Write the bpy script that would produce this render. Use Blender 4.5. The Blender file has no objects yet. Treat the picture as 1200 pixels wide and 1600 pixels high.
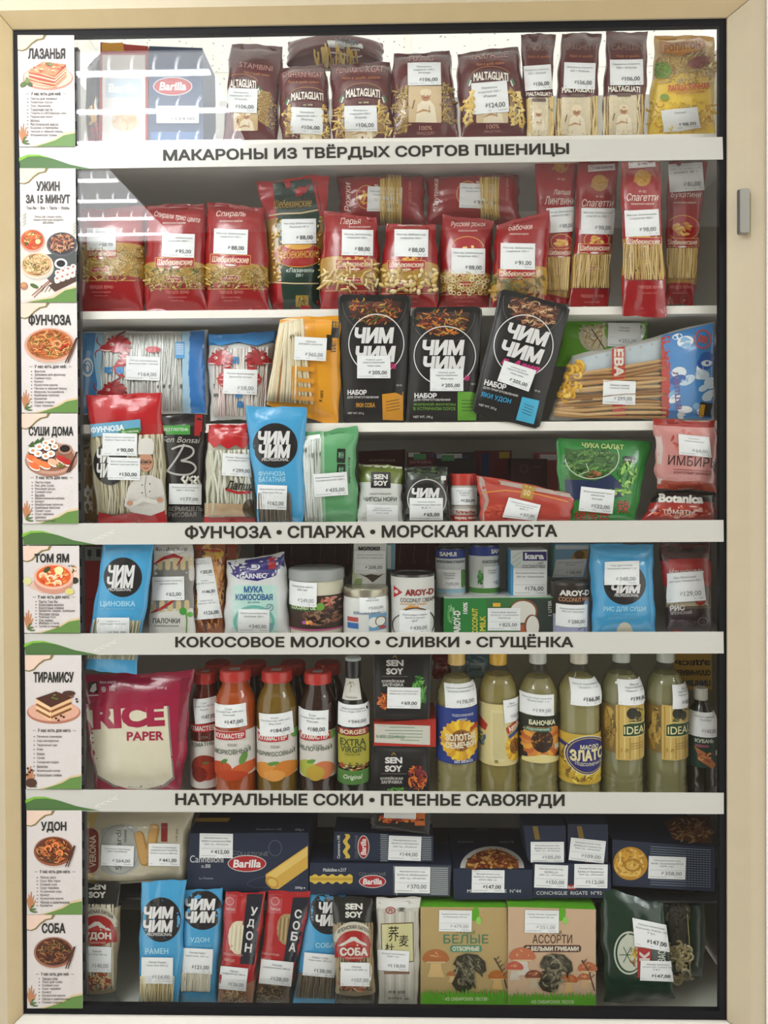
import bpy, math, random
import numpy as np
from mathutils import Matrix, Vector
from mathutils.geometry import delaunay_2d_cdt

# ------------------------------------------------------------------ camera, world, exposure
SC = bpy.context.scene
COL = SC.collection
FPX, PPX, PPY = 1155.0, 600.0, 752.0
CAM = np.array([0.0525, -1.3342, 0.0916])
YAW, PITCH, ROLL = 0.019159, -0.010538, 0.005124
DOOR_W, DOOR_H = 1.28, 1.7945


def rot3(y, p, r):
    cy, sy = math.cos(y), math.sin(y); cp, sp = math.cos(p), math.sin(p); cr, sr = math.cos(r), math.sin(r)
    return np.array([[cy, -sy, 0], [sy, cy, 0], [0, 0, 1]]) @ np.array([[1, 0, 0], [0, cp, -sp], [0, sp, cp]]) @ np.array([[cr, 0, sr], [0, 1, 0], [-sr, 0, cr]])


RM = rot3(YAW, PITCH, ROLL)
cd = bpy.data.cameras.new('camera')
cam = bpy.data.objects.new('camera', cd); COL.objects.link(cam)
cam.location = CAM
cam.rotation_euler = Matrix(np.stack([RM[:, 0], RM[:, 2], -RM[:, 1]], 1).tolist()).to_euler()
cd.sensor_fit = 'VERTICAL'; cd.sensor_height = 36.0; cd.lens = 36.0 * FPX / 1600.0
cd.shift_y = -(800 - PPY) / 1600.0
cd.clip_start = 0.05
SC.camera = cam

world = bpy.data.worlds.new('shop_light'); SC.world = world; world.use_nodes = True
wb = world.node_tree.nodes['Background']
wb.inputs[0].default_value = (1.0, 0.965, 0.91, 1); wb.inputs[1].default_value = 1.36
SC.view_settings.view_transform = 'Standard'; SC.view_settings.look = 'None'
SC.view_settings.exposure = 0.19; SC.view_settings.gamma = 1.0
SC.view_settings.use_curve_mapping = False
LAMP_Z = CAM[2] + 1.02
CEIL_Z = CAM[2] + 1.62
LAMP_GLOW, TUBE_GLOW = 7.2, 40.0


def ray(px, py):
    px = np.asarray(px, float); py = np.asarray(py, float)
    L = np.stack([(px - PPX) / FPX, np.ones_like(px), -(py - PPY) / FPX], -1)
    return L @ RM.T


def P(px, py, d):
    r = ray(px, py)
    return CAM + r * ((d - CAM[1]) / r[..., 1])[..., None]


def project(X):
    L = (np.asarray(X) - CAM) @ RM
    return np.stack([PPX + FPX * L[..., 0] / L[..., 1], PPY - FPX * L[..., 2] / L[..., 1]], -1)


# ------------------------------------------------------------------ materials
def lin(h):
    h = h.lstrip('#')
    if len(h) == 3: h = ''.join(c * 2 for c in h)
    o = []
    for i in (0, 2, 4):
        c = int(h[i:i + 2], 16) / 255
        o.append(c / 12.92 if c <= .04045 else ((c + .055) / 1.055) ** 2.4)
    return (min(o[0], .86), min(o[1], .86), min(o[2], .86), 1)


MATS = {}


def mat(kind, col='#ffffff'):
    k = (kind, col)
    if k in MATS: return MATS[k]
    m = bpy.data.materials.new(kind + '_' + col.lstrip('#')); m.use_nodes = True
    nt = m.node_tree; N = nt.nodes; L = nt.links; b = N['Principled BSDF']
    c = lin(col) if kind != 'glow' else (1, 1, 1, 1)
    if kind in ('film', 'pouch', 'juice'): c = tuple(x ** 1.14 for x in c[:3]) + (1,)   # pigment under a glossy clear layer
    b.inputs['Base Color'].default_value = c
    rough, coat, bump, scale, var = {'sign': (.4, .55, .02, 200, .02), 'film': (.24, .5, .34, 50, .06), 'pouch': (.42, .12, .08, 60, .05), 'paper': (.75, 0, .05, 300, .03), 'card': (.5, .1, .05, 200, .04),
                                     'ink': (.45, .1, 0, 1, 0), 'foodprint': (.5, .1, 0, 1, 0), 'pasta': (.5, 0, .15, 500, .12), 'paint': (.38, .15, .03, 30, .05), 'rubber': (.6, 0, .1, 200, .1),
                                     'metal': (.3, 0, .02, 90, .05), 'lid': (.3, .3, .03, 60, .04), 'juice': (.12, .6, 0, 20, .1), 'wall': (.8, 0, .06, 60, .04), 'tag': (.6, 0, .04, 120, .02)}.get(kind, (.5, 0, 0, 1, 0))
    b.inputs['Roughness'].default_value = rough
    if kind in ('rubber', 'ink', 'card', 'paper', 'tag', 'foodprint'): b.inputs['Specular IOR Level'].default_value = .22
    b.inputs['Coat Weight'].default_value = coat; b.inputs['Coat Roughness'].default_value = .12
    if kind == 'metal': b.inputs['Metallic'].default_value = .85
    if kind in ('clear', 'glass', 'oil', 'pet'):
        N.remove(b); out = N['Material Output']
        tr = N.new('ShaderNodeBsdfTransparent'); gl = N.new('ShaderNodeBsdfGlossy'); mx = N.new('ShaderNodeMixShader')
        tr.inputs[0].default_value = {'glass': (.975, .985, .98, 1), 'clear': (.97, .97, .965, 1), 'pet': (.97, .97, .93, 1)}.get(kind, c)
        gl.inputs[1].default_value = {'glass': 0.0, 'clear': .12, 'oil': .06, 'pet': .06}[kind]
        # Schlick's reflectance, the same from both sides of a thin pane or film
        f0 = {'glass': .026, 'clear': .045, 'oil': .035, 'pet': .04}[kind]
        fr = N.new('ShaderNodeMapRange'); lw = N.new('ShaderNodeLayerWeight'); lw.inputs[0].default_value = .5
        pw = N.new('ShaderNodeMath'); pw.operation = 'POWER'; pw.inputs[1].default_value = 5.0
        L.new(lw.outputs['Facing'], pw.inputs[0]); L.new(pw.outputs[0], fr.inputs['Value']); fr.inputs['To Min'].default_value = f0; fr.inputs['To Max'].default_value = .6
        if kind == 'clear':
            nz = N.new('ShaderNodeTexNoise'); nz.inputs['Scale'].default_value = 45; nz.inputs['Detail'].default_value = 4
            bp = N.new('ShaderNodeBump'); bp.inputs['Strength'].default_value = .28; bp.inputs['Distance'].default_value = .004
            L.new(nz.outputs[0], bp.inputs['Height']); L.new(bp.outputs[0], gl.inputs['Normal']); L.new(bp.outputs[0], lw.inputs['Normal'])
        L.new(fr.outputs[0], mx.inputs[0]); L.new(mx.outputs[0], out.inputs[0])
        L.new(gl.outputs[0], mx.inputs[2])
        if kind == 'oil':
            df = N.new('ShaderNodeBsdfDiffuse'); df.inputs[0].default_value = c; m2 = N.new('ShaderNodeMixShader'); m2.inputs[0].default_value = .28
            L.new(tr.outputs[0], m2.inputs[1]); L.new(df.outputs[0], m2.inputs[2]); L.new(m2.outputs[0], mx.inputs[1])
        else:
            L.new(tr.outputs[0], mx.inputs[1])
    elif kind == 'glow':
        N.remove(b); e = N.new('ShaderNodeEmission'); e.inputs[0].default_value = (.97, .985, 1, 1)
        e.inputs[1].default_value = float(col); L.new(e.outputs[0], N['Material Output'].inputs[0])
    elif bump or var:
        tc = N.new('ShaderNodeTexCoord'); nz = N.new('ShaderNodeTexNoise'); nz.inputs['Scale'].default_value = scale; nz.inputs['Detail'].default_value = 3
        L.new(tc.outputs['Object'], nz.inputs['Vector'])
        if bump:
            bp = N.new('ShaderNodeBump'); bp.inputs['Strength'].default_value = bump; bp.inputs['Distance'].default_value = .003
            L.new(nz.outputs[0], bp.inputs['Height']); L.new(bp.outputs[0], b.inputs['Normal'])
            if kind == 'film': L.new(bp.outputs[0], b.inputs['Coat Normal'])
        if var:
            hs = N.new('ShaderNodeHueSaturation'); hs.inputs['Color'].default_value = c
            mr = N.new('ShaderNodeMapRange'); mr.inputs['To Min'].default_value = 1 - var; mr.inputs['To Max'].default_value = 1 + var
            L.new(nz.outputs[0], mr.inputs['Value']); L.new(mr.outputs[0], hs.inputs['Value']); L.new(hs.outputs[0], b.inputs['Base Color'])
    MATS[k] = m
    return m


# ------------------------------------------------------------------ lettering
_fc = bpy.data.curves.new('lettering', 'FONT'); _fc.resolution_u = 3
_fo = bpy.data.objects.new('lettering', _fc); COL.objects.link(_fo)
GL = {}


def _contours(body):
    _fc.body = body
    bpy.context.view_layer.update()
    c = _fo.to_curve(bpy.context.evaluated_depsgraph_get())
    out = []
    for sp in c.splines:
        pts = []
        if sp.type == 'BEZIER':
            bp = sp.bezier_points; n = len(bp)
            for i in range(n):
                a, b = bp[i], bp[(i + 1) % n]
                p0, p1, p2, p3 = [np.array(v[:2]) for v in (a.co, a.handle_right, b.handle_left, b.co)]
                chord = np.linalg.norm(p3 - p0)
                bend = abs(np.cross(p1 - p0, p3 - p0)) + abs(np.cross(p2 - p0, p3 - p0))
                k = 1 if bend < 1e-5 else 3
                for j in range(k):
                    t = j / k
                    pts.append((1 - t) ** 3 * p0 + 3 * t * (1 - t) ** 2 * p1 + 3 * t * t * (1 - t) * p2 + t ** 3 * p3)
        else:
            pts = [np.array(p.co[:2]) for p in sp.points]
        q = [p for i, p in enumerate(pts) if np.linalg.norm(p - pts[i - 1]) > 1e-4]
        if len(q) >= 3: out.append(np.array(q))
    _fo.to_curve_clear()
    return out


_HH = _contours('HH'); _NH = len(_HH) // 2; _HX = max(c[:, 0].max() for c in _HH)


def glyph(ch, bold):
    k = (ch, bold)
    if k in GL: return GL[k]
    cs = _contours('H' + ch + 'H')
    adv = max(c[:, 0].max() for c in cs) - _HX
    cs = cs[_NH:len(cs) - _NH]
    hx = _HX / 2 + .03
    h0 = _contours_offset
    V, E = [], []
    fixed = []
    area = sum(((c[:, 0] * np.roll(c[:, 1], -1) - np.roll(c[:, 0], -1) * c[:, 1]).sum() / 2) for c in cs) if cs else 0
    sgn = 1 if area >= 0 else -1
    for c in cs:
        c = c - np.array([h0, 0])
        if bold:
            e = np.roll(c, -1, 0) - c; e /= np.linalg.norm(e, axis=1)[:, None]
            nrm = np.stack([e[:, 1], -e[:, 0]], 1) * sgn
            pn = np.roll(nrm, 1, 0); mm = nrm + pn
            mm /= np.maximum((mm * nrm).sum(1), .45)[:, None]
            c = c + mm * bold
        i0 = len(V); V += [tuple(p) for p in c]; n = len(c)
        E += [(i0 + i, i0 + (i + 1) % n) for i in range(n)]
        fixed.append(c)
    if not V:
        GL[k] = (np.zeros((0, 2)), np.zeros((0, 3), int), adv); return GL[k]
    r = delaunay_2d_cdt([Vector(v) for v in V], E, [], 0, 1e-5)
    vv = np.array([v[:] for v in r[0]]); ff = np.array([f[:] for f in r[2]])
    cen = vv[ff].mean(1); w = np.zeros(len(cen))
    for c in fixed:
        a = c; b = np.roll(c, -1, 0)
        for (x0, y0), (x1, y1) in zip(a, b):
            if y0 == y1: continue
            up = (y0 <= cen[:, 1]) & (y1 > cen[:, 1]); dn = (y1 <= cen[:, 1]) & (y0 > cen[:, 1])
            xc = x0 + (cen[:, 1] - y0) / (y1 - y0) * (x1 - x0)
            w += np.where(up & (xc > cen[:, 0]), 1, 0) - np.where(dn & (xc > cen[:, 0]), 1, 0)
    ff = ff[w != 0]
    GL[k] = (vv, ff, adv)
    return GL[k]


_cx = _contours('HIH'); _contours_offset = _contours('HH')[_NH:]
_contours_offset = min(c[:, 0].min() for c in _contours_offset) - min(c[:, 0].min() for c in _HH[:_NH])   # advance of H


def layout(s, bold=.012, space=0.0):
    V, F, x, n = [], [], 0.0, 0
    for ch in s:
        v, f, a = glyph(ch, bold)
        if len(v): V.append(v + np.array([x, 0])); F.append(f + n); n += len(v)
        x += a + space
    return np.concatenate(V), np.concatenate(F)


# ------------------------------------------------------------------ mesh helpers
class Part:
    def __init__(s, name, label=None):
        s.name = name; s.V = []; s.F = []; s.M = []; s.mats = []; s.n = 0; s.label = label; s.kind = None; s.parent = None; s.sharp = None

    def add(s, V, F, m):
        V = np.asarray(V, float)
        if m not in s.mats: s.mats.append(m)
        mi = s.mats.index(m)
        s.V.append(V)
        for f in F: s.F.append([int(i) + s.n for i in f]); s.M.append(mi)
        s.n += len(V)

    def build(s, parent, origin, kindtag=None):
        me = bpy.data.meshes.new(s.name)
        V = np.concatenate(s.V) - origin
        me.from_pydata(V.tolist(), [], s.F)
        for m in s.mats: me.materials.append(m)
        me.polygons.foreach_set('material_index', s.M)
        me.polygons.foreach_set('use_smooth', [True] * len(s.F))
        if s.sharp: me.set_sharp_from_angle(angle=s.sharp)
        me.update()
        o = bpy.data.objects.new(s.name, me); COL.objects.link(o); o.parent = parent
        if s.label: o['label'] = s.label
        if s.kind: o['kind'] = s.kind
        return o


def split_tris(V, F, L):
    V = [tuple(v) for v in V]; cache = {}; out = []; stack = [tuple(f) for f in F]
    while stack:
        a, b, c = stack.pop()
        ds = [((V[i][0] - V[j][0]) ** 2 + (V[i][1] - V[j][1]) ** 2, i, j) for i, j in ((a, b), (b, c), (c, a))]
        dm, i, j = max(ds)
        if dm <= L * L: out.append((a, b, c)); continue
        k = (min(i, j), max(i, j))
        if k not in cache: cache[k] = len(V); V.append(((V[i][0] + V[j][0]) / 2, (V[i][1] + V[j][1]) / 2))
        m = cache[k]; o = ({a, b, c} - {i, j}).pop()
        if (i, j) in ((a, b), (b, c), (c, a)): stack += [(i, m, o), (m, j, o)]
        else: stack += [(j, m, o), (m, i, o)]
    return np.array(V), out


def tri_poly(pts):
    n = len(pts)
    r = delaunay_2d_cdt([Vector(p) for p in pts], [], [list(range(n))], 1, 1e-4)
    F = []
    for f in r[2]:
        for i in range(1, len(f) - 1): F.append((f[0], f[i], f[i + 1]))
    return np.array([v[:] for v in r[0]]), F


def homography(q):
    """unit square (0,0),(1,0),(1,1),(0,1) -> q"""
    A, B = [], []
    for (u, v), (x, y) in zip(((0, 0), (1, 0), (1, 1), (0, 1)), q):
        A.append([u, v, 1, 0, 0, 0, -u * x, -v * x]); B.append(x)
        A.append([0, 0, 0, u, v, 1, -u * y, -v * y]); B.append(y)
    return np.append(np.linalg.solve(np.array(A, float), np.array(B, float)), 1).reshape(3, 3)


def hmap(H, x, y):
    w = H[2, 0] * x + H[2, 1] * y + H[2, 2]
    return (H[0, 0] * x + H[0, 1] * y + H[0, 2]) / w, (H[1, 0] * x + H[1, 1] * y + H[1, 2]) / w


def rrect(cx, cy, w, h, r=0, rot=0, n=4):
    r = min(r, w / 2, h / 2); pts = []
    for sx, sy, a0 in ((1, 1, 0), (-1, 1, 90), (-1, -1, 180), (1, -1, 270)):
        for i in range(n + 1) if r > 0 else (0,):
            a = math.radians(a0 + 90 * i / n) if r > 0 else 0
            pts.append((sx * (w / 2 - r) + (r * math.cos(a) if r > 0 else 0), sy * (h / 2 - r) + (r * math.sin(a) if r > 0 else 0)))
    c, s = math.cos(math.radians(rot)), math.sin(math.radians(rot))
    return [(cx + x * c - y * s, cy + x * s + y * c) for x, y in pts]


def inside(poly, x, y):
    r = False; n = len(poly)
    for i in range(n):
        x0, y0 = poly[i]; x1, y1 = poly[i - 1]
        if (y0 > y) != (y1 > y) and x < (x1 - x0) * (y - y0) / (y1 - y0) + x0: r = not r
    return r


def tube_mesh(path, rad, seg=6, cap=True):
    """path: (n,3) array, rad scalar or list"""
    path = np.asarray(path, float); n = len(path); V = []; F = []
    rad = [rad] * n if np.isscalar(rad) else rad
    up = np.array([0.0, 0.0, 1.0])
    for i in range(n):
        t = path[min(i + 1, n - 1)] - path[max(i - 1, 0)]; t /= np.linalg.norm(t) + 1e-12
        a = np.cross(t, up)
        if np.linalg.norm(a) < 1e-3: a = np.cross(t, np.array([1.0, 0, 0]))
        a /= np.linalg.norm(a); b = np.cross(a, t)
        for k in range(seg):
            an = 2 * math.pi * k / seg
            V.append(path[i] + rad[i] * (math.cos(an) * a + math.sin(an) * b))
    for i in range(n - 1):
        for k in range(seg):
            F.append((i * seg + k, i * seg + (k + 1) % seg, (i + 1) * seg + (k + 1) % seg, (i + 1) * seg + k))
    if cap: F.append(tuple(range(seg))[::-1]); F.append(tuple((n - 1) * seg + k for k in range(seg)))
    return np.array(V), F


def piece(kind, s, rng):
    """one pasta shape, size s (x right, y up, z towards the viewer)"""
    if kind == 'penne':
        return tube_mesh([(-s, 0, 0), (-s * .3, 0, s * .05), (s * .3, 0, s * .05), (s, 0, 0)], s * .27, 7)
    if kind == 'elbow':
        a = np.linspace(-.5, math.pi + .5, 7)
        return tube_mesh(np.stack([np.cos(a) * s * .5, np.sin(a) * s * .5, 0 * a], 1), s * .27, 7)
    if kind == 'ring':
        a = np.linspace(0, 2 * math.pi, 9)
        return tube_mesh(np.stack([np.cos(a) * s * .5, np.sin(a) * s * .5, 0 * a], 1), s * .2, 5, False)
    if kind == 'grain':
        return tube_mesh([(-s * .5, 0, 0), (0, 0, s * .1), (s * .5, 0, 0)], [s * .2, s * .35, s * .2], 5)
    if kind == 'shell':
        V, F = [], []; nu, nv = 9, 5
        for i in range(nv + 1):
            ph = math.pi * i / nv
            for j in range(nu):
                th = math.pi * j / (nu - 1)
                r = s * .6 * math.sin(ph) * (1 + .08 * math.cos(j * math.pi))
                V.append((-s * .8 * math.cos(ph), r * math.cos(th) * .8, r * math.sin(th) * .6))
        for i in range(nv):
            for j in range(nu - 1): F.append((i * nu + j, i * nu + j + 1, (i + 1) * nu + j + 1, (i + 1) * nu + j))
        return np.array(V), F
    if kind == 'bow':
        V = [(-s, -s * .6, 0), (-s, s * .6, 0), (0, s * .2, s * .25), (0, -s * .2, s * .25), (s, s * .6, 0), (s, -s * .6, 0), (0, 0, s * .4), (-s, 0, s * .2), (s, 0, s * .2)]
        return np.array(V), [(0, 3, 6, 7), (7, 6, 2, 1), (3, 5, 8, 6), (6, 8, 4, 2)]
    if kind == 'fusilli':
        V, F = [], []; n = 13
        for i in range(n):
            t = i / (n - 1); a = t * 3.2 * math.pi
            for sg in (1, -1): V.append(((t - .5) * 2.2 * s, sg * s * .36 * math.cos(a), sg * s * .36 * math.sin(a)))
        for i in range(n - 1): F.append((2 * i, 2 * i + 1, 2 * i + 3, 2 * i + 2))
        return np.array(V), F
    if kind == 'curl':
        a = np.linspace(0, rng.uniform(2, 4.5), 8)
        return tube_mesh(np.stack([np.cos(a) * s * .7, np.sin(a) * s * .5, a * 0], 1), s * .16, 4)
    raise KeyError(kind)


# ------------------------------------------------------------------ things
def new_root(name, label, cat, group, loc):
    o = bpy.data.objects.new(name, None); COL.objects.link(o); o.location = loc
    o.empty_display_size = .02
    if label: o['label'] = label; o['category'] = cat
    if group: o['group'] = group
    return o


LIFT = .00022


class Thing:
    smax = 9.0

    def __init__(s, name, label, cat, group=None):
        s.name, s.label, s.cat, s.group = name, label, cat, group
        s.parts = {}; s.order = []; s.main = None; s.ink = 'ink'; s.rng = random.Random(hash_of(label)); s.n_tags = 0

    def part(s, name, key=None, label=None):
        key = key or name
        if key not in s.parts: s.parts[key] = Part(name, label); s.order.append(key)
        return s.parts[key]

    def _flat(s, V, F, m, layer, part=None, fine=None):
        s.cnt = getattr(s, 'cnt', 0) + 1; layer = layer + min(s.cnt, 160) * .008
        V, F = split_tris(V, F, fine or s.smax)
        W = s.pt(V[:, 0], V[:, 1], layer * LIFT)
        # faces towards the viewer
        F = np.array(F)
        a, b, c = V[F[:, 0]], V[F[:, 1]], V[F[:, 2]]
        cr = (b[:, 0] - a[:, 0]) * (c[:, 1] - a[:, 1]) - (b[:, 1] - a[:, 1]) * (c[:, 0] - a[:, 0])
        F[cr > 0] = F[cr > 0][:, ::-1]
        (part or s.main).add(W, F, m)

    def poly(s, pts, col, layer=1, kind=None, part=None, fine=None):
        V, F = tri_poly(pts)
        if len(F): s._flat(V, F, col if not isinstance(col, str) else mat(kind or s.ink, col), layer, part, fine)
        return s

    def rect(s, x0, y0, x1, y1, col, layer=1, **k):
        return s.poly([(x0, y0), (x1, y0), (x1, y1), (x0, y1)], col, layer, **k)

    def rr(s, cx, cy, w, h, col, r=3, rot=0, layer=1, **k):
        return s.poly(rrect(cx, cy, w, h, r, rot), col, layer, **k)

    def ell(s, cx, cy, rx, ry, col, layer=1, rot=0, n=28, a0=0, a1=360, **k):
        c, q = math.cos(math.radians(rot)), math.sin(math.radians(rot)); pts = []
        full = a1 - a0 >= 360
        for i in range(n if full else n + 1):
            a = math.radians(a0 + (a1 - a0) * i / n); x, y = rx * math.cos(a), -ry * math.sin(a)
            pts.append((cx + x * c - y * q, cy + x * q + y * c))
        return s.poly(pts, col, layer, **k)

    def ring(s, cx, cy, rx, ry, w, col, layer=1, n=40, rot=0, a0=0, a1=360, part=None):
        V = []; F = []; c, q = math.cos(math.radians(rot)), math.sin(math.radians(rot))
        for i in range(n + 1):
            a = math.radians(a0 + (a1 - a0) * i / n)
            for r in (-w / 2, w / 2):
                x, y = (rx + r) * math.cos(a), -(ry + r) * math.sin(a); V.append((cx + x * c - y * q, cy + x * q + y * c))
        for i in range(n): F += [(2 * i, 2 * i + 1, 2 * i + 3), (2 * i, 2 * i + 3, 2 * i + 2)]
        s._flat(np.array(V), F, mat(s.ink, col), layer, part); return s

    def line(s, pts, w, col, layer=2, part=None, taper=False, smooth=0):
        p = np.array(pts, float)
        for _ in range(smooth):
            a, b = p[:-1] * .75 + p[1:] * .25, p[:-1] * .25 + p[1:] * .75; p = np.concatenate([p[:1], np.stack([a, b], 1).reshape(-1, 2), p[-1:]])
        n = len(p); V = []; F = []
        for i in range(n):
            t = p[min(i + 1, n - 1)] - p[max(i - 1, 0)]; t /= np.linalg.norm(t) + 1e-9
            ww = w * (math.sin(math.pi * (i + .35) / (n - .3)) if taper else 1)
            o = np.array([-t[1], t[0]]) * ww / 2; V += [p[i] - o, p[i] + o]
        for i in range(n - 1): F += [(2 * i, 2 * i + 1, 2 * i + 3), (2 * i, 2 * i + 3, 2 * i + 2)]
        s._flat(np.array(V), F, mat(s.ink, col), layer, part); return s

    def text(s, txt, cx, cy, w, h, col, rot=0, bold=.012, sh=0, layer=3, arc=0, part=None, space=0, flip=False):
        if ord(txt[0]) > 0x2e00: bold = .004
        V, F = layout(txt, bold, space)
        V = V.copy(); V[:, 0] += sh * V[:, 1]
        lo, hi = V.min(0), V.max(0); sp = np.maximum(hi - lo, 1e-3)
        V = (V - (lo + hi) / 2) / sp * np.array([w, h])
        y = -V[:, 1]; x = V[:, 0].copy()
        if flip: x = -x
        if arc: y = y + arc * ((2 * x / w) ** 2 - .33)
        c, q = math.cos(math.radians(rot)), math.sin(math.radians(rot))
        V2 = np.stack([cx + x * c - y * q, cy + x * q + y * c], 1)
        s._flat(V2, F, mat(s.ink, col), layer, part, fine=max(s.smax, 9)); return s

    def tag(s, x0, y0=None, x1=None, y1=None, price='', lines=('Макароны', 'изделия'), rot=0, ink='#5a5c60', quad=None, layer=8, pcol=None, paper='#e4e5e6'):
        """a printed white price sticker, stuck on the pack"""
        if quad is None:
            cx, cy = (x0 + x1) / 2, (y0 + y1) / 2
            quad = rrect(cx, cy, x1 - x0, y1 - y0, 0, rot)
            quad = [quad[2], quad[3], quad[0], quad[1]]
        H = homography(quad)
        g = lambda u, v: hmap(H, u, v)
        s.n_tags += 1
        pt = s.part('price_tag', 'price_tag%d' % s.n_tags)
        nx, ny = 6, 5
        V = np.array([g(i / nx, j / ny) for j in range(ny + 1) for i in range(nx + 1)])
        F = [];
        for j in range(ny):
            for i in range(nx):
                a = j * (nx + 1) + i; F.append((a, a + nx + 1, a + nx + 2, a + 1))
        W = s.pt(V[:, 0], V[:, 1], layer * LIFT)
        pt.add(W, F, mat('tag', paper))
        W2 = s.pt(V[:, 0], V[:, 1], layer * LIFT - .0003)
        pt.add(W2, [f[::-1] for f in F], mat('tag', paper))

        def put(txt, u0, v0, u1, v1, col, bold=.0, lay=1.2):
            VV, FF = layout(txt, bold); lo, hi = VV.min(0), VV.max(0); sp = np.maximum(hi - lo, 1e-3)
            t = (VV - lo) / sp
            x, y = g(u0 + (u1 - u0) * t[:, 0], v1 - (v1 - v0) * t[:, 1])
            pt.add(s.pt(x, y, (layer + lay) * LIFT), FF, mat('ink', col))

        def bar(u0, v0, u1, v1, col):
            q = np.array([g(u0, v0), g(u0, v1), g(u1, v1), g(u1, v0)])
            pt.add(s.pt(q[:, 0], q[:, 1], (layer + 1.2) * LIFT), [(0, 1, 2, 3)], mat('ink', col))
        lc = '#85888c'
        for k, tx in enumerate(lines[:3]):
            wd = min(.43, .021 * len(tx) + .05); v = .14 + .13 * k
            put(tx, .5 - wd, v, .5 + wd, v + .085, lc, .006)
        bar(.04, .6, .96, .613, '#b9bcc0'); bar(.04, .06, .96, .072, '#c9cccf'); bar(.04, .9, .5, .925, '#b4b7bb'); bar(.7, .9, .94, .925, '#b4b7bb')
        if price:
            wd = .075 * len(price); put('₽', .9 - wd - .1, .68, .9 - wd - .03, .8, pcol or ink, .01); put(price, .9 - wd, .665, .9, .855, pcol or ink, .018)
        return s

    def scatter(s, poly, kind, n, size, cols, lift=.001, name='pasta', jit=.3, z=1.0):
        pa = s.part(name); pa.kind = 'stuff'
        xs = [p[0] for p in poly]; ys = [p[1] for p in poly]; rng = s.rng; pts = []
        tries = 0
        best_of = 4
        while len(pts) < n and tries < n * 40:
            tries += 1
            c = []
            for _ in range(best_of):
                x, y = rng.uniform(min(xs), max(xs)), rng.uniform(min(ys), max(ys))
                if inside(poly, x, y): c.append((min([(x - a) ** 2 + (y - b) ** 2 for a, b in pts[-60:]] or [9e9]), x, y))
            if c: m = max(c); pts.append((m[1], m[2]))
        a = np.array(pts)
        p0 = s.pt(a[:, 0], a[:, 1], lift); ex = s.pt(a[:, 0] + 1, a[:, 1], lift) - p0; ey = s.pt(a[:, 0], a[:, 1] - 1, lift) - p0
        sc = np.linalg.norm(ex, axis=1); nz = np.cross(ex, ey); nz *= (sc / (np.linalg.norm(nz, axis=1) + 1e-12))[:, None]
        for i in range(len(pts)):
            V, F = piece(kind, size * rng.uniform(.85, 1.15), rng)
            an = rng.uniform(0, 2 * math.pi); ti = rng.uniform(-jit, jit)
            c, q = math.cos(an), math.sin(an); x, y, zz = V[:, 0], V[:, 1], V[:, 2] * z + V[:, 0] * ti
            x, y = x * c - y * q, x * q + y * c
            pa.add(p0[i] + x[:, None] * ex[i] + y[:, None] * ey[i] + zz[:, None] * nz[i], F, mat('pasta', rng.choice(cols)))
        return s

    def rods(s, quad, n, cols, r=1.3, wob=.6, name='noodles', lift=.0006, m='pasta', nl=15):
        """parallel rods from the top edge of the quad to its bottom edge"""
        pa = s.part(name); pa.kind = 'stuff'
        H = homography(quad); rng = s.rng
        for i in range(n):
            u = (i + .5) / n; v = np.linspace(0, 1, nl) ; uu = u + np.interp(v, [0, .35, .7, 1], [rng.uniform(-1, 1) for _ in range(4)]) * wob / n
            x, y = hmap(H, np.clip(uu, .01, .99), v)
            c = s.pt(x, y, lift); k = nl // 2; e = np.linalg.norm(s.pt(np.array([x[k] + 1]), np.array([y[k]]), lift) - c[k])
            c = s.pt(x, y, lift + r * e * rng.uniform(.2, 1))
            V, F = tube_mesh(c, r * e, 5); pa.add(V, F, mat(m, rng.choice(cols)))
        return s

    def food(s, cx, cy, rx, ry, cols, n=60, ln=9, wd=1.6, layer=2, rot=0, poly=None, dl=.02):
        """a printed picture of food: many short curved strokes"""
        rng = s.rng; c, q = math.cos(math.radians(rot)), math.sin(math.radians(rot))
        for i in range(n):
            a, r = rng.uniform(0, 6.283), math.sqrt(rng.random())
            x, y = rx * r * math.cos(a), ry * r * math.sin(a); x, y = cx + x * c - y * q, cy + x * q + y * c
            if poly and not inside(poly, x, y): continue
            h = rng.uniform(0, 6.283); k = rng.uniform(-.5, .5); pts = []
            for j in range(5):
                pts.append((x, y)); x += ln / 4 * math.cos(h); y += ln / 4 * math.sin(h) * ry / rx; h += k
                ddx, ddy = x - cx, y - cy
                if (ddx * c + ddy * q) ** 2 / rx ** 2 + (-ddx * q + ddy * c) ** 2 / ry ** 2 > 1.1: break
            if len(pts) >= 3: s.line(pts, wd * rng.uniform(.7, 1.3), rng.choice(cols), layer + i * dl, taper=True)
        return s

    def film(s, pts, lift=.0035):
        return s.poly(pts, mat('clear', '#fcfbf8'), lift / LIFT, part=s.part('window_film', 'film%d' % len(s.order)), fine=8)

    def done(s):
        pts = np.concatenate([np.concatenate(s.parts[k].V) for k in s.order])
        base = s.base()
        root = new_root(s.name, s.label, s.cat, s.group, base)
        built = {}
        for k in s.order:
            p = s.parts[k]; par = built.get(p.parent, root) if p.parent else root
            built[k] = p.build(par, base)
        s.root = root
        return root


def hash_of(t):
    h = 7
    for c in t: h = (h * 131 + ord(c)) % 1000003
    return h


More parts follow.
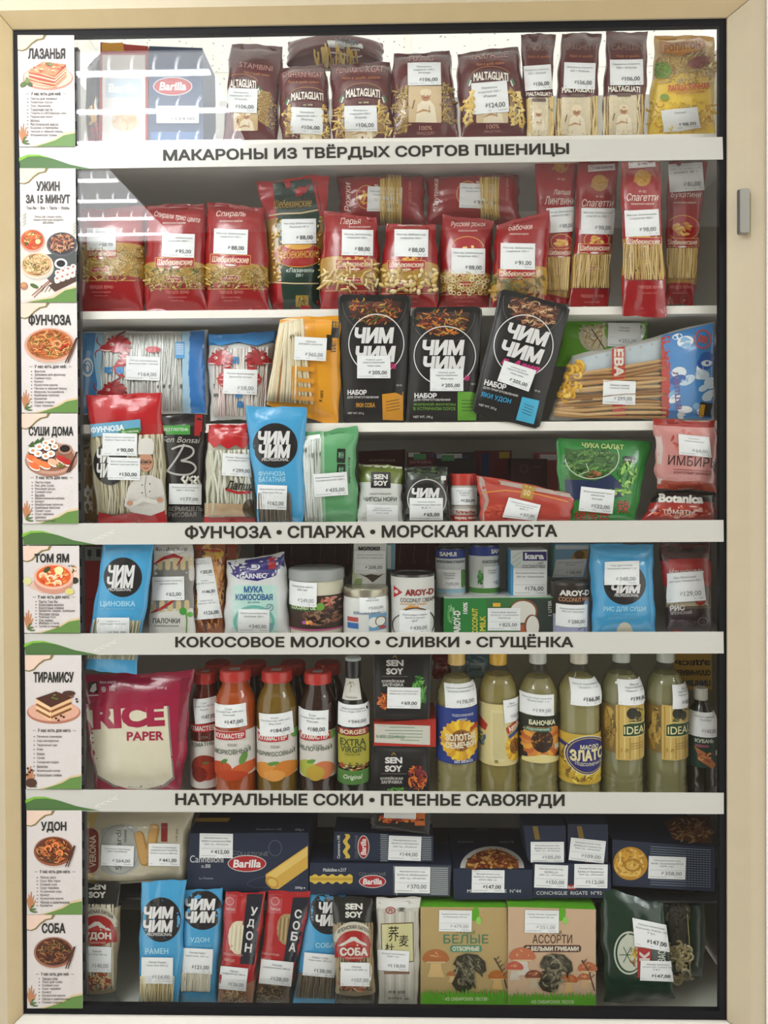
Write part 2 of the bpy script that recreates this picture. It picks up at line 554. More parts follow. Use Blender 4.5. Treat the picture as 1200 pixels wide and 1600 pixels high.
class Sheet(Thing):
    """anything whose printed front starts from a plane: bag, pouch, box, flat sign"""

    def __init__(s, name, label, cat, quad, d, dt=None, group=None, T=.04, shape='bag', base='#b0202c', m='film', depth=None, bands=None, crimp=(.05, .04), wrinkle=.0023,
                 back=None, part=None, rc=0, wob=1.2, margin=0.0, nu=30, nv=40, bulge=0.0, yaw=0.0, topcol=None, sidecol=None, taper=None):
        super().__init__(name, label, cat, group)
        s.quad = [tuple(map(float, q)) for q in quad]; s.shape = shape; s.T = T if shape in ('bag', 'pouch') else 0
        s.H = homography(s.quad); s.Hi = np.linalg.inv(s.H)
        s.crimp, s.wr, s.margin = crimp, wrinkle if shape in ('bag', 'pouch') else 0, margin
        dt = d + (.012 if shape in ('bag', 'pouch') else 0) if dt is None else dt
        TL, TR, BR, BL = s.quad
        bl = P(BL[0], BL[1], d); mid = P((TL[0] + TR[0]) / 2, (TL[1] + TR[1]) / 2, dt); br = P(BR[0], BR[1], d + yaw)
        nrm = np.cross(br - bl, mid - bl); nrm /= np.linalg.norm(nrm)
        if nrm[1] > 0: nrm = -nrm
        s.p0, s.nrm = bl, nrm
        rng = s.rng
        s.waves = []
        for i in range(9):
            a = rng.uniform(0, math.pi); f = rng.uniform(6, 26)
            s.waves.append((f * math.cos(a), f * math.sin(a) * 1.3, rng.uniform(0, 6.28), rng.uniform(.4, 1) / math.sqrt(f / 6)))
        pn = part or {'bag': 'bag', 'pouch': 'pouch', 'box': 'carton', 'flat': 'sheet'}[shape]
        s.main = s.part(pn); s.ink = {'film': 'film', 'pouch': 'pouch', 'card': 'card', 'paper': 'paper', 'ink': 'ink'}.get(m, 'ink')
        if shape in ('bag', 'pouch'): s._bag(nu, nv, base, m, bands, back, rc, wob, bulge, taper)
        elif shape == 'box':
            s.smax = 60; s._box(base, m, depth or .08, topcol, sidecol)
            s.main.sharp = math.radians(30)
        else:
            s.smax = 400; s._flatsheet(base, m, depth or .0006)
            s.main.sharp = math.radians(30)

    def plane(s, px, py, off=0.0):
        r = ray(px, py); t = ((s.p0 + s.nrm * off - CAM) @ s.nrm) / (r @ s.nrm)
        return CAM + r * t[..., None]

    def disp(s, u, v):
        if not s.T: return np.zeros_like(u)
        u = np.clip(u, 0, 1); v = np.clip(v, 0, 1)
        ct, cb = s.crimp; m = s.margin
        vv = np.clip((v - ct) / (1 - ct - cb), 0, 1); uu = np.clip((u - m) / (1 - 2 * m), 0, 1)
        pu = (1 - np.abs(2 * uu - 1) ** 2.6) ** .62
        pv = (1 - np.abs(2 * vv - 1) ** (3.4 if s.shape == 'bag' else 2.4)) ** .7
        h = s.T / 2 * pu * pv + .0006
        w = np.zeros_like(u)
        for fu, fv, ph, am in s.waves: w += am * (np.abs(np.sin(fu * u / 2 + fv * v / 2 + ph + .6 * np.sin(5 * v + ph))) - .6)
        env = (.35 + .65 * np.clip(1 - pv, 0, 1) + .5 * np.abs(2 * v - 1) ** 4) * (.25 + pu * .75)
        return h + s.wr * w * env

    def uv(s, px, py): return hmap(s.Hi, px, py)

    def pt(s, px, py, lift=0.0):
        px = np.atleast_1d(np.asarray(px, float)); py = np.atleast_1d(np.asarray(py, float))
        if not s.T: return s.plane(px, py) + s.nrm * lift
        x, y = px, py
        for it in range(3):
            u, v = s.uv(x, y); u2, v2 = np.clip(u, .012, .988), np.clip(v, .006, .994)
            xx, yy = hmap(s.H, u2, v2)
            W = s.plane(xx, yy) + s.nrm * (s.disp(u2, v2) + lift)[:, None]
            if it < 2: q = project(W); x = x + (px - q[:, 0]); y = y + (py - q[:, 1])
        return W

    def base(s):
        q = s.quad; a = s.plane(np.array([q[2][0], q[3][0]]), np.array([q[2][1], q[3][1]]))
        return a.mean(0)

    def _bag(s, nu, nv, base, m, bands, back, rc, wob, bulge, taper):
        vs = list(np.linspace(0, 1, nv + 1))
        bands = bands or [(1.0, base)]
        for vb, _ in bands:
            if 0 < vb < 1:
                k = int(np.argmin([abs(x - vb) for x in vs])); vs[k] = vb
        vs = np.array(vs); us = np.linspace(0, 1, nu + 1)
        U, Vv = np.meshgrid(us, vs)
        wpx = abs(s.quad[1][0] - s.quad[0][0]) + 1; hpx = abs(s.quad[3][1] - s.quad[0][1]) + 1
        U2 = U.copy()
        if rc:
            e = np.minimum(Vv, 1 - Vv) * hpx; ins = np.where(e < rc, rc - np.sqrt(np.maximum(rc * rc - (rc - e) ** 2, 0)), 0) / wpx
            U2 = ins + U * (1 - 2 * ins)
        x, y = hmap(s.H, U2, Vv)
        edge = np.abs(2 * U - 1) ** 6; rng = s.rng
        ph = [rng.uniform(0, 6.28) for _ in range(6)]
        side = np.sign(U - .5)
        if wob: x = x + edge * side * wob * (np.sin(9 * Vv + ph[0] * side) + .6 * np.sin(23 * Vv + ph[1] * side))
        if bulge: x = x + edge * side * bulge * np.sin(math.pi * Vv)
        eh = np.abs(2 * Vv - 1) ** 10
        if wob: y = y + eh * np.sign(Vv - .5) * wob * .8 * (np.sin(7 * U + ph[2]) + .5 * np.sin(19 * U + ph[3]))
        fl = (edge < .999)
        d = s.disp(U.ravel(), Vv.ravel()).reshape(U.shape)
        d = np.where((U == 0) | (U == 1) | (Vv == 0) | (Vv == 1), .0002, d)
        X = s.plane(x, y)
        # keep the silhouette drawn from the plane: pull the bulging front back onto its own line of sight
        n = U.size
        Fv = X + s.nrm * d[..., None]
        Bv = X - s.nrm * np.minimum(d, s.T * .5)[..., None] * .8
        V = np.concatenate([Fv.reshape(-1, 3), Bv.reshape(-1, 3)])
        w = nu + 1
        for bi, (vb, colr) in enumerate(bands):
            v0 = bands[bi - 1][0] if bi else -1
            F = []
            for j in range(nv):
                c = (vs[j] + vs[j + 1]) / 2
                if v0 < c <= vb:
                    for i in range(nu):
                        a = j * w + i; F.append((a, a + w, a + w + 1, a + 1)); F.append((n + a, n + a + 1, n + a + w + 1, n + a + w))
                    F.append((j * w, n + j * w, n + (j + 1) * w, (j + 1) * w)); F.append((j * w + nu, (j + 1) * w + nu, n + (j + 1) * w + nu, n + j * w + nu))
            if not F: continue
            idx = sorted({i for f in F for i in f}); mp = {a: k for k, a in enumerate(idx)}
            s.main.add(V[idx], [[mp[i] for i in f] for f in F], mat(m, colr) if isinstance(colr, str) else colr)
        capf = []
        for i in range(nu):
            capf.append((i, i + 1, n + i + 1, n + i)); a = nv * w + i; capf.append((a, n + a, n + a + 1, a + 1))
        s.main.add(V, [], mat(m, bands[0][1]) if isinstance(bands[0][1], str) else bands[0][1])
        off = s.main.n - len(V)
        for f in capf: s.main.F.append([i + off for i in f]); s.main.M.append(0)

    def _box(s, base, m, depth, topcol, sidecol):
        q = np.array(s.quad); A = s.plane(q[:, 0], q[:, 1])
        r = A[1] - A[0]; back = np.array([0, 1.0, 0]) if abs(s.nrm[2]) > .05 else -s.nrm
        back = -s.nrm.copy(); back[2] = 0; back /= np.linalg.norm(back)
        B = A + back * depth
        V = np.concatenate([A, B])
        s.corners = V; s.backv = back * depth
        s.main.add(V, [(0, 3, 2, 1)], mat(m, base))
        s.main.add(V, [(4, 5, 6, 7), (3, 7, 6, 2)], mat(m, sidecol or base))
        s.main.add(V, [(0, 4, 7, 3), (1, 2, 6, 5)], mat(m, sidecol or base))
        s.main.add(V, [(0, 1, 5, 4)], mat(m, topcol or base))

    def top(s):
        """prints that follow go on the top face"""
        n = np.cross(s.corners[1] - s.corners[0], s.backv); n /= np.linalg.norm(n)
        if n[2] < 0: n = -n
        t = _TopFace(s, s.corners[0], n); return t

    def _flatsheet(s, base, m, th):
        q = np.array(s.quad); A = s.plane(q[:, 0], q[:, 1]); B = A - s.nrm * th
        s.main.add(np.concatenate([A, B]), [(0, 3, 2, 1), (4, 5, 6, 7), (0, 1, 5, 4), (1, 2, 6, 5), (2, 3, 7, 6), (3, 0, 4, 7)], mat(m, base))


class _TopFace(Thing):
    smax = 60

    def __init__(s, owner, p0, n):
        s.__dict__.update(owner.__dict__); s.p0, s.nrm = p0, n; s.owner = owner; s.smax = 60

    def pt(s, px, py, lift=0.0):
        px = np.atleast_1d(np.asarray(px, float)); py = np.atleast_1d(np.asarray(py, float))
        r = ray(px, py); t = ((s.p0 - CAM) @ s.nrm) / (r @ s.nrm)
        W = CAM + r * t[..., None] + s.nrm * lift
        return W


class Round(Thing):
    """anything turned about an upright axis: jar, can, bottle"""
    smax = 5.0

    def __init__(s, name, label, cat, cx, ybase, d, group=None):
        super().__init__(name, label, cat, group)
        s.cx, s.d = float(cx), d
        s.mpp = float(np.linalg.norm(P(cx + 1, ybase, d) - P(cx, ybase, d)))
        s.ax = P(float(cx), float(ybase), d); s.yb = ybase; s.ink = 'card'
        s.prof = None

    def z(s, py, d=None): return float(P(s.cx, float(py), s.d if d is None else d)[2])

    def lathe(s, pname, prof, m, seg=48, main=False, key=None, parent=None, capb=True, capt=True, sharp=35, label=None):
        """prof: (y px, r px) from top to bottom"""
        p = s.part(pname, key, label); p.sharp = math.radians(sharp); p.parent = parent
        Z = np.array([s.z(y) for y, r in prof]); R = np.array([r * s.mpp for y, r in prof])
        V, F = [], []
        for zz, r in zip(Z, R):
            for k in range(seg):
                a = 2 * math.pi * k / seg; V.append((s.ax[0] + r * math.sin(a), s.ax[1] - r * math.cos(a), zz))
        for i in range(len(Z) - 1):
            for k in range(seg):
                k2 = (k + 1) % seg; F.append((i * seg + k, (i + 1) * seg + k, (i + 1) * seg + k2, i * seg + k2))
        if capt: F.append(tuple(range(seg)))
        if capb: F.append(tuple((len(Z) - 1) * seg + k for k in range(seg))[::-1])
        p.add(np.array(V), F, m)
        if main or s.prof is None: s.prof = (Z[::-1].copy(), R[::-1].copy()); s.main = p
        return s

    def use(s, pname): s.main = s.part(pname); return s

    def pt(s, px, py, lift=0.0):
        px = np.atleast_1d(np.asarray(px, float)); py = np.atleast_1d(np.asarray(py, float))
        r = np.full(px.shape, np.interp(s.ax[2] + .08, *s.prof))
        for it in range(3):
            rr = ray(np.full(px.shape, s.cx), py); zz = CAM[2] + rr[:, 2] * (s.ax[1] - r - CAM[1]) / rr[:, 1]
            r = np.interp(zz, *s.prof)
        a = np.clip((px - s.cx) / (r / s.mpp), -.995, .995)
        th = np.arcsin(a); r2 = r + lift + .0004
        return np.stack([s.ax[0] + r2 * np.sin(th), s.ax[1] - r2 * np.cos(th), zz], -1)

    def base(s): return np.array([s.ax[0], s.ax[1], min(v[:, 2].min() for k in s.order for v in s.parts[k].V)])


def box_part(p, x0, x1, y0, y1, z0, z1, m):
    V = [(x, y, z) for z in (z0, z1) for y in (y0, y1) for x in (x0, x1)]
    p.add(np.array(V), [(0, 2, 3, 1), (4, 5, 7, 6), (0, 1, 5, 4), (2, 6, 7, 3), (0, 4, 6, 2), (1, 3, 7, 5)], m)
    p.sharp = math.radians(30)

# ================================================================== the setting
def struct(name, p):
    p.name = name; o = p.build(None, np.zeros(3)); o['kind'] = 'structure'; return o


def tile_material():
    m = bpy.data.materials.new('speckled_tile'); m.use_nodes = True; nt = m.node_tree; b = nt.nodes['Principled BSDF']; b.inputs['Roughness'].default_value = .9
    tc = nt.nodes.new('ShaderNodeTexCoord'); v = nt.nodes.new('ShaderNodeTexVoronoi'); v.inputs['Scale'].default_value = 42
    nz = nt.nodes.new('ShaderNodeTexNoise'); nz.inputs['Scale'].default_value = 60
    ad = nt.nodes.new('ShaderNodeMix'); ad.data_type = 'RGBA'; ad.inputs[0].default_value = .03
    r = nt.nodes.new('ShaderNodeValToRGB'); r.color_ramp.elements[0].position = .1; r.color_ramp.elements[0].color = (.2, .19, .18, 1); r.color_ramp.elements[1].position = .2; r.color_ramp.elements[1].color = (.84, .83, .8, 1)
    L = nt.links; L.new(tc.outputs['Object'], ad.inputs[6]); L.new(nz.outputs[1], ad.inputs[7]); L.new(ad.outputs[2], v.inputs['Vector']); L.new(v.outputs[0], r.inputs[0]); L.new(r.outputs[0], b.inputs[0])
    return m


p = Part('ceiling'); box_part(p, -3.0, 3.0, -3.6, 2.6, CEIL_Z, CEIL_Z + .03, tile_material()); struct('ceiling', p)
p = Part('trim')
for k in range(-4, 5): box_part(p, .085 + .6 * k, .109 + .6 * k, -3.6, 2.6, CEIL_Z - .004, CEIL_Z + .002, mat('paint', '#e9e6de'))
for k in range(-6, 4): box_part(p, -3, 3, .45 + .6 * k, .474 + .6 * k, CEIL_Z - .0035, CEIL_Z + .002, mat('paint', '#e9e6de'))
struct('trim_1', p)


p = Part('w'); box_part(p, -2.3, 2.3, -3.62, -3.601, -5.0, CEIL_Z - .001, mat('wall', '#68625a')); struct('wall_back', p)  # unseen dark wall, added to cut the haze mirrored in the glass


def ceiling_lamp(x0, x1, y0, y1, n, label):
    z = LAMP_Z
    root = new_root('ceiling_light', label, 'ceiling light', 'prismatic ceiling lights', ((x0 + x1) / 2, (y0 + y1) / 2, z))
    o = np.array(root.location)
    p = Part('diffuser'); box_part(p, x0, x1, y0, y1, z, z + .006, mat('glow', str(LAMP_GLOW))); p.build(root, o)
    p = Part('frame')
    for a in ((x0 - .015, x0, y0 - .015, y1 + .015), (x1, x1 + .015, y0 - .015, y1 + .015), (x0, x1, y0 - .015, y0), (x0, x1, y1, y1 + .015)): box_part(p, *a, z - .004, z + .012, mat('paint', '#e6e4de'))
    p.build(root, o)
    for hx in (x0 + .05, x1 - .05):
        p = Part('hanger'); V, F = tube_mesh([(hx, (y0 + y1) / 2, z + .01), (hx, (y0 + y1) / 2, (z + CEIL_Z) / 2), (hx, (y0 + y1) / 2, CEIL_Z - .0045)], .002, 6); p.add(V, F, mat('metal', '#9a9a98')); p.build(root, o)
    for i in range(n):
        yc = y0 + (y1 - y0) * (i + .5) / n
        p = Part('tube'); V, F = tube_mesh([(x0 + .01, yc, z - .002), ((x0 + x1) / 2, yc, z - .002), (x1 - .01, yc, z - .002)], .007, 8); p.add(V, F, mat('glow', str(TUBE_GLOW))); p.build(root, o)
        p = Part('prism_line')
        for k in range(11):
            xa = x0 + (x1 - x0) * (k + .3) / 11
            a = np.linspace(0, 1, 5)
            V, F = tube_mesh(np.stack([xa + .03 * a ** 2 * (1 if k % 2 == 0 else 1), yc + (a - .15) * .085, z - .001 + 0 * a], 1), [.003, .003, .0022, .0014, .0006], 5); p.add(V, F, mat('glow', str(TUBE_GLOW * .7)))
        p.build(root, o)


_h = LAMP_Z - CAM[2]


def mirror_spot(px, py):
    r = ray(px, py); t = _h / r[2]; q = CAM + r * t
    return q[0], -q[1]


_a = mirror_spot(318, 75); _b = mirror_spot(380, 240)
ceiling_lamp(_a[0] - .62, _a[0], _b[1], _a[1], 3, 'suspended prismatic lamp panel nearer the glass cabinet, mirrored behind the top shelf')
_a = mirror_spot(170, 262); _b = mirror_spot(262, 375)
ceiling_lamp(_a[0] - .62, _a[0], _b[1], _a[1], 4, 'suspended prismatic lamp panel farther from the cabinet, mirrored above the second shelf')

ceiling_lamp(2.1, 2.9, -1.9, -.7, 5, 'added unseen lamp panel that brightens the door catch side of the cabinet')  # extra lamp out of view, added to even out the light

# ---------------------------------------------------------------- cabinet
HW, HH = DOOR_W / 2, DOOR_H / 2
cab = new_root('display_cabinet', 'cream framed glass fronted display cabinet full of groceries', 'cabinet', None, (0, .2, -HH - .06))
CO = np.array(cab.location)
cream = mat('paint', '#b6aa8f'); cream_shaded = mat('paint', '#b5a27a'); inner = mat('paint', '#d9d8d2'); black = mat('rubber', '#101014')  # second cream is the frame paint with bevel shade put into its colour


def rail(name, pts, m, mb):
    """pts: inner quad corner chain -> mitred rail; each entry (inner, mid, outer) per end"""
    p = Part(name)
    (a0, a1, a2), (b0, b1, b2) = pts
    V = [a0, a1, a2, (a2[0], .012, a2[2]), (a0[0], .012, a0[2]), b0, b1, b2, (b2[0], .012, b2[2]), (b0[0], .012, b0[2])]
    p.add(V, [(0, 1, 6, 5)], mb); p.add(V, [(1, 2, 7, 6)], m)
    p.add(V, [(2, 3, 8, 7), (3, 4, 9, 8), (4, 0, 5, 9), (0, 4, 3, 2, 1), (5, 6, 7, 8, 9)], m)
    p.sharp = math.radians(20)
    p.build(cab, CO)


g = .0012
BL_, BR_, BT_, BB_ = .017, .032, .021, .012     # bevel widths
OL_, OR_, OT_, OB_ = .045, .058, .075, .08      # outer edge
yi, yf = -.004, -.024
rail('frame_rail', (((-HW, yi, HH - g), (-HW - BL_, yf, HH + BT_ - g), (-HW - OL_, yf, HH + OT_ - g)), ((-HW, yi, -HH + g), (-HW - BL_, yf, -HH - BB_ + g), (-HW - OL_, yf, -HH - OB_ + g))), cream, cream_shaded)
rail('frame_rail', (((HW, yi, HH - g), (HW + BR_, yf, HH + BT_ - g), (HW + OR_, yf, HH + OT_ - g)), ((HW, yi, -HH + g), (HW + BR_, yf, -HH - BB_ + g), (HW + OR_, yf, -HH - OB_ + g))), cream, cream)
rail('frame_rail', (((-HW, yi, HH), (-HW - BL_, yf, HH + BT_), (-HW - OL_, yf, HH + OT_)), ((HW, yi, HH), (HW + BR_, yf, HH + BT_), (HW + OR_, yf, HH + OT_))), cream, cream_shaded)
sill = mat('paint', '#cbc8be')
rail('frame_rail', (((-HW, yi, -HH), (-HW - BL_, yf, -HH - BB_), (-HW - OL_, yf, -HH - OB_)), ((HW, yi, -HH), (HW + BR_, yf, -HH - BB_), (HW + OR_, yf, -HH - OB_))), sill, sill)
p = Part('frame_groove')
box_part(p, -HW - OL_, HW + OR_, yf - .0006, yf + .002, HH + .047, HH + .0485, mat('paint', '#a8997a'))
box_part(p, -HW - .0375, -HW - .036, yf - .0006, yf + .002, -HH - .01, HH + .02, mat('paint', '#a8997a'))
p.build(cab, CO)
p = Part('gasket')
gl_, gr_, gt_, gb_ = .0085, .0125, .0125, .0165
for a in ((-HW, -HW + gl_, -HH, HH), (HW - gr_, HW, -HH, HH)): box_part(p, a[0], a[1], -.0001, .011, a[2], a[3], black)
box_part(p, -HW + gl_, HW - gr_, -.0001, .011, HH - gt_, HH, black); box_part(p, -HW + gl_, HW - gr_, -.0001, .011, -HH, -HH + gb_, black)
p.build(cab, CO)
p = Part('glass_pane'); box_part(p, -HW + gl_ - .003, HW - gr_ + .003, 0, .004, -HH + gb_ - .003, HH - gt_ + .003, mat('glass', '#ffffff')); p.build(cab, CO)
p = Part('side_panel'); box_part(p, -HW - .022, -HW - .006, .05, .38, -HH - .05, HH + .06, inner); p.build(cab, CO)
p = Part('side_panel'); box_part(p, HW + .070, HW + .085, .05, .38, -HH - .05, HH + .06, mat('paint', '#b9b5ab')); p.build(cab, CO)
p = Part('back_panel'); box_part(p, -HW - .022, HW + .085, .38, .392, -HH - .05, HH + .06, inner); p.build(cab, CO)
p = Part('bottom_panel'); FLZ = float(P(600., 1584., .05)[2]); box_part(p, -HW - .004, HW + .066, .0135, .378, FLZ - .012, FLZ, mat('paint', '#cfd1c6')); p.build(cab, CO)
p = Part('top_panel', label='clear glass top panel'); box_part(p, -HW - .02, HW + .02, .05, .38, HH + .062, HH + .067, mat('glass', '#ffffff')); p.build(cab, CO)
for xx in (-HW + .048,):
    p = Part('shelf_standard', label='grey slotted upright rail'); x = P(122.5, 300, .03)[0]
    box_part(p, x - .0055, x + .0055, .021, .030, -HH + .02, HH - .02, mat('metal', '#8d9092'))
    for k in range(48): box_part(p, x - .001, x + .003, .0202, .022, -HH + .05 + k * .035, -HH + .064 + k * .035, mat('paint', '#2c2e30'))
    p.build(cab, CO)
# door catch
c0, c1 = P(1151, 368, yf), P(1168, 296, yf)
q = Thing('x', 'x', 'x')
p = Part('door_catch', label='small grey metal door catch'); w_, h_ = c1[0] - c0[0], c1[2] - c0[2]
pts = rrect(0, 0, w_, h_, .004, 0, 5)
V = [((c0[0] + c1[0]) / 2 + a, yf - .001, (c0[2] + c1[2]) / 2 + b) for a, b in pts] + [((c0[0] + c1[0]) / 2 + a * .86, yf - .010, (c0[2] + c1[2]) / 2 + b * .95) for a, b in pts]
n = len(pts); p.add(V, [(i, (i + 1) % n, n + (i + 1) % n, n + i) for i in range(n)] + [tuple(n + i for i in range(n)), tuple(range(n))[::-1]], mat('metal', '#9b9a94')); p.sharp = .6
p.build(cab, CO)

p = Part('w'); e = P(1193.5, 800, yf)[0]
box_part(p, e - .004, e + .0035, yf + .02, .012, -HH - .08, HH + .08, mat('rubber', '#3a2a1e')); struct('trim_2', p)  # dark strip filling the gap beside the frame, gap shade put into its colour
p = Part('w'); e = P(1197, 800, yf)[0]
box_part(p, e + .0005, e + .25, yf - .004, .012, -HH - .08, HH + .08, mat('wall', '#e9e3e2')); struct('wall_right', p)

# ---------------------------------------------------------------- shelves
ORD = ['top', 'second', 'third', 'fourth', 'fifth', 'sixth', 'low']
SH = {}
for k, (py, th, d0, d1) in enumerate(((217, .018, .034, .372), (483, .014, .034, .372), (661, .016, .034, .372), (822, .017, .034, .372), (1005, .017, .034, .372), (1261, .010, .034, .372), (1404, .004, .085, .372))):
    z = float(P(600., py, d0)[2]); SH[k] = z
    lab = ['white shelf board under the maroon pasta bags', 'white shelf board under the bright red pasta bags', 'white shelf board under the black noodle kit pouches', 'white shelf board under the seaweed and glass noodle packs',
           'white shelf board under the coconut cans', 'white shelf board under the juice jars and oil bottles', 'thin shelf board under the navy pasta cartons'][k]
    r_ = new_root('shelf', lab, 'shelf', 'cabinet shelves', (0, .25, z - th))
    p = Part('shelf_board'); box_part(p, -HW - .004, HW + .066, d0, d1, z - th, z, mat('paint', '#dfdcd6' if k < 6 else '#3a3c40')); p.build(r_, np.array(r_.location))
    p = Part('edge_strip'); box_part(p, -HW - .004, HW + .066, d0 - .002, d0, z - th, z + .0005, mat('paint', '#e7e2da' if k < 6 else '#2b2d30')); p.build(r_, np.array(r_.location))

# ---------------------------------------------------------------- signs on the glass
DK = '#2a2a24'


def sign(quad, text, cx, cy, w, h, rot, label):
    s = Sheet('shelf_sign', label, 'sign', quad, -.0016, group='white strip signs on the glass', shape='flat', base='#babab3', m='sign', depth=.0012, part='strip')
    (x0, y0), (x1, y1) = s.quad[0], s.quad[3]
    h0 = y1 - y0
    X = lambda t: x0 + t
    up = [(X(0), y1 - h0 * .52), (X(14), y1 - h0 * .62), (X(32), y1 - h0 * .60), (X(55), y1 - h0 * .46), (X(80), y1 - h0 * .22), (X(116), y1 - .4)]
    s.poly(up + [(X(2), y1 - .4)], '#4a6b3c', 1)
    s.poly([(X(0), y1 - h0 * .52), (X(14), y1 - h0 * .66), (X(30), y1 - h0 * .66), (X(55), y1 - h0 * .47), (X(32), y1 - h0 * .585), (X(14), y1 - h0 * .56), (X(0), y1 - h0 * .36)], '#76ad3a', 2)
    for k in range(4):
        s.line([(X(108 + 9 * k), y1 - 6 - 4 * k), (X(116 + 9 * k), y1 - 12 - 4 * k)], 1.6, '#d6d8cc', 1, taper=True); s.line([(X(110 + 9 * k), y1 - 6 - 4 * k), (X(118 + 9 * k), y1 - 7 - 4 * k)], 1.6, '#d6d8cc', 1, taper=True)
    s.text(text, cx, cy, w, h, DK, rot, bold=.03)
    s.done()


sign([(30, 229.5), (1129, 214), (1130, 249), (31.5, 265)], 'МАКАРОНЫ ИЗ ТВЁРДЫХ СОРТОВ ПШЕНИЦЫ', 572, 237, 634, 25, -.95, 'white strip sign lettered for durum wheat pasta, above the bright red bags')
sign([(35, 818), (1130.5, 812.5), (1131, 846.5), (36, 851.5)], 'ФУНЧОЗА • СПАРЖА • МОРСКАЯ КАПУСТА', 580, 830.5, 582, 21, -.25, 'white strip sign for glass noodles, asparagus and seaweed')
sign([(38, 990), (1130.5, 987), (1131, 1021), (39, 1023.5)], 'КОКОСОВОЕ МОЛОКО • СЛИВКИ • СГУЩЁНКА', 585, 1002.5, 622, 24, 0, 'white strip sign for coconut milk, cream and condensed milk')
sign([(40, 1233.5), (1131, 1239), (1131, 1272), (41.5, 1267)], 'НАТУРАЛЬНЫЕ СОКИ • ПЕЧЕНЬЕ САВОЯРДИ', 578, 1251, 608, 22, .15, 'white strip sign for natural juices and biscuits')

# ---------------------------------------------------------------- menu banners
LEAF = '#7d8a4e'


def banner(quad, label, heads, listy, items, lead, green='#5f8243', bottom=True, lead_y=None):
    s = Sheet('menu_banner', label, 'banner', quad, -.0034, group='recipe banners down the side of the glass', shape='flat', base='#c9c4c1', m='card', depth=.001, part='print_sheet')
    TL, TR, BR, BL = s.quad
    H = s.H
    g = lambda u, v: hmap(H, u, v)
    hp = BL[1] - TL[1]; f = 24 / hp
    s.poly([g(0, 0), g(.52, 0), g(.47, f * .28), g(.36, f * .36), g(.26, f * .6), g(.17, f * .95), g(.08, f * 1.06), g(0, f * 1.0)], '#7b7049', 1)
    s.poly([g(0, 0), g(.46, 0), g(.44, f * .2), g(.33, f * .28), g(.24, f * .52), g(.15, f * .86), g(.07, f * .98), g(0, f * .92)], '#d9bfae', 2)
    if bottom:
        e = 22 / hp
        s.poly([g(.2, .999), g(.45, 1 - e * .25), g(.62, 1 - e * .55), g(.8, 1 - e * .95), g(1, 1 - e * 1.12), g(1, 1 - e * .9), g(.8, 1 - e * .75), g(.62, 1 - e * .35), g(.45, .999)], '#c9b692', 1)
        s.poly([g(.3, .999), g(.5, 1 - e * .25), g(.65, 1 - e * .45), g(.8, 1 - e * .8), g(1, 1 - e * .95), g(1, .999)], green, 2)
        bx, by = g(.06, 1 - 6 / hp)
        for k, (dx, dy) in enumerate(((-2, -26), (2, -30), (6, -24), (-5, -20), (9, -17))): s.line([(bx, by), (bx + dx * .6, by + dy * .6), (bx + dx, by + dy)], 3.2, '#b07a55', 2, taper=True)
        for dx, dy in ((10, -3), (7, -9), (12, 2)): s.line([(bx, by), (bx + dx * .5, by + dy * .8), (bx + dx, by + dy)], 3, '#4f6a36', 3, taper=True)
        lx, ly = g(.86, 1 - 52 / hp)
        for k in range(5):
            for sg in (-1, 1): s.line([(lx - k * .6, ly + 6 * k), (lx + sg * 5 - k, ly + 6 * k - 6)], 3, '#cbc9c2', 1, taper=True)
    for t, cx, cy, w, h in heads: s.text(t, cx, cy, w, h, '#2b2a28', bold=.04)
    x0 = items and items[0]
    if lead:
        s.text(lead[0], lead[1], lead[2], lead[3], 6.5, '#45433f', bold=.02)
        s.line([(lead[1] - lead[3] / 2 - 8, lead[2]), (lead[1] - lead[3] / 2 - 3, lead[2])], .8, '#8a8680'); s.line([(lead[1] + lead[3] / 2 + 3, lead[2]), (lead[1] + lead[3] / 2 + 8, lead[2])], .8, '#8a8680')
    if items:
        lx, y0, dy = listy
        for k, t in enumerate(items):
            y = y0 + dy * k; w = min(2.42 * len(t), 56)
            s.line([(lx - 5.5, y), (lx - 3.5, y)], 1.2, '#45433f'); s.text(t, lx + w / 2, y, w, 4.6, '#55524e', bold=.01)
    return s


NOOD = ['#c98a4a', '#a85a2a', '#d9a35e', '#7c3a1e', '#c4622e', '#5c6b2c', '#8d4424']


def plate(s, cx, cy, rx, ry, rim, inn, cols, n=110, sticks=True, shadow='#b9b2aa'):
    s.ell(cx + 1, cy + 3, rx * .98, ry, shadow, 1)
    s.ell(cx, cy, rx, ry, rim, 2); s.ell(cx, cy - 1, rx * .9, ry * .88, inn, 3)
    s.food(cx, cy - 1.5, rx * .84, ry * .8, cols, n, ln=11, wd=1.7, layer=4)
    if sticks:
        for k in (0, 4): s.line([(cx + rx * .62 + k, cy + ry * 1.02), (cx + rx * 1.06 + k * .3, cy - ry * .42)], 1.7, '#4a2a20', 9)


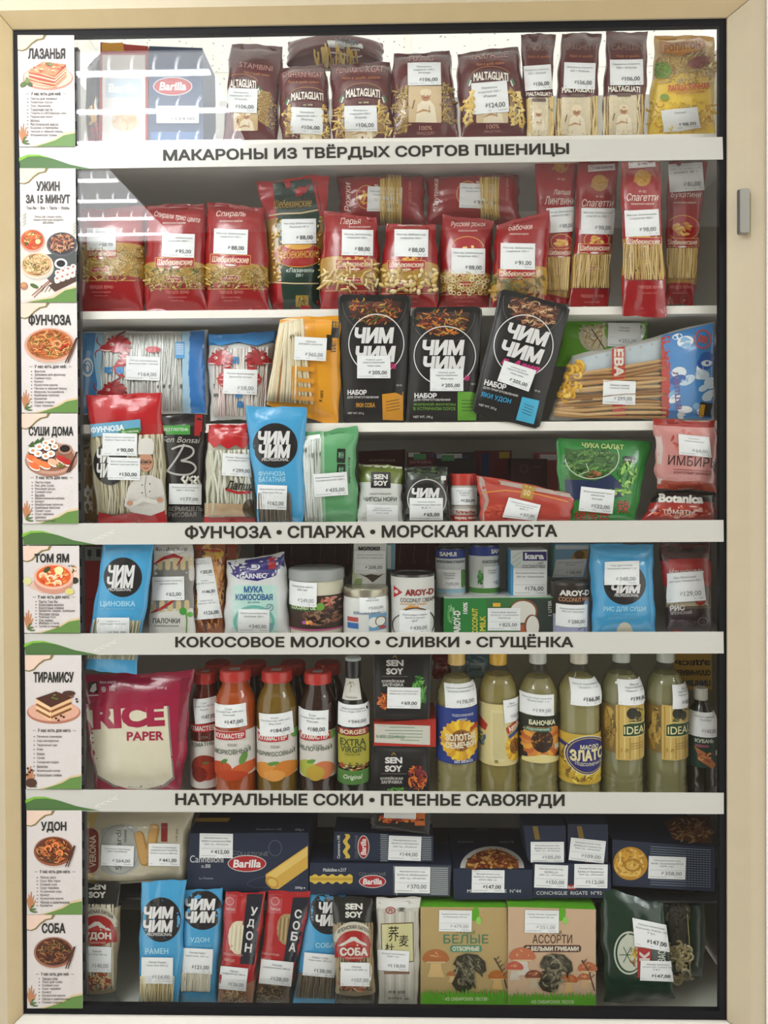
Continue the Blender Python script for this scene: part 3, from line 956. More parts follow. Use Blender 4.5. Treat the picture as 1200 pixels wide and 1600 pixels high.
# lasagne
s = banner([(27.5, 55), (115.6, 55), (117.5, 229), (30, 229)], 'recipe banner topped by a slice of lasagne', [('ЛАЗАНЬЯ', 73, 84, 58, 17)], (48, 154.5, 5.7),
           ['Листы для лазаньи', 'Томатные соусы', 'Соус бешамель', 'Томатная паста', 'Томаты в собственном соку', 'Пшеничная мука', 'Молоко', 'Растительное масло', 'Базилик и приправы', 'Чеснок и чёрный перец', 'Итальянские травы'], ('У нас есть для неё:', 72, 147, 47))
s.ell(75, 122, 39.5, 19, '#b98472', 1); s.ell(75, 121, 37.5, 17, '#dcb9a3', 2)
s.poly([(45, 112), (67, 97), (103, 101), (104, 118), (86, 136), (46, 126)], '#a8442c', 3)
for k, c in ((0, '#e3a57e'), (6, '#e8c2a2'), (13, '#e2b08c'), (19, '#d99a76')): s.line([(46, 112 + k * .8), (60, 114 + k), (86, 122 + k * .75), (104, 106 + k * .7)], 2.2, c, 4 + k * .05)
s.poly([(45, 112), (67, 97), (103, 101), (86, 119)], '#d9825c', 5); s.food(74, 107, 26, 8, ['#c2552f', '#efc39b', '#a83b22', '#e8a878'], 40, 8, 2, 6)
s.food(78, 101, 7, 3, ['#4d6330', '#6b7c3a'], 14, 6, 1.8, 7); s.ell(37, 132, 6, 3.6, '#54692f', 5, rot=-35); s.ell(46, 131, 6, 3.4, '#435a2a', 5, rot=35); s.ell(43, 126, 5, 3, '#6a7d42', 5, rot=80)
s.done()
# dinner in 15 minutes
s = banner([(31, 263), (118, 263), (119.5, 473), (32.5, 473)], 'recipe banner with several bowls and sushi rolls, headed by the number 15', [('УЖИН', 75, 291, 37, 15), ('ЗА 15 МИНУТ', 75, 311, 69, 14)], None, None, None, bottom=False)
s.text('Том Ям  •  Вок  •  Паста  •  Роллы', 75, 325, 67, 5, '#4d4a46', bold=.015)
for k, (t, w) in enumerate((('Лапша, рис, специи, соусы,', 43), ('специи и быстрые продукты', 47), ('для ужина', 17))): s.text(t, 75.5, 339 + 4.8 * k, w, 4.2, '#66625d')
s.poly([(31.8, 380), (60, 372), (90, 378), (119, 372), (119.4, 446), (100, 452), (70, 466), (32.4, 470)], '#d6c8bd', 1)
s.poly([(70, 398), (119, 392), (119.4, 440), (88, 450), (68, 430)], '#4a4e4c', 1.5)
plate(s, 51, 376, 19.5, 17.5, '#c9937f', '#b6502c', ['#e8894a', '#d8602c', '#f0b878', '#5f7033', '#c23e22'], 60, False); s.ell(60, 378, 4, 4, '#d8cc8a', 8); s.ell(42, 381, 3, 2.5, '#435427', 8)
plate(s, 97, 382, 24, 19, '#55555a', '#3a3536', ['#b4764e', '#c58a66', '#8c4a33', '#d3a27c', '#6a3a2a'], 90, False)
plate(s, 58, 415, 26, 20.5, '#d5c0ae', '#c7a27a', ['#e6cfa0', '#d3b27c', '#b98a52', '#6a5238', '#7d7a3c'], 110, False)
s.ell(95.5, 412, 10, 8, '#e0dcd8', 3); s.ell(95.5, 412, 7, 5.4, '#22201f', 4)
s.poly([(76, 446), (117, 427), (118.5, 440), (86, 456)], '#4a352c', 3)
for i in range(4):
    for j in range(2):
        x, y = 91 + i * 8 - j * 1, 426 - i * 3 + j * 9.5
        s.rr(x, y + 3, 8.5, 9, '#cfc5bf', 3, -15, 4 + j); s.ell(x, y, 4.6, 4, '#ebe6e2', 5 + j); s.ell(x, y, 2.2, 1.9, '#b8765c', 6 + j)
s.ell(54, 447, 7, 3, '#4a6234', 4, rot=25); s.ell(38, 447, 6, 6, '#a3765a', 4); s.ell(38, 446, 4, 3.6, '#c08a62', 5)
for k in range(14): s.line([(64 + k * 1.2, 449 + (k * 7) % 9), (66 + k * 1.2, 446 + (k * 7) % 9)], .8, '#4a4440', 4)
for k in (0, 3): s.line([(50 + k, 462 + k), (80, 436 + k)], 1.2, '#8a5a44', 4)
s.poly([(39, 472.5), (58, 468), (80, 464), (100, 452), (119, 446.5), (119.4, 472.5)], '#c9b692', 4); s.poly([(42, 472.6), (62, 469), (84, 466), (102, 454), (119.2, 450), (119.4, 472.6)], '#5f8243', 5)
for a, b in ((32, 338), (110, 352)):
    for k in range(4): s.line([(a + 4, b + 5 * k), (a + 9, b - 5 + 5 * k)], 2.4, '#a5ad8c', 2, taper=True)
s.done()
s = banner([(32.5, 473.4), (120, 473.4), (121.5, 645), (34, 645)], 'recipe banner showing stir fried glass noodles with shrimp', [('ФУНЧОЗА', 78, 500, 67, 18)], (54, 580.5, 5.35),
           ['Фунчоза', 'Заправка для фунчозы', 'Соевый соус', 'Кунжут', 'Кунжутное масло', 'Чеснок и чёрный перец', 'Морковь по-корейски', 'Крабовые палочки', 'Креветки', 'Соевая спаржа', 'Соус терияки'], ('У нас есть для неё:', 79, 573, 50))
plate(s, 78, 539.5, 40, 27, '#c79a84', '#a9663c', ['#d98f4e', '#b2552a', '#e0ad6e', '#8a3c1e', '#5c6b2c', '#cf6f38'], 200); s.ring(90, 538, 6, 5, 3.4, '#e58e5c', 10, a0=-60, a1=220); s.line([(93, 548), (102, 540), (108, 538)], 2.6, '#b5221e', 10)
s.done()
s = banner([(34, 646), (121, 646), (122.5, 818), (35.5, 818)], 'recipe banner showing a platter of sushi and rolls', [('СУШИ ДОМА', 80, 675, 70, 17)], (55, 754, 4.95),
           ['Листы нори', 'Рис для суши', 'Рисовый уксус', 'Соевый соус', 'Васаби', 'Маринованный имбирь', 'Кунжут', 'Бамбуковые палочки', 'Крабовые палочки', 'Салат чука', 'Соус терияки', 'Циновка', 'Творожный сыр'], ('У нас есть для них:', 81, 746.5, 50))
s.ell(80, 719, 41, 26, '#9a7362', 1); s.ell(80, 716, 40, 25, '#b98f7c', 2); s.ell(80, 715, 36, 21, '#8a5c48', 3)
for x, y in ((44, 697), (60, 690), (52, 693)): s.poly([(x, y), (x + 8, y - 8), (x + 10, y + 4)], '#3f5a30', 4)
for x, y, r in ((52, 704, 7), (62, 698, 7), (60, 709, 7), (72, 692, 6), (82, 690, 6), (86, 698, 6), (74, 700, 6), (80, 709, 7), (72, 713, 6.5)): s.ell(x, y + 2, r, r * .85, '#38302c', 5); s.ell(x, y, r * .95, r * .75, '#e4ddd6', 6); s.ell(x, y, r * .4, r * .32, '#c98c62', 7)
for x, y, c in ((51, 716, '#d8683a'), (60, 722, '#e07b48'), (55, 728, '#d66a3a'), (71, 726, '#dd7440'), (84, 722, '#e3a684'), (97, 717, '#b0322a'), (104, 721, '#a82a26')): s.ell(x, y + 2, 9, 5, '#e6d9cc', 7, rot=25); s.ell(x, y, 9, 4.6, c, 8, rot=25)
s.ell(102, 702, 11, 8, '#a07c6a', 6); s.ell(102, 701, 8, 5.6, '#241b18', 7); s.food(96, 727, 8, 5, ['#7d8a3c', '#a3a04e', '#55602a'], 20, 6, 1.6, 9)
for k in (0, 4): s.line([(105 + k, 738), (122 - k * .4, 706)], 1.8, '#3d2620', 10)
s.done()
s = banner([(36, 853), (123.5, 853), (125, 989), (38, 989)], 'recipe banner showing a bowl of red shrimp soup', [('ТОМ ЯМ', 81, 872, 54, 14)], (61, 940, 4.85),
           ['Паста Том Ям', 'Кокосовое молоко', 'Кокосовые сливки', 'Креветки, мидии, гребешки', 'Рисовая лапша', 'Рыбный соус', 'Сок лайма', 'Имбирь и чили', 'Грибы и овощи'], ('У нас есть для него:', 84, 933, 50))
s.poly([(44, 917), (58, 902), (80, 910), (68, 928)], '#cfae9f', 1); s.poly([(100, 888), (122, 884), (123, 905), (108, 908)], '#d9c3b0', 1); s.food(113, 890, 9, 8, ['#3f5230', '#5f3a2a', '#b9906c'], 16, 6, 2, 2); s.ell(117, 907, 6, 5, '#33352a', 3)
s.ell(84, 908, 30.5, 20, '#c08a76', 3); s.ell(84, 901, 31, 20, '#d8ab95', 4); s.ell(84, 900, 27, 16.5, '#cf5a2c', 5); s.food(84, 900, 24, 14, ['#e88a48', '#d9602e', '#f0b27a', '#c2411f'], 60, 9, 3, 6)
for x, y in ((68, 899), (80, 903), (91, 911), (92, 900)): s.ring(x, y, 5, 4, 3, '#f0c9a6', 8, a0=-40, a1=230)
s.ell(74, 890, 6, 3.4, '#38492a', 9, rot=-40); s.ell(93, 891, 7, 6, '#e6d79c', 9); s.ell(43, 908, 6.5, 6, '#c9c890', 4); s.ell(109, 924, 7, 5, '#c8bf72', 6)
s.done()
s = banner([(39, 1023.8), (127, 1023.8), (127, 1233), (41, 1233)], 'recipe banner showing a layered tiramisu slice', [('ТИРАМИСУ', 84, 1058, 63, 17)], (58, 1151, 6.65),
           ['Печенье савоярди', 'Сыр маскарпоне', 'Творожный сыр', 'Кофе', 'Какао', 'Сахар', 'Сахарная пудра', 'Ванилин', 'Ванильный сахар', 'Кокосовые сливки'], ('У нас есть для него:', 85, 1141.5, 52))
s.ell(84, 1113, 42, 18, '#a8705c', 1); s.ell(84, 1111, 40, 16, '#cfa08a', 2)
s.poly([(97, 1083), (117, 1083), (115, 1090), (100, 1090)], '#7a5a4a', 3); s.ell(108, 1083, 10, 4, '#4a3026', 4)
s.poly([(56, 1091), (57, 1112), (79, 1126), (80, 1104)], '#e2bf94', 3); s.poly([(80, 1104), (79, 1126), (113, 1110), (112, 1090)], '#d9b283', 3)
for k in (4, 13): s.line([(57, 1096 + k), (79, 1108 + k)], 3.6, '#8a5a38', 4); s.line([(80, 1108 + k), (112, 1094 + k)], 3.6, '#7c4c30', 4)
s.poly([(56, 1091), (88, 1080), (113, 1090), (80, 1105)], '#4a2a20', 5); s.food(88, 1089, 8, 4, ['#4f6a30', '#6a803e'], 8, 6, 2, 6)
for x, y in ((88, 1122), (96, 1118), (92, 1125), (100, 1120), (120, 1092), (121, 1096), (44, 1200), (47, 1206), (43, 1210), (50, 1203)): s.ell(x, y, 2, 1.5, '#3a2219', 6)
s.ell(49, 1223, 9, 7, '#4b3024', 4); s.done()
s = banner([(41.8, 1266.5), (127.6, 1266.5), (128.3, 1429), (42, 1429)], 'recipe banner showing thick noodles with shrimp in a dark bowl', [('УДОН', 84, 1292, 40, 17)], (63, 1371, 5.5),
           ['Лапша удон', 'Соус Вок Удон', 'Соевый соус', 'Соус терияки', 'Устричный соус', 'Кунжут', 'Кунжутное масло', 'Чеснок и шампиньоны', 'Креветки'], ('У нас есть для него:', 86, 1362, 48))
plate(s, 84, 1330, 31, 23, '#8a5138', '#5c3020', ['#b0723e', '#8c4622', '#c98e56', '#5e2c18', '#d0703a', '#4e5426'], 140)
for x, y in ((76, 1325), (94, 1332), (88, 1320)): s.ring(x, y, 4.5, 4, 3, '#dd7c46', 10, a0=-60, a1=220)
s.done()
s = banner([(42, 1429.4), (128.3, 1429.4), (129, 1575.5), (42.5, 1575.5)], 'recipe banner showing brown buckwheat noodles in a bowl', [('СОБА', 84, 1450, 37, 16)], (66, 1529, 5.3),
           ['Лапша соба', 'Соус для собы', 'Соевый соус', 'Соус терияки', 'Кунжут', 'Кунжутное масло', 'Овощи и шампиньоны', 'Соевая спаржа'], ('У нас есть для неё:', 86, 1522, 44))
plate(s, 84, 1488, 31, 24, '#92604c', '#4a2a1e', ['#6e4028', '#8a5636', '#4c2818', '#a06c40', '#3a2016', '#56562c'], 140)
s.done()


class Raised:
    """draws on a thing's front with every layer lifted"""
    def __init__(s, t, lay): s.t, s.lay = t, lay
    def rr(s, cx, cy, w, h, col, r=3, rot=0, layer=1): s.t.rr(cx, cy, w, h, col, r, rot, layer + s.lay)
    def poly(s, p, col, layer=1): s.t.poly(p, col, layer + s.lay)
    def ell(s, cx, cy, rx, ry, col, layer=1): s.t.ell(cx, cy, rx, ry, col, layer + s.lay)
    def line(s, p, w, col, layer=2, taper=False): s.t.line(p, w, col, layer + s.lay, taper=taper)


# ================================================================== top shelf: maroon bags
MAROON, MARD = '#641a22', '#521419'
PASTA_Y = ['#e6c66c', '#d9b456', '#ecd288', '#c99e48']
PASTA_P = ['#e6cf94', '#dabd78', '#efdfb0', '#cfac64']


def portrait(s, cx, cy, w, h, bg='#d8c3a0', lay=0):
    """printed picture of a cook dressed in white"""
    if lay:
        r0 = Raised(s, lay); return portrait(r0, cx, cy, w, h, bg)
    s.rr(cx, cy, w, h, bg, 2, 0, 1)
    k = w / 45
    s.poly([(cx - 13 * k, cy + h / 2), (cx - 10 * k, cy + 1 * k), (cx - 3 * k, cy - 5 * k), (cx + 7 * k, cy - 5 * k), (cx + 13 * k, cy + 2 * k), (cx + 16 * k, cy + h / 2)], '#e8dcc4', 2)
    s.ell(cx + 1 * k, cy - 11 * k, 6 * k, 7 * k, '#b98764', 2.5); s.ell(cx + 1 * k, cy - 16 * k, 8 * k, 5 * k, '#e3d3b4', 3); s.line([(cx - 2 * k, cy - 9 * k), (cx + 4 * k, cy - 9 * k)], 1.2 * k, '#8a5a40', 3.4)
    for e in (-1.4, 3.2): s.ell(cx + e * k, cy - 12 * k, .8 * k, .7 * k, '#4a3226', 3.4)
    s.line([(cx - 12 * k, cy + 12 * k), (cx - 2 * k, cy + 8 * k), (cx + 8 * k, cy + 10 * k)], 3.4 * k, '#c49a72', 3, taper=True)
    s.line([(cx - 14 * k, cy - 6 * k), (cx - 17 * k, cy + 6 * k)], 1.5 * k, '#7a5a40', 3); s.line([(cx + 6 * k, cy + 2 * k), (cx + 6 * k, cy + 12 * k)], .9 * k, '#a08868', 3)


def maltag(label, quad, d, head, hc, tagq, price, word, wc, wins, kind, size, port=None, rot=0, bottom=None, T=.05, lines=('Макароны', 'изделия 500 г', 'Италия'), ink='#5a5c60', cols=PASTA_Y, hundred=None, trot=0, tagquad=None, n=34):
    s = Sheet('pasta_bag', label, 'pasta bag', quad, d, group='maroon pasta bags', T=T, base=MAROON, bulge=2)
    for w in wins:
        s.poly(w, '#a8823a', 1); s.scatter(w, kind, n, size, cols)
        s.film(w)
    if port: portrait(s, *port)
    if word:
        cx, cy, ww, hh = wc
        s.poly([(cx - ww * .56, cy + hh * .75), (cx - ww * .52, cy - hh * .35), (cx - ww * .2, cy - hh * .85), (cx + ww * .2, cy - hh * .85), (cx + ww * .52, cy - hh * .35), (cx + ww * .56, cy + hh * .75), (cx, cy + hh * .45)], MARD, 4)
        s.text('MALTAGLIATI', cx, cy, ww, hh, '#ece4da', rot, bold=.03, layer=5, arc=hh * .22)
        s.ring(cx, cy + 1, ww * .58, hh * 1.25, .9, '#b98a5a', 4, a0=15, a1=165)
        s.rr(cx + 1, cy + hh * 1.15, ww * .42, hh * .42, MARD, 1, 0, 5); s.text('dal 1848', cx + 1, cy + hh * 1.15, ww * .3, hh * .24, '#d8c8a8', layer=6)
        for sx, c in ((-1, '#3f7a4a'), (1, '#3f7a4a')):
            s.line([(cx + sx * ww * .6, cy + hh * .3), (cx + sx * ww * .68, cy + hh * 1.1)], 3, c, 5); s.line([(cx + sx * ww * .57, cy + hh * .5), (cx + sx * ww * .63, cy + hh * 1.2)], 2, '#e2dcd2', 5.2)
    if head: s.text(head, hc[0], hc[1], hc[2], hc[3], '#c9938c', hc[4] if len(hc) > 4 else 0, bold=.0); s.text('Non è quella italiana', hc[0] + 1, hc[1] + hc[3] * 1.45, hc[2] * .78, hc[3] * .66, '#c98a5e', hc[4] if len(hc) > 4 else 0, bold=0, sh=.25)
    if hundred: s.text('100%', hundred[0], hundred[1], 20, 7.5, '#cf9a8c', bold=.01); s.text('GRANO DURO', hundred[0], hundred[1] + 8.5, 28, 4.4, '#bb7f74')
    s.tag(*(tagq or (None,) * 4), price=price, lines=lines, rot=trot, ink=ink, quad=tagquad)
    return s.done()


# boxes and bag behind the glare
s = Sheet('noodle_bag', 'dark bag with yellow and red edge standing against the upright rail on the top shelf', 'noodle bag', [(136, 105), (160, 80), (160, 226), (137, 226)], .09, T=.04, base='#2a2320')
s.poly([(139, 168), (158, 150), (158, 190), (139, 196)], '#c99a2c', 1); s.poly([(139, 200), (158, 190), (158, 224), (139, 224)], '#a02a22', 1); s.done()
s = Sheet('pasta_carton', 'red and yellow carton with white front at the far end of the top shelf', 'carton', [(157, 66), (231, 72), (231, 228), (154, 228)], .08, shape='box', base='#a8281f', m='card', depth=.12)
s.poly([(159, 68), (192, 66.5), (194, 80), (159, 80)], '#d89a1c', 1); s.rect(160, 86, 227, 224, '#d9d4d2', 1); s.rr(193, 138, 56, 30, '#b9c6d2', 4, 0, 2); s.text('Barilla', 193, 138, 46, 14, '#e8e4e2', bold=.03)
s.ell(196, 190, 22, 16, '#c9b9a2', 2); s.food(196, 190, 20, 14, ['#d9b98a', '#c89a5c', '#b4804a'], 40, 9, 2); s.done()
s = Sheet('pasta_carton', 'navy pasta carton beside the red and yellow one on the top shelf', 'carton', [(233, 72), (316, 75), (318, 228), (232, 228)], .075, shape='box', base='#2c3f62', m='card', depth=.1)
s.ell(270, 135, 29, 13, '#b02a2a', 1); s.text('Barilla', 270, 135, 42, 13, '#e8e4e2', bold=.03, sh=.15); s.ring(270, 135, 30, 14, 1.2, '#d8d4d2', 2); s.rect(236, 206, 312, 224, '#46689a', 1)
s.tag(245, 166, 311, 193, '124,00', ('Макаронные изделия', 'листы')); s.done()

maltag('maroon bag of tiny star pasta with a crumpled dented top', [(362, 68), (441, 72), (432, 226), (350, 226)], .075, 'STAMBINI', (400, 104, 52, 8, 8), (350, 138, 402, 176), '106,00', 1, (377, 131, 46, 13),
       [[(402, 140), (422, 144), (432, 165), (430, 205), (404, 190)]], 'grain', 2.2, port=(384, 190, 38, 30, '#cbb088'), trot=2, n=110)
maltag('maroon pasta bag lying flat on top of the elbow and ridged pasta bags', [(452, 64), (597, 66), (597, 106), (450, 106)], .13, None, None, (514, 58, 567, 92), '106,00', 0, None, [[(494, 92), (560, 92), (552, 106), (498, 106)]], 'elbow', 5, T=.07, trot=2)
maltag('maroon bag of curved ridged elbow pasta, second bag of its row', [(435, 108), (508, 99), (517, 224), (442, 226)], .065, 'CHIFFERINI RIGATI', (473, 117, 63, 8), (454, 168, 505, 211), '106,00', 1, (480, 150, 50, 12),
       [[(444, 172), (455, 162), (456, 215), (446, 215)], [(504, 160), (513, 176), (514, 216), (505, 218)]], 'elbow', 4, port=(480, 213, 46, 30), trot=2, n=16)
maltag('maroon bag of ridged tube pasta under the bag lying flat', [(517, 101), (610, 97), (616, 223), (521, 224)], .065, 'PENNONI RIGATI', (563, 109, 76, 9, -1.5), (538, 165, 589, 207), '106,00', 1, (567, 145, 53, 13),
       [[(522, 175), (537, 160), (537, 216), (524, 216)], [(590, 158), (606, 168), (611, 214), (592, 216)]], 'penne', 5, port=(565, 200, 52, 46), trot=-1, n=22)
maltag('maroon bag of spiral pasta with a tall picture of a cook', [(615, 85), (702, 80), (717, 220), (613, 220)], .06, 'FUSILLI', (658, 92, 37, 7, -1.5), (637, 98, 689, 133), '106,00', 0, None,
       [[(617, 140), (637, 132), (637, 206), (616, 212)], [(692, 130), (706, 140), (713, 196), (693, 190)]], 'fusilli', 5, port=(664, 163, 52, 58, '#d2bb97'), hundred=(665, 201), trot=-1, n=30)
maltag('maroon bag of bow tie pasta with a tilted price sticker', [(714, 84), (809, 72), (827, 217), (721, 217)], .06, 'FARFALLE', (765, 87, 56, 9, -4), (738, 128, 794, 177), '124,00', 1, (767, 119, 54, 13),
       [[(724, 165), (738, 140), (739, 192), (727, 200)], [(796, 135), (812, 150), (820, 196), (798, 190)]], 'bow', 6, port=(769, 170, 50, 46), hundred=(770, 199), trot=-5, n=20)
for lab, quad, hd, hc, tg, pr, win, tr, wd in (
        ('tall maroon bag of flat long pasta beside the bow tie pasta', [(812, 53), (867, 53), (862, 216), (824, 216)], 'LINGUINI', (842, 75, 44, 8), (817, 102, 862, 141), '106,00', (822, 150, 860, 215), -4, (842, 147, 40, 6)),
        ('tall maroon spaghetti bag between two others like it', [(877, 52), (939, 52), (930, 215), (865, 215)], 'SPAGHETTI', (908, 74, 48, 8), (881, 98, 930, 139), '106,00', (873, 149, 927, 215), 2, (903, 140, 50, 9)),
        ('tall maroon bag of finest long pasta beside the yellow noodle bag', [(947, 50), (1013, 50), (1006, 214), (940, 214)], 'CAPELLINI', (981, 74, 50, 8), (953, 93, 1005, 133), '106,00', (948, 146, 999, 214), -1, (975, 139, 50, 9))):
    s = Sheet('pasta_bag', lab, 'pasta bag', quad, .055, group='maroon pasta bags', T=.035, base=MAROON, crimp=(.04, .0))
    x0, y0, x1, y1 = win
    s.poly([(x0 - 6, y0 + 6), (x1 + 6, y0 + 2), (x1 + 5, y1), (x0 - 5, y1)], '#a8803c', 1); s.rods([(x0 - 6, y0 + 6), (x1 + 6, y0 + 2), (x1 + 5, y1), (x0 - 5, y1)], 22, PASTA_P, 1.2, name='spaghetti'); portrait(s, (x0 + x1) / 2, (y0 + y1) / 2 + 3, (x1 - x0) * .84, y1 - y0, '#d9cbae', 15)
    s.text(hd, *hc[:4], '#a9807a', bold=0); s.text('Non è quella', hc[0], hc[1] + 14, 36, 6, '#b9744a', sh=.25)
    s.text('MALTAGLIATI', *wd, '#e9e2d6', bold=.03, layer=22, arc=1.5); s.rr(wd[0], wd[1] + 9, 22, 5, '#6b5148', 1, 0, 21)
    s.tag(*tg, pr, ('Макароны спагетти', '500 г Италия'), tr, layer=24)
    s.film([(x0 - 5, y0), (x1 + 5, y0), (x1 + 4, y1), (x0 - 4, y1)], .0035); s.done()
s = Sheet('noodle_bag', 'bright yellow egg noodle bag at the end of the top shelf', 'noodle bag', [(1024, 55), (1117, 57), (1116, 216), (1010, 216)], .07, T=.05, base='#dcae2e', bands=[(.08, '#d6a648'), (.48, '#cfac62'), (1, '#f2cc3c')])
s.scatter([(1030, 82), (1116, 82), (1116, 128), (1026, 128)], 'curl', 110, 7, ['#d9bd7c', '#c9a75c', '#e3cc94', '#b8924a'], name='noodles'); s.film([(1030, 80), (1117, 80), (1117, 130), (1026, 130)])
s.poly([(1030, 64), (1050, 68), (1066, 66), (1092, 58), (1100, 66), (1102, 74), (1090, 82), (1072, 84), (1066, 88), (1052, 84), (1032, 84)], '#b9771e', 18); s.poly([(1032, 67), (1050, 70.5), (1066, 68), (1091, 61), (1097, 67), (1099, 73), (1088, 79.5), (1070, 81.5), (1052, 81.5), (1034, 81)], '#cf9330', 19)
s.text('РОЛЛТОН', 1066, 73, 56, 11, '#8e4e12', -6, bold=.03, layer=20)
s.ell(1033, 110, 16, 13, '#7d9a3c', 18); s.food(1033, 110, 15, 12, ['#5f8230', '#8fae4c', '#4a6a28'], 30, 7, 2, 19); s.ell(1092, 97, 17, 9, '#8a4038', 18, rot=-15); s.food(1092, 97, 15, 8, ['#7a3230', '#a0584c', '#6a2a2c'], 20, 7, 2, 19)
s.text('ЛАПША ЯИЧНАЯ', 1076, 136, 66, 10, '#c4481e', -4, bold=.04, layer=20); s.text('домашняя классическая', 1078, 145, 44, 4, '#c4642e', -4, layer=20); s.ell(1038, 152, 7, 5, '#8aa03a', 18)
s.scatter([(1014, 160), (1116, 158), (1116, 212), (1014, 212)], 'curl', 90, 7, ['#ecc646', '#e3b632', '#f2d260'], name='noodles', lift=.0006)
s.tag(1034, 170, 1092, 205, '98,00', ('Лапша',), -6, layer=24); s.done()

# ================================================================== second shelf: bright red bags
RED, REDD = '#9c1720', '#8f1a24'


def logo(s, cx, cy, w, h=14, rot=0, lay=5):
    q = rrect(cx, cy, w, h, 1, rot)
    s.poly(rrect(cx, cy, w + 2, h + 2, 2, rot), '#d9a25a', lay); s.ell(cx, cy + h * .38, w * .27, h * .48, '#d9a25a', lay, rot=rot); s.poly(q, '#a81d28', lay + .6); s.ell(cx, cy + h * .36, w * .25, h * .42, '#a81d28', lay + .7, rot=rot)
    s.text('Шебекинские', cx, cy - .5, w * .93, h * .66, '#ecd7c0', rot, bold=.02, sh=.22, layer=lay + 1.5); s.ell(cx, cy + h * .55, w * .13, h * .12, '#e9dfd8', lay + 1.5, rot=rot)


def badge(s, cx, cy, rot=0):
    s.poly(rrect(cx, cy, 27, 9, 1, rot), '#e3d6cc', 5); s.poly(rrect(cx, cy, 25.5, 7.6, 1, rot), '#b52630', 5.5); s.text('группа А', cx, cy, 19, 4, '#efe2da', rot, bold=.02, sh=.15, layer=6)


def sheb(label, quad, d, yw, kind, size, tagq, price, name=None, lg=None, bd=None, tz=None, n=60, trot=0, cols=PASTA_Y, T=.055, lines=('Мак.изд. Шебекинские', 'изделия 450 г'), ink='#55585c', ring=None, gname='bright red pasta bags'):
    y0, y1 = quad[0][1], quad[3][1]
    va, vb = (yw[0] - y0) / (y1 - y0), (yw[1] - y0) / (y1 - y0)
    s = Sheet('pasta_bag', label, 'pasta bag', quad, d, group=gname, T=T, base=RED, bulge=1.5, bands=[(va, RED), (vb, '#b8923f'), (1, RED)])
    xl0, xr0 = s.quad[3][0] + 3, s.quad[2][0] - 3
    w = [(xl0, yw[0]), (xr0, yw[0]), (xr0, yw[1]), (xl0, yw[1])]
    s.scatter(w, kind, n, size, cols); s.film([(xl0, yw[0] - 8), (xr0, yw[0] - 8), (xr0 + 1, yw[1] + 3), (xl0 - 1, yw[1] + 3)], .0045)
    cx = (xl0 + xr0) / 2
    s.line([(xl0, yw[1] + 1.5), (xr0, yw[1] + 1.5)], 1, '#d8a860', 2); s.line([(xl0, yw[0] - 1), (cx - 30, yw[0] - 1)], 1, '#d8a860', 2)
    if ring: s.ell(ring[0], ring[1], ring[2], ring[3], '#d9a25a', 3); s.ell(ring[0], ring[1], ring[2] - 1.2, ring[3] - 1.2, '#a81d28', 3.5); s.food(ring[0], ring[1] + ring[3] * .3, ring[2] * .7, ring[3] * .55, PASTA_Y, 14, 9, 4, 4)
    for nm in name or (): s.text(nm[0], *nm[1:5], '#e8cfc8', nm[5] if len(nm) > 5 else 0, bold=.008, sh=.25)
    if lg: logo(s, *lg)
    if bd: badge(s, *bd)
    if tz: s.text('· ТВЕРДОЕ ЗЕРНО ·', tz[0], tz[1], 42, 6, '#d98a84'); s.text('макаронные изделия', tz[0], tz[1] + 8, 30, 3, '#cf7a76'); s.text('высший сорт', tz[0], tz[1] + 13, 22, 3, '#cf7a76')
    s.tag(*tagq, price, lines, trot, ink)
    return s.done()


sheb('red bag of curly pasta standing against the upright rail, upper part under the lamp glare', [(122, 328), (226, 322), (226, 489), (124, 487)], .075, (388, 437), 'fusilli', 5, (136, 356, 181, 391), '88,00', lg=(160, 396, 46, 13), bd=(156, 421), tz=(158, 449), n=110)
sheb('red bag of pasta spirals with the 95 rouble price', [(230, 321), (321, 318), (323, 490), (227, 489)], .07, (418, 450), 'fusilli', 5, (253, 365, 304, 402), '95,00', [('Спирали трио цвета', 277, 340, 72, 11, 8), ('макаронные изделия', 272, 349, 36, 4)], (273, 410, 60, 14), (274, 436), (277, 457), n=85, trot=2, cols=PASTA_Y + ['#7d8a3a'])
sheb('red bag of pasta spirals beside the green and red bag', [(323, 315), (413, 325), (421, 488), (322, 487)], .07, (419, 450), 'fusilli', 5, (334, 358, 387, 397), '88,00', [('Спираль', 361, 335, 46, 11), ('макаронные изделия', 361, 346, 36, 4)], (360, 406, 62, 15, 2), (359, 435), (361, 457), n=85, trot=2, ink='#33363a')
# green and red bag
s = Sheet('pasta_bag', 'green and red lasagne bag with flaring top corners', 'pasta bag', [(404, 284), (516, 273), (499, 487), (422, 487)], .098, T=.05, base='#b3202b', bands=[(.24, '#b3202b'), (.73, '#a37c3c'), (1, '#b3202b')], crimp=(.1, .03), wob=2.5)
s.poly([(404, 284), (389, 287), (398, 300), (411, 318), (414, 300)], '#b02430', .3); s.poly([(514, 273), (530, 272), (526, 290), (508, 318), (504, 290)], '#ad2230', .3)
s.poly([(426, 286), (486, 279), (499, 335), (499, 489), (443, 489), (432, 334)], '#1d3f34', 2)
for k in range(9):
    s.line([(430 + 8 * k, 284), (446 + 7 * k, 330)], .7, '#142e26', 3); s.line([(446 + 6.4 * k, 446), (444 + 6 * k, 488)], .7, '#142e26', 3); s.line([(492 - 7 * k, 284), (480 - 6 * k, 330)], .7, '#142e26', 3)
s.line([(420, 337), (440, 334), (470, 333), (497, 328)], 2.4, '#d2bd9a', 4); s.line([(424, 441), (460, 443), (498, 443)], 2, '#d2bd9a', 4)
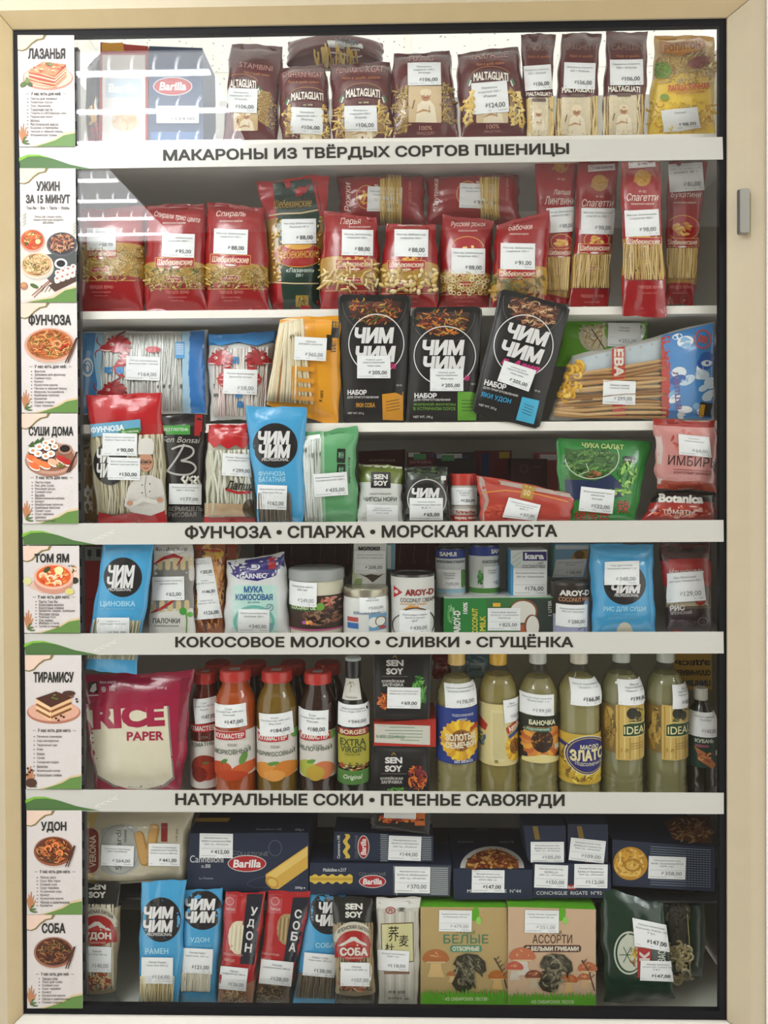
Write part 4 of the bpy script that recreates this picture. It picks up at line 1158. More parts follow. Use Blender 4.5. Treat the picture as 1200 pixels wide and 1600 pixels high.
s.text('Шебекинские', 457, 318, 60, 13, '#b99646', -3, bold=.01, sh=.25, layer=5); s.ell(466, 398, 40, 20, '#c8963c', 4); s.ell(466, 398, 38.5, 18.5, '#a62a28', 4.5); s.ell(466, 383, 22, 7, '#d8a64a', 4.8)
s.text('Шебекинские', 466, 396, 66, 15, '#d3a24e', -2, bold=.01, sh=.25, layer=6); s.text('«Лазания»', 469, 422, 44, 7, '#c9d3cb', layer=5); s.text('250 г', 468, 430, 12, 5, '#c9d3cb', layer=5)
s.rr(472, 471, 20, 19, '#a98a3c', 1, 0, 5); s.food(472, 471, 8.5, 8, ['#1d3f34', '#c9a850'], 50, 3, 1.2, 6)
s.scatter([(424, 345), (440, 342), (443, 436), (428, 436)], 'grain', 26, 5, PASTA_Y); s.scatter([(494, 345), (502, 340), (499, 436), (495, 436)], 'grain', 10, 4, PASTA_Y)
s.tag(440, 342, 494, 381, '88,00', ('Мак.изд. Шебекинские', 'Лазания № 4'), -1, '#33363a', layer=12); s.done()
sheb('red bag of quill pasta under the first bag lying on its side', [(507, 330), (590, 340), (593, 486), (500, 486)], .06, (411, 453), 'penne', 6, (534, 359, 583, 399), '88,00', [('Перья', 548, 347, 33, 12), ('макаронные изделия', 562, 355, 34, 3)], (555, 413, 60, 14), (555, 438), (553, 458), n=44, trot=1, cols=PASTA_P, ring=(555, 398, 22, 16))
sheb('red bag of shell pasta beside the quill pasta', [(604, 350), (681, 352), (684, 484), (592, 484)], .055, (421, 457), 'shell', 6, (616, 359, 669, 401), '88,00', [('Ракушки высший сорт', 641, 352, 40, 4)], (635, 414, 58, 13), (635, 443), (636, 464), n=46, trot=1, cols=PASTA_P, ring=(638, 400, 22, 14))
sheb('red bag of ring shaped elbow pasta beside the shell pasta', [(690, 335), (771, 345), (765, 483), (684, 482)], .076, (428, 459), 'ring', 5.5, (705, 388, 758, 428), '88,00', [('Русский рожок', 732, 351, 55, 10), ('макаронные изделия', 731, 361, 30, 3)], (729, 427, 54, 8), (728, 444), (725, 464), n=52, trot=1, cols=PASTA_P, ring=(730, 387, 26, 18))
sheb('red bag of bow tie pasta leaning before the tall thin bags', [(777, 352), (859, 328), (852, 482), (767, 482)], .05, (432, 466), 'bow', 6, (782, 380, 836, 421), '91,00', [('Бабочки', 813, 355, 38, 9, -4), ('макаронные изделия', 811, 366, 30, 3)], (808, 428, 60, 13), None, None, n=34, trot=1, cols=['#9a7a3c', '#7a6030', '#b08c4a', '#6a6a34'])


def lying(label, quad, d, win, ringc, tagq, price, txt):
    s = Sheet('pasta_bag', label, 'pasta bag', quad, d, group='red bags lying on their side', T=.06, base=RED, crimp=(.02, .02))
    x0, x1, y0, y1 = win
    s.poly([(x0, y0), (x1, y0), (x1, y1), (x0, y1)], '#a8823a', 1); s.rods([(x0, y0), (x1, y0), (x1, y1), (x0, y1)], 16, PASTA_Y, 1.1, name='pasta'); s.film([(x0 - 3, y0), (x1 + 3, y0), (x1 + 3, y1), (x0 - 3, y1)])
    cx, cy, r = ringc; s.ell(cx, cy, r, r + 2, '#d9a25a', 4); s.ell(cx, cy, r - 1.3, r + .7, '#a81d28', 5); s.food(cx - 3, cy, r * .5, r * .7, PASTA_Y, 14, 10, 4, 6)
    s.text('Шебекинские', cx + r - 3, cy + 2, 44, 8, '#ecd7c0', -90, bold=.02, sh=.2, layer=7)
    s.text(txt, s.quad[0][0] + 16, cy, 46, 10, '#e8cfc8', -90, bold=.01, sh=.25); s.text('ТВЕРДОЕ ЗЕРНО', x1 + 14, cy - 6, 36, 5, '#d98a84', -90); s.tag(*tagq, price, ('Мак.изд. Шебекинские', 'изделия № 223'), 2); s.done()


lying('red pasta bag lying on its side above the quill and shell pasta', [(527, 276), (662, 274), (664, 352), (533, 352)], .132, (594, 627, 276, 350), (573, 308, 17), (574, 292, 628, 332), '88,00', 'Рожки')
lying('red pasta bag lying on its side above the elbow and bow tie pasta', [(666, 276), (810, 272), (812, 350), (668, 352)], .134, (750, 779, 274, 346), (731, 303, 18), (718, 287, 772, 326), '98,00', 'Паутинка')


def tall(label, quad, d, em, name, tagq, price, lg, win, bd, tz, strip=None, ringf=None, trot=0):
    y0, y1 = quad[0][1], quad[3][1]
    s = Sheet('pasta_bag', label, 'pasta bag', quad, d, d + .025, group='tall red spaghetti bags', T=.03, base=RED, crimp=(.03, .05), bands=[((win[0] - y0) / (y1 - y0), RED), ((win[1] - y0) / (y1 - y0), '#b08a48'), (1, RED)])
    f = lambda y: ((y - y0) / (y1 - y0))
    xl = lambda y: quad[0][0] + (quad[3][0] - quad[0][0]) * f(y) + 2; xr = lambda y: quad[1][0] + (quad[2][0] - quad[1][0]) * f(y) - 2
    s.rods([(xl(win[0]), win[0]), (xr(win[0]), win[0]), (xr(win[1]), win[1]), (xl(win[1]), win[1])], 22, ['#d9bb78', '#cfae66', '#c39f54', '#e0c68a'], 1.25, name='spaghetti')
    s.film([(xl(win[0]), win[0] - 4), (xr(win[0]), win[0] - 4), (xr(win[1]), win[1] + 2), (xl(win[1]), win[1] + 2)], .004)
    if em: s.ell(em[0], em[1], em[2], em[2], '#b98a3c', 2); s.food(em[0], em[1], em[2] * .7, em[2] * .7, ['#a0742c', '#cfa452'], 14, 6, 1.4, 3); s.line([(em[0] - 14, em[1] + 6), (em[0] - 8, em[1])], 3, '#b98a3c', 2); s.line([(em[0] + 14, em[1] - 6), (em[0] + 8, em[1])], 3, '#b98a3c', 2); s.text('№ 002', em[0], em[1] + 21, 12, 4, '#d8a8a0')
    for nm in name: s.text(nm[0], *nm[1:5], '#e6cdc6', 0, bold=.008, sh=.25)
    if ringf: s.ell(*ringf, '#d9a25a', 3); s.ell(ringf[0], ringf[1], ringf[2] - 1.2, ringf[3] - 1.2, '#a81d28', 3.6)
    if ringf: s.food(ringf[0], ringf[1] + 2, ringf[2] * .66, ringf[3] * .55, ['#dba84e', '#c98f3c', '#e6bd6c'], 26, 11, 4.5, 4)
    logo(s, *lg)
    badge(s, *bd)
    if tz: s.text('ТВЕРДОЕ ЗЕРНО', tz[0], tz[1], 36, 5.5, '#d98a84'); s.text('высший сорт', tz[0], tz[1] + 9, 24, 3.4, '#cf7a76')
    if strip: s.rr(*strip, '#dcd6d6', 0, -4, 3); s.text('знак качества', strip[0] + 3, strip[1], strip[2] * .66, 4, '#8a5a78', -4, layer=4); s.ring(strip[0] - strip[2] * .38, strip[1] + 1, 3, 3, .8, '#8a3a3a', 4)
    s.tag(*tagq, price, ('Мак.изд. Шебекинские', 'спагетти 450 г'), trot, '#8a8c90'); s.done()


tall('thin red bag of flat long pasta behind the bow tie bag', [(835, 253), (901, 253), (889, 476), (848, 468)], .085, (877, 259, 11), [('Лапша', 878, 300, 27, 8), ('Лингвини', 875, 313, 48, 13)], (855, 324, 899, 363), '88,00', (876, 395, 40, 12), (402, 454), (874, 427), None, ringf=(877, 378, 17, 13), trot=-4)
tall('thin red spaghetti bag tilted, beside the flat long pasta', [(904, 253), (966, 253), (950, 480), (890, 480)], .075, (937, 286, 13), [('Спагетти', 934, 317, 50, 12)], (908, 325, 960, 366), '98,00', (929, 388, 50, 13), (398, 450), (929, 420), (925, 463), (940, 262, 42, 10), ringf=(932, 375, 20, 14), trot=1)
tall('thin red spaghetti bag whose bottom flap overhangs the shelf edge', [(971, 253), (1031, 253), (1041, 496), (973, 494)], .02, (1004, 278, 13), [('Спагетти', 1004, 308, 50, 12), ('макаронные изделия', 1004, 319, 36, 3.5)], (976, 328, 1030, 369), '98,00', (1006, 378, 54, 13), (382, 437), (1010, 407), (1016, 449), (1003, 256, 42, 12), ringf=(1006, 368, 20, 10), trot=-3)
tall('thin red bag of hollow long pasta nearest the cabinet side', [(1043, 253), (1104, 253), (1084, 477), (1040, 475)], .07, None, [('Букатини', 1072, 305, 48, 12), ('макаронные изделия', 1070, 317, 36, 3.5)], (1045, 255, 1099, 299), '88,00', (1066, 379, 50, 12), (388, 435), (1062, 408), (1063, 449), ringf=(1067, 356, 26, 20), trot=-4)

# ================================================================== third shelf: noodles and kits
NW = ['#dcdad2', '#cfccc2', '#e6e4de', '#c2beb2']
def dragon(s, cx, cy, k, fx=1, lay=4):
    R, D = '#b02c36', '#8e2029'
    L = lambda pts, w, col, ly, t=True: s.line([(cx + x * k * fx, cy + y * k) for x, y in pts], w * k, col, ly, taper=t, smooth=2)
    L([(2, 2), (16, 8), (18, 20), (6, 28), (4, 38), (16, 46)], 12, R, lay)
    for x, y in ((16, 10), (16, 18), (10, 25), (6, 32), (8, 40)): L([(x - 4, y), (x + 1, y + 1), (x + 4, y - 1)], 2, '#d9a6a2', lay + 1)
    for a in range(9):
        an = -2.6 + a * .42; L([(3, -1), (3 + 12 * math.cos(an) + 3, -1 + 11 * math.sin(an)), (6 + 21 * math.cos(an + .22), 17 * math.sin(an + .22))], 5.5, R if a % 2 else D, lay + .2)
    s.ell(cx, cy, 13 * k, 9.5 * k, R, lay + .8, rot=12 * fx); s.ell(cx - 12 * k * fx, cy + 2.5 * k, 9 * k, 5.5 * k, R, lay + .9, rot=-8 * fx)
    L([(-20, 5), (-12, 7), (-3, 6)], 2.2, '#e3ccc6', lay + 1.4); L([(-18, 0), (-26, -6), (-24, -14)], 1.8, R, lay); L([(-18, 4), (-28, 8), (-27, 18)], 1.8, R, lay); L([(2, -6), (8, -18), (18, -22)], 3.2, D, lay + 1)
    s.ell(cx - 3 * k * fx, cy - 3 * k, 3 * k, 2.2 * k, '#e6d6d0', lay + 1.6); s.ell(cx - 4 * k * fx, cy - 3 * k, 1.2 * k, 1.2 * k, '#3a1a1c', lay + 2)
    for x, y in ((6, 12), (20, 26), (-2, 30)): L([(x, y), (x + 7, y + 4), (x + 12, y + 1)], 4, R, lay)


s = Sheet('noodle_bag', 'large clear bag of white noodles with red dragons and blue ends, lying on its side', 'noodle bag', [(129, 519), (323, 516), (326, 647), (127, 648)], .09, T=.06, base='#d9dcdc', crimp=(.03, .03), wrinkle=.003)
s.rods([(150, 524), (300, 524), (300, 642), (150, 642)], 46, ['#e3e3df', '#d6d6d2', '#ececea', '#cfcfca'], 1.5, wob=1.2); s.film([(134, 522), (318, 520), (320, 643), (132, 643)], .004)
s.poly([(129, 520), (150, 520), (146, 560), (152, 600), (147, 646), (128, 647)], '#3f8cc4', 20); s.poly([(150, 520), (162, 520), (157, 580), (160, 646), (147, 646), (152, 600), (146, 560)], '#9cc4dc', 20)
s.poly([(296, 518), (324, 516), (326, 646), (298, 646), (294, 580)], '#3d7fc0', 20); s.poly([(284, 518), (297, 518), (295, 580), (299, 646), (286, 646)], '#a9c9de', 20); s.line([(322, 560), (323, 640)], 5, '#2450b0', 21)
dragon(s, 178, 541, 1.05, 1, 22); dragon(s, 172, 612, 1.0, 1, 22); s.ell(239, 546, 12, 5, '#b8303a', 22); s.ell(137, 574, 9, 15, '#d7e4ec', 22); s.ring(137, 574, 6, 10, 2, '#5a9ccc', 23); s.ring(137, 576, 3, 6, 1.6, '#5a9ccc', 23)
s.text('л', 169, 579, 11, 12, '#4a94cc', -90, bold=.06, layer=23); s.text('а', 187, 579, 11, 12, '#4a94cc', -90, bold=.06, layer=23)
s.rr(281, 547, 15, 26, '#6aa8d8', 1, 0, 22); [s.line([(275, 538 + 3 * k), (287, 538 + 3 * k)], 1.2, '#d9e6ee', 23) for k in range(6)]
s.line([(255, 520), (252, 580), (253, 644)], 1.6, '#eceef0', 21)
s.tag(197, 557, 250, 594, '164,00', ('Лапша крахмальная', 'фунчоза 400 г Китай'), 2, '#8a8c90', layer=26); s.done()
s = Sheet('noodle_bag', 'smaller clear bag with two facing red dragons and a blue top', 'noodle bag', [(325, 523), (431, 518), (421, 656), (329, 657)], .08, T=.05, base='#d9d6d2', crimp=(.05, .03), wrinkle=.0028, bands=[(.12, '#3f8fd0'), (1, '#c9c9c6')])
s.rods([(334, 545), (420, 542), (414, 650), (334, 650)], 34, ['#e3ddd6', '#d9cfc8', '#ebe6e0', '#dcc4c4'], 1.5, wob=1.1); s.film([(330, 540), (424, 538), (417, 652), (333, 652)], .004)
s.poly([(327, 535), (345, 540), (372, 534), (400, 540), (428, 532), (430, 519), (326, 524)], '#4a98d6', 20)
dragon(s, 340, 562, .95, 1, 22); dragon(s, 408, 562, .95, -1, 22)
for t, x, y in (('л', 368, 563), ('ш', 373, 616), ('а', 375, 632)): s.text(t, x, y, 10, 11, '#4a86b8', bold=.06, layer=23)
s.tag(349, 577, 402, 616, '58,00', ('Лапша крахмальная', 'фунчоза Китай'), 2, '#9a9ca0', layer=26); s.done()
s = Sheet('noodle_bag', 'tilted amber yellow bag with a clear window of pale flat noodles', 'noodle bag', [(437, 498), (533, 492), (529, 669), (417, 633)], .05, .026, T=.036, base='#e0a02c', crimp=(.05, .05), wrinkle=.003)
s.rods([(439, 506), (474, 498), (490, 632), (419, 626)], 16, ['#e3d6b8', '#d6c49c', '#ece2ca'], 2.3, wob=.7); s.film([(438, 500), (476, 494), (492, 634), (418, 628)], .005)
s.poly([(478, 500), (492, 498), (500, 660), (489, 656)], '#d8982a', 1)
for y in (572, 590, 604, 618): s.poly([(456, y), (490, y + 2), (491, y + 9), (457, y + 7)], '#dc9f38', 22)
s.poly([(456, 572), (464, 572), (466, 624), (458, 624)], '#dc9f38', 22)
s.rr(525, 515, 14, 26, '#2e2a26', 0, 4, 2); s.text('米粉', 525, 507, 10, 11, '#d9a83c', 4, layer=3); s.text('粉丝', 521, 541, 9, 20, '#2e2a26', 4, layer=3); s.rr(514, 535, 9, 24, '#2e2a26', 0, 4, 2); s.text('500 g', 502, 619, 18, 6, '#5a4012', 92, layer=3)
s.text('Noodles', 532, 545, 22, 4, '#3a2c16', 88, layer=3)
s.tag(460, 527, 510, 563, '365,00', ('Лапша', 'рисовая широкая'), 3, '#8f9195', layer=26); s.done()


def kit(label, quad, d, rot, foodc, ringc, c1, c2, pink, tagq, name, lines2, small, tq=None, tint='#d9a02c', pl=None):
    s = Sheet('noodle_kit', label, 'noodle kit', quad, d, .0165, group='black noodle kit pouches', T=.022, shape='pouch', m='pouch', base='#1d1b1c', crimp=(.05, .03), margin=.05, rc=6, wrinkle=.0008, wob=.5)
    W = '#dcdada'; k = ringc[2] / 46
    s.ring(foodc[0], foodc[1] - 12, foodc[2] + 8, foodc[3] + 24, .8, '#6a6460', 1, rot=rot, a0=180, a1=360)
    c_, q_ = math.cos(math.radians(rot)), math.sin(math.radians(rot)); fx, fy, fw, fh = foodc
    loc = lambda x, y: (fx + x * c_ - y * q_, fy + x * q_ + y * c_)
    pol = [loc(-fw, -fh * .55), loc(fw, -fh * .55), loc(fw * .9, fh * .2), loc(fw * .6, fh * .75), loc(0, fh), loc(-fw * .6, fh * .75), loc(-fw * .9, fh * .2)]
    s.poly(pol, '#4a2a1e', 1)
    s.food(fx, fy, fw, fh, tint, 170, 12, 2.1, 2, rot, poly=pol)
    s.ring(ringc[0], ringc[1], ringc[2], ringc[3], 1.5, W, 8, 60, rot)
    for c in (c1, c2): s.text('ЧИМ', c[0], c[1], c[2], c[3], W, rot, bold=.055, sh=.12, layer=9, space=-.03)
    s.text('г. Азия', *pink, '#c2357a', rot, bold=.05, sh=.3, layer=8.5)
    s.text('НАБОР', *name, W, rot, bold=.05, layer=8)
    for t, bx, col in lines2: s.text(t, *bx, col, rot, bold=.025, layer=8)
    q, col = small
    s.poly(q, col, 6); m0 = ((q[0][0] + q[1][0]) / 2, (q[0][1] + q[1][1]) / 2); dx, dy = q[3][0] - q[0][0], q[3][1] - q[0][1]
    for i in range(4): a = .3 + .12 * i; s.line([(q[0][0] + dx * a + 6, q[0][1] + dy * a), (q[1][0] + dx * a - 6, q[1][1] + dy * a)], .8, '#3a3a36', 7)
    s.poly([(m0[0] + 2, m0[1] - 2), (m0[0] + 5, m0[1] - 24), (m0[0] + 17, m0[1] - 21), (m0[0] + 15, m0[1] + 4)], '#262223', 7.5); s.text('ЧИМ ЧИМ', m0[0] + 10, m0[1] - 12, 9, 3, '#bdb8b4', rot, layer=8)
    s.tag(*(tagq or (None,) * 4), price='205,00', lines=('Набор для', 'приготовления', 'Чим-чим'), rot=rot * .9, ink='#4a4c50', quad=tq, layer=14); s.done()


FC = ['#a8622e', '#c27a3a', '#7a3a22', '#5a6a2c', '#c89a4a', '#8a2e22', '#3c2418']
kit('upright black noodle kit pouch with an orange yellow small pack, beside the amber bag', [(527, 460), (643, 461), (635, 661), (537, 661)], .055, 0, (585, 484, 42, 24), (588, 537, 43, 46), (585, 524, 62, 25), (587, 553, 63, 25), (612, 571, 14, 11), (558, 556, 610, 591), (558, 613, 30, 8),
    [('ДЛЯ ПРИГОТОВЛЕНИЯ', (567, 621, 49, 4), '#c9c7c4'), ('ЯКИ СОБА', (571, 633, 30, 7), '#cf9a3c'), ('NET WT. 215 g', (556, 646, 25, 4), '#c9c7c4')], ([(597, 616), (630, 612), (630, 657), (598, 656)], '#cf952c'), tint=FC)
kit('upright black noodle kit pouch with green lettering, middle of the three kits', [(644, 480), (753, 479), (748, 659), (636, 661)], .045, 0, (692, 501, 42, 24), (695, 556, 48, 46), (693, 543, 66, 24), (694, 569, 66, 25), (728, 590, 12, 10), (672, 576, 724, 611), (665, 618, 35, 8),
    [('ДЛЯ ПРИГОТОВЛЕНИЯ', (675, 625, 57, 4), '#c9c7c4'), ('ЖАРЕНОЙ ФУНЧОЗЫ', (679, 631.5, 66, 5), '#6f9a3c'), ('В УСТРИЧНОМ СОУСЕ', (679, 638.5, 66, 5), '#6f9a3c'), ('NET WT. 190 g', (661, 652, 30, 5), '#c9c7c4')], ([(715, 612), (746, 612), (744, 657), (715, 657)], '#6da63a'), tint=FC + ['#d8702c', '#cf8a3c'])
kit('black noodle kit pouch leaning to one side, with blue lettering', [(782, 450), (892, 479), (842, 671), (736, 645)], .028, 14.5, (834, 486, 40, 25), (818, 540, 46, 48), (825, 523, 66, 24), (816, 550, 67, 24), (814, 570, 62, 12), None, (774, 601, 35, 9),
    [('ДЛЯ ПРИГОТОВЛЕНИЯ', (782, 612, 56, 4), '#c9c7c4'), ('ЯКИ УДОН', (775, 622, 48, 9), '#3f9fc8'), ('NET WT. 215 g', (762, 636, 28, 4.5), '#c9c7c4')], ([(816, 620), (843, 626), (834, 663), (806, 656)], '#4fb0d2'), tq=[(788, 563), (838, 579), (826, 612), (777, 595)], tint=['#b07a5a', '#c9a07c', '#7a4a34', '#8e5a3e', '#d8b890'])
s = Sheet('noodle_bag', 'bright green bag with a white bowl, behind the bag of stick noodles', 'noodle bag', [(880, 503), (1012, 504), (1008, 572), (868, 572)], .095, .095, T=.02, base='#6fae2c')
s.ell(930, 520, 26, 30, '#cfc6ae', 1); s.food(928, 520, 18, 26, ['#d9c9a0', '#b89a6a', '#e6dcc0'], 40, 16, 3, 2); s.line([(908, 488), (925, 515), (945, 545)], 1.6, '#3a3a30', 3); s.ell(975, 515, 34, 27, '#d5d6d2', 1); s.ell(968, 515, 24, 25, '#7fae48', 2); s.rr(972, 500, 34, 8, '#3a3a34', 0, 0, 3)
s.tag(950, 505, 1000, 542, '251,00', ('Лапша', 'Китай'), 2, '#9a9ca0'); s.done()
s = Sheet('stick_noodle_bag', 'wide clear bag of brown stick noodles with a sky printed end, lying sideways', 'noodle bag', [(893, 557), (1117, 503), (1114, 656), (858, 656)], .052, .054, T=.056, base='#b6b4ae', crimp=(.02, .02), wrinkle=.0025, wob=2)
s.rods([(866, 588), (866, 652), (1040, 652), (1040, 562)], 15, ['#b58a58', '#c49c6a', '#9c7244', '#cba878', '#8a623a'], 3.2, wob=.7, name='stick_noodles')
s.poly([(897, 562), (1036, 530), (1036, 566), (900, 592)], '#b9c4cc', 2); s.film([(870, 575), (1040, 530), (1040, 652), (866, 652)], .0065)
for x0, x1 in ((956, 976), (1033, 1047)): s.poly([(x0, 545 - (x0 - 956) * .23), (x1, 541 - (x1 - 976) * .23), (x1 + 1, 653), (x0 + 1, 653)], '#b8453c', 30)
s.text('ЕВА', 967, 567, 44, 15, '#d8d0c4', 90, bold=.05, layer=31)
s.poly([(1034, 524), (1121, 503), (1118, 654), (1044, 654), (1047, 590)], '#4a8ac4', 30)
for i in range(26):
    a, b = s.rng.uniform(1050, 1116), s.rng.uniform(520, 650); s.ell(a, b, s.rng.uniform(5, 14), s.rng.uniform(4, 11), s.rng.choice(['#d9dfe4', '#c3d2de', '#8ab4d8', '#e6e8ea', '#2f66ae']), 31, rot=s.rng.uniform(-40, 20))
s.ring(1098, 530, 12, 14, 2.6, '#c0605c', 33); s.text('88', 1098, 530, 15, 12, '#c0605c', 12, bold=.05, layer=33); s.rr(1102, 640, 18, 22, '#2c2a20', 1, 8, 33); s.rr(1097, 642, 7, 20, '#c99a2c', 1, 8, 34); s.text('лапша', 1058, 610, 60, 9, '#7a5a8a', 84, layer=33)
s.scatter([(862, 578), (906, 570), (908, 612), (884, 628), (858, 624)], 'elbow', 36, 11, ['#d9ac3c', '#c9962a', '#e3bc54'], lift=.004, name='pasta_nests')
s.tag(942, 595, 993, 632, '299,00', ('Лапша соевая', 'спаржа Китай'), 2, '#9a9ca0', layer=34); s.done()

# ================================================================== fourth shelf
s = Sheet('noodle_bag', 'yellow brown bag squeezed between the upright rail and the chef bag', 'noodle bag', [(128, 690), (164, 694), (166, 815), (128, 815)], .12, T=.05, base='#8a6a2c')
s.rr(138, 712, 18, 40, '#c9c2b8', 1, 0, 1); s.rr(137, 780, 16, 44, '#cfcac2', 1, 0, 1); s.poly([(148, 750), (164, 740), (165, 812), (140, 812)], '#a8842a', 1.5); s.line([(130, 730), (146, 728)], 3, '#b8403a', 2); s.done()
s = Sheet('glass_noodle_bag', 'red topped glass noodle bag picturing a chef with folded arms, with two price stickers', 'noodle bag', [(134, 618), (253, 614), (262, 817), (152, 817)], .052, .022, T=.034, base='#b2202a', crimp=(.04, .03), wrinkle=.0024, bands=[(.3, '#b8242c'), (.93, '#b8ae92'), (1, '#a81f2a')], bulge=0)
s.rods([(150, 682), (254, 678), (256, 806), (160, 806)], 36, ['#d3ccb4', '#c3ba9c', '#dfd9c6', '#b8ae90'], 1.6, wob=1.8)
s.film([(146, 664), (256, 662), (258, 808), (156, 808)], .004)
s.poly([(141, 663), (219, 655), (220, 673), (143, 683)], '#6fa8c4', 20); s.text('ФУНЧОЗА', 168, 670, 52, 10, '#dfe6ea', -5, bold=.05, layer=21); s.poly([(186, 671), (219, 668), (219, 677), (186, 680)], '#4a8a3c', 20.5); s.text('без глютена', 203, 674, 26, 4, '#dfe6d8', -5, layer=21)
s.ell(172, 724, 26, 34, '#232022', 20); s.text('ЧИ', 161, 712, 20, 22, '#dcdad6', 0, bold=.05, sh=.12, layer=21); s.text('ЧИ', 161, 735, 20, 22, '#dcdad6', 0, bold=.05, sh=.12, layer=21)
s.poly([(194, 790), (200, 762), (214, 744), (236, 742), (252, 750), (259, 775), (258, 806), (214, 806)], '#d6d2cc', 21)
s.poly([(216, 694), (216, 710), (239, 710), (241, 694), (238, 686), (228, 683), (219, 687)], '#dedad4', 22); s.ell(228, 722, 11.5, 15, '#c99a80', 21.8); s.line([(219, 722), (237, 722)], 1.4, '#3a3634', 23); s.ring(223.5, 722, 4, 3, .9, '#3a3634', 23); s.ring(232.5, 722, 4, 3, .9, '#3a3634', 23); s.line([(224, 731), (228, 732.5), (232, 731)], 1.2, '#8a4a40', 23); s.line([(228, 723), (227, 727), (229, 727.5)], .8, '#a87860', 23)
s.line([(200, 782), (218, 786), (240, 782), (256, 778)], 9, '#c7c2bc', 23); s.line([(204, 790), (224, 780), (246, 786)], 7, '#dedad4', 23.5); s.ell(203, 786, 5, 4, '#c99a80', 24); s.ell(250, 781, 5, 4, '#c99a80', 24); s.line([(229, 742), (226, 760), (228, 776)], .9, '#a8a29c', 24)
for y in (756, 768): s.ell(234, y, 1, 1, '#4a4644', 24); s.ell(222, y + 2, 1, 1, '#4a4644', 24)
s.poly([(154, 800), (176, 806), (206, 801), (236, 806), (262, 796), (262, 817), (154, 817)], '#b0222c', 23)
s.tag(160, 677, 214, 712, '90,00', ('Фунчоза из зеленых', 'бобов Чим-чим 100 гр'), 1, '#3c3e42', layer=27); s.tag(169, 715, 219, 750, '150,00', ('Фунчоза из зеленых', 'бобов Чим-чим 300 гр'), 1, '#3c3e42', layer=27); s.done()
s = Sheet('rice_noodle_bag', 'black rice noodle bag with a large looping letter, beside the chef bag', 'noodle bag', [(252, 650), (321, 646), (319, 817), (262, 817)], .072, .026, T=.026, base='#232022', wrinkle=.002)
s.poly([(254, 665), (297, 664), (297, 679), (255, 679)], '#4f9a4a', 1); s.text('БЕЗ ГЛЮТЕНА', 275, 671, 38, 5, '#d6e2d2', layer=2, bold=.02); s.rr(310, 664, 12, 34, '#a82a2e', 1, 2, 1)
s.text('Sen Bonsai', 283, 687, 60, 9, '#b9b5b0', 2, bold=0, sh=.3, layer=2)
s.line([(262, 735), (276, 716), (284, 702), (288, 694)], 3, '#b9b5b2', 2, smooth=3); s.line([(268, 702), (284, 695), (302, 699), (303, 710), (290, 718), (280, 720), (300, 722), (308, 732), (298, 742), (278, 742), (264, 738), (256, 732), (258, 724)], 3, '#b9b5b2', 2, smooth=3)
s.rods([(284, 744), (314, 744), (314, 756), (284, 756)], 5, NW, 2, name='noodles')
s.text('ВЕРМИШЕЛЬ', 290, 795, 53, 7, '#aaa6a2', bold=.01, layer=2); s.text('РИСОВАЯ', 285, 804, 43, 7, '#aaa6a2', bold=.01, layer=2)
s.tag(264, 756, 315, 788, '177,00', ('Вермишель рисовая', '300 г Китай'), 1, '#85878b', layer=12); s.done()
s = Sheet('noodle_bag', 'white noodle bag with a jagged red top, behind the sky blue bag', 'noodle bag', [(325, 664), (388, 662), (402, 817), (319, 817)], .055, .024, T=.036, base='#cfcabc', bands=[(.22, '#b8242c'), (.95, '#cdc8ba'), (1, '#b8242c')], wrinkle=.0024)
s.rods([(327, 704), (388, 702), (396, 806), (323, 806)], 18, ['#d6d8c4', '#dedcd0', '#c6c8b0', '#e3e0d6'], 2.2, wob=1.6); s.film([(326, 690), (392, 690), (398, 808), (322, 808)], .005)
s.poly([(326, 690), (334, 700), (344, 694), (356, 702), (368, 695), (380, 702), (391, 692), (389, 676), (326, 678)], '#b8242c', 24)
s.line([(328, 684), (350, 678), (388, 684)], 1, '#cf6a66', 25); s.text('Лапша', 376, 759, 46, 14, '#2a2624', 4, bold=.03, sh=.3, layer=26); s.line([(352, 764), (370, 770), (396, 769)], 4, '#b8242c', 25); s.poly([(320, 786), (397, 788), (399, 806), (320, 806)], '#c3a888', 24); s.ell(392, 795, 13, 15, '#5a4a34', 25)
s.tag(347, 709, 396, 744, '299,00', ('Лапша "Фирменная"', 'рисовая 500 г'), 3, '#7c7e82', layer=27); s.done()


CHIM = '#4fa3cf'


def chim(label, quad, d, circ, words, name, tagq, price, T=.03, win=None, wincol=None, prof=None, cols=None, tq=None, rot=0, sub=None, lines=('Лапша', 'Чим-чим 300 гр'), base=CHIM, ink='#7c7e82', group='sky blue noodle packs', nname='noodles', finish=True, cat='noodle pack', kind='noodle_pack', trot=0, nr=26, wr=.0018, dt=None):
    s = Sheet(kind, label, cat, quad, d, dt, group=group, T=T, base=base, crimp=(.03, .03), wrinkle=wr, m='film')
    s.ell(*circ, '#27262a', 1, n=40)
    for w in words: s.text('ЧИМ', *w, '#dcdada', rot, bold=.055, sh=.12, layer=2, space=-.03)
    if prof: s.text('PROFESSIONAL', *prof, '#cfcdcc', rot, bold=.02, sh=.15, layer=2)
    for nm in name: s.text(nm[0], *nm[1:5], '#a5d3e8', rot, bold=.03, layer=2)
    if sub: s.text(sub[0], *sub[1:5], '#79bcdc', rot, layer=2)
    if win:
        s.poly(win, wincol, 1); s.rods(win, nr, cols, 1.2, wob=.5, name=nname); s.film(win, .0035)
    if price: s.tag(*(tagq or (None,) * 4), price=price, lines=lines, rot=trot, ink=ink, quad=tq, layer=16)
    return s.done() if finish else s


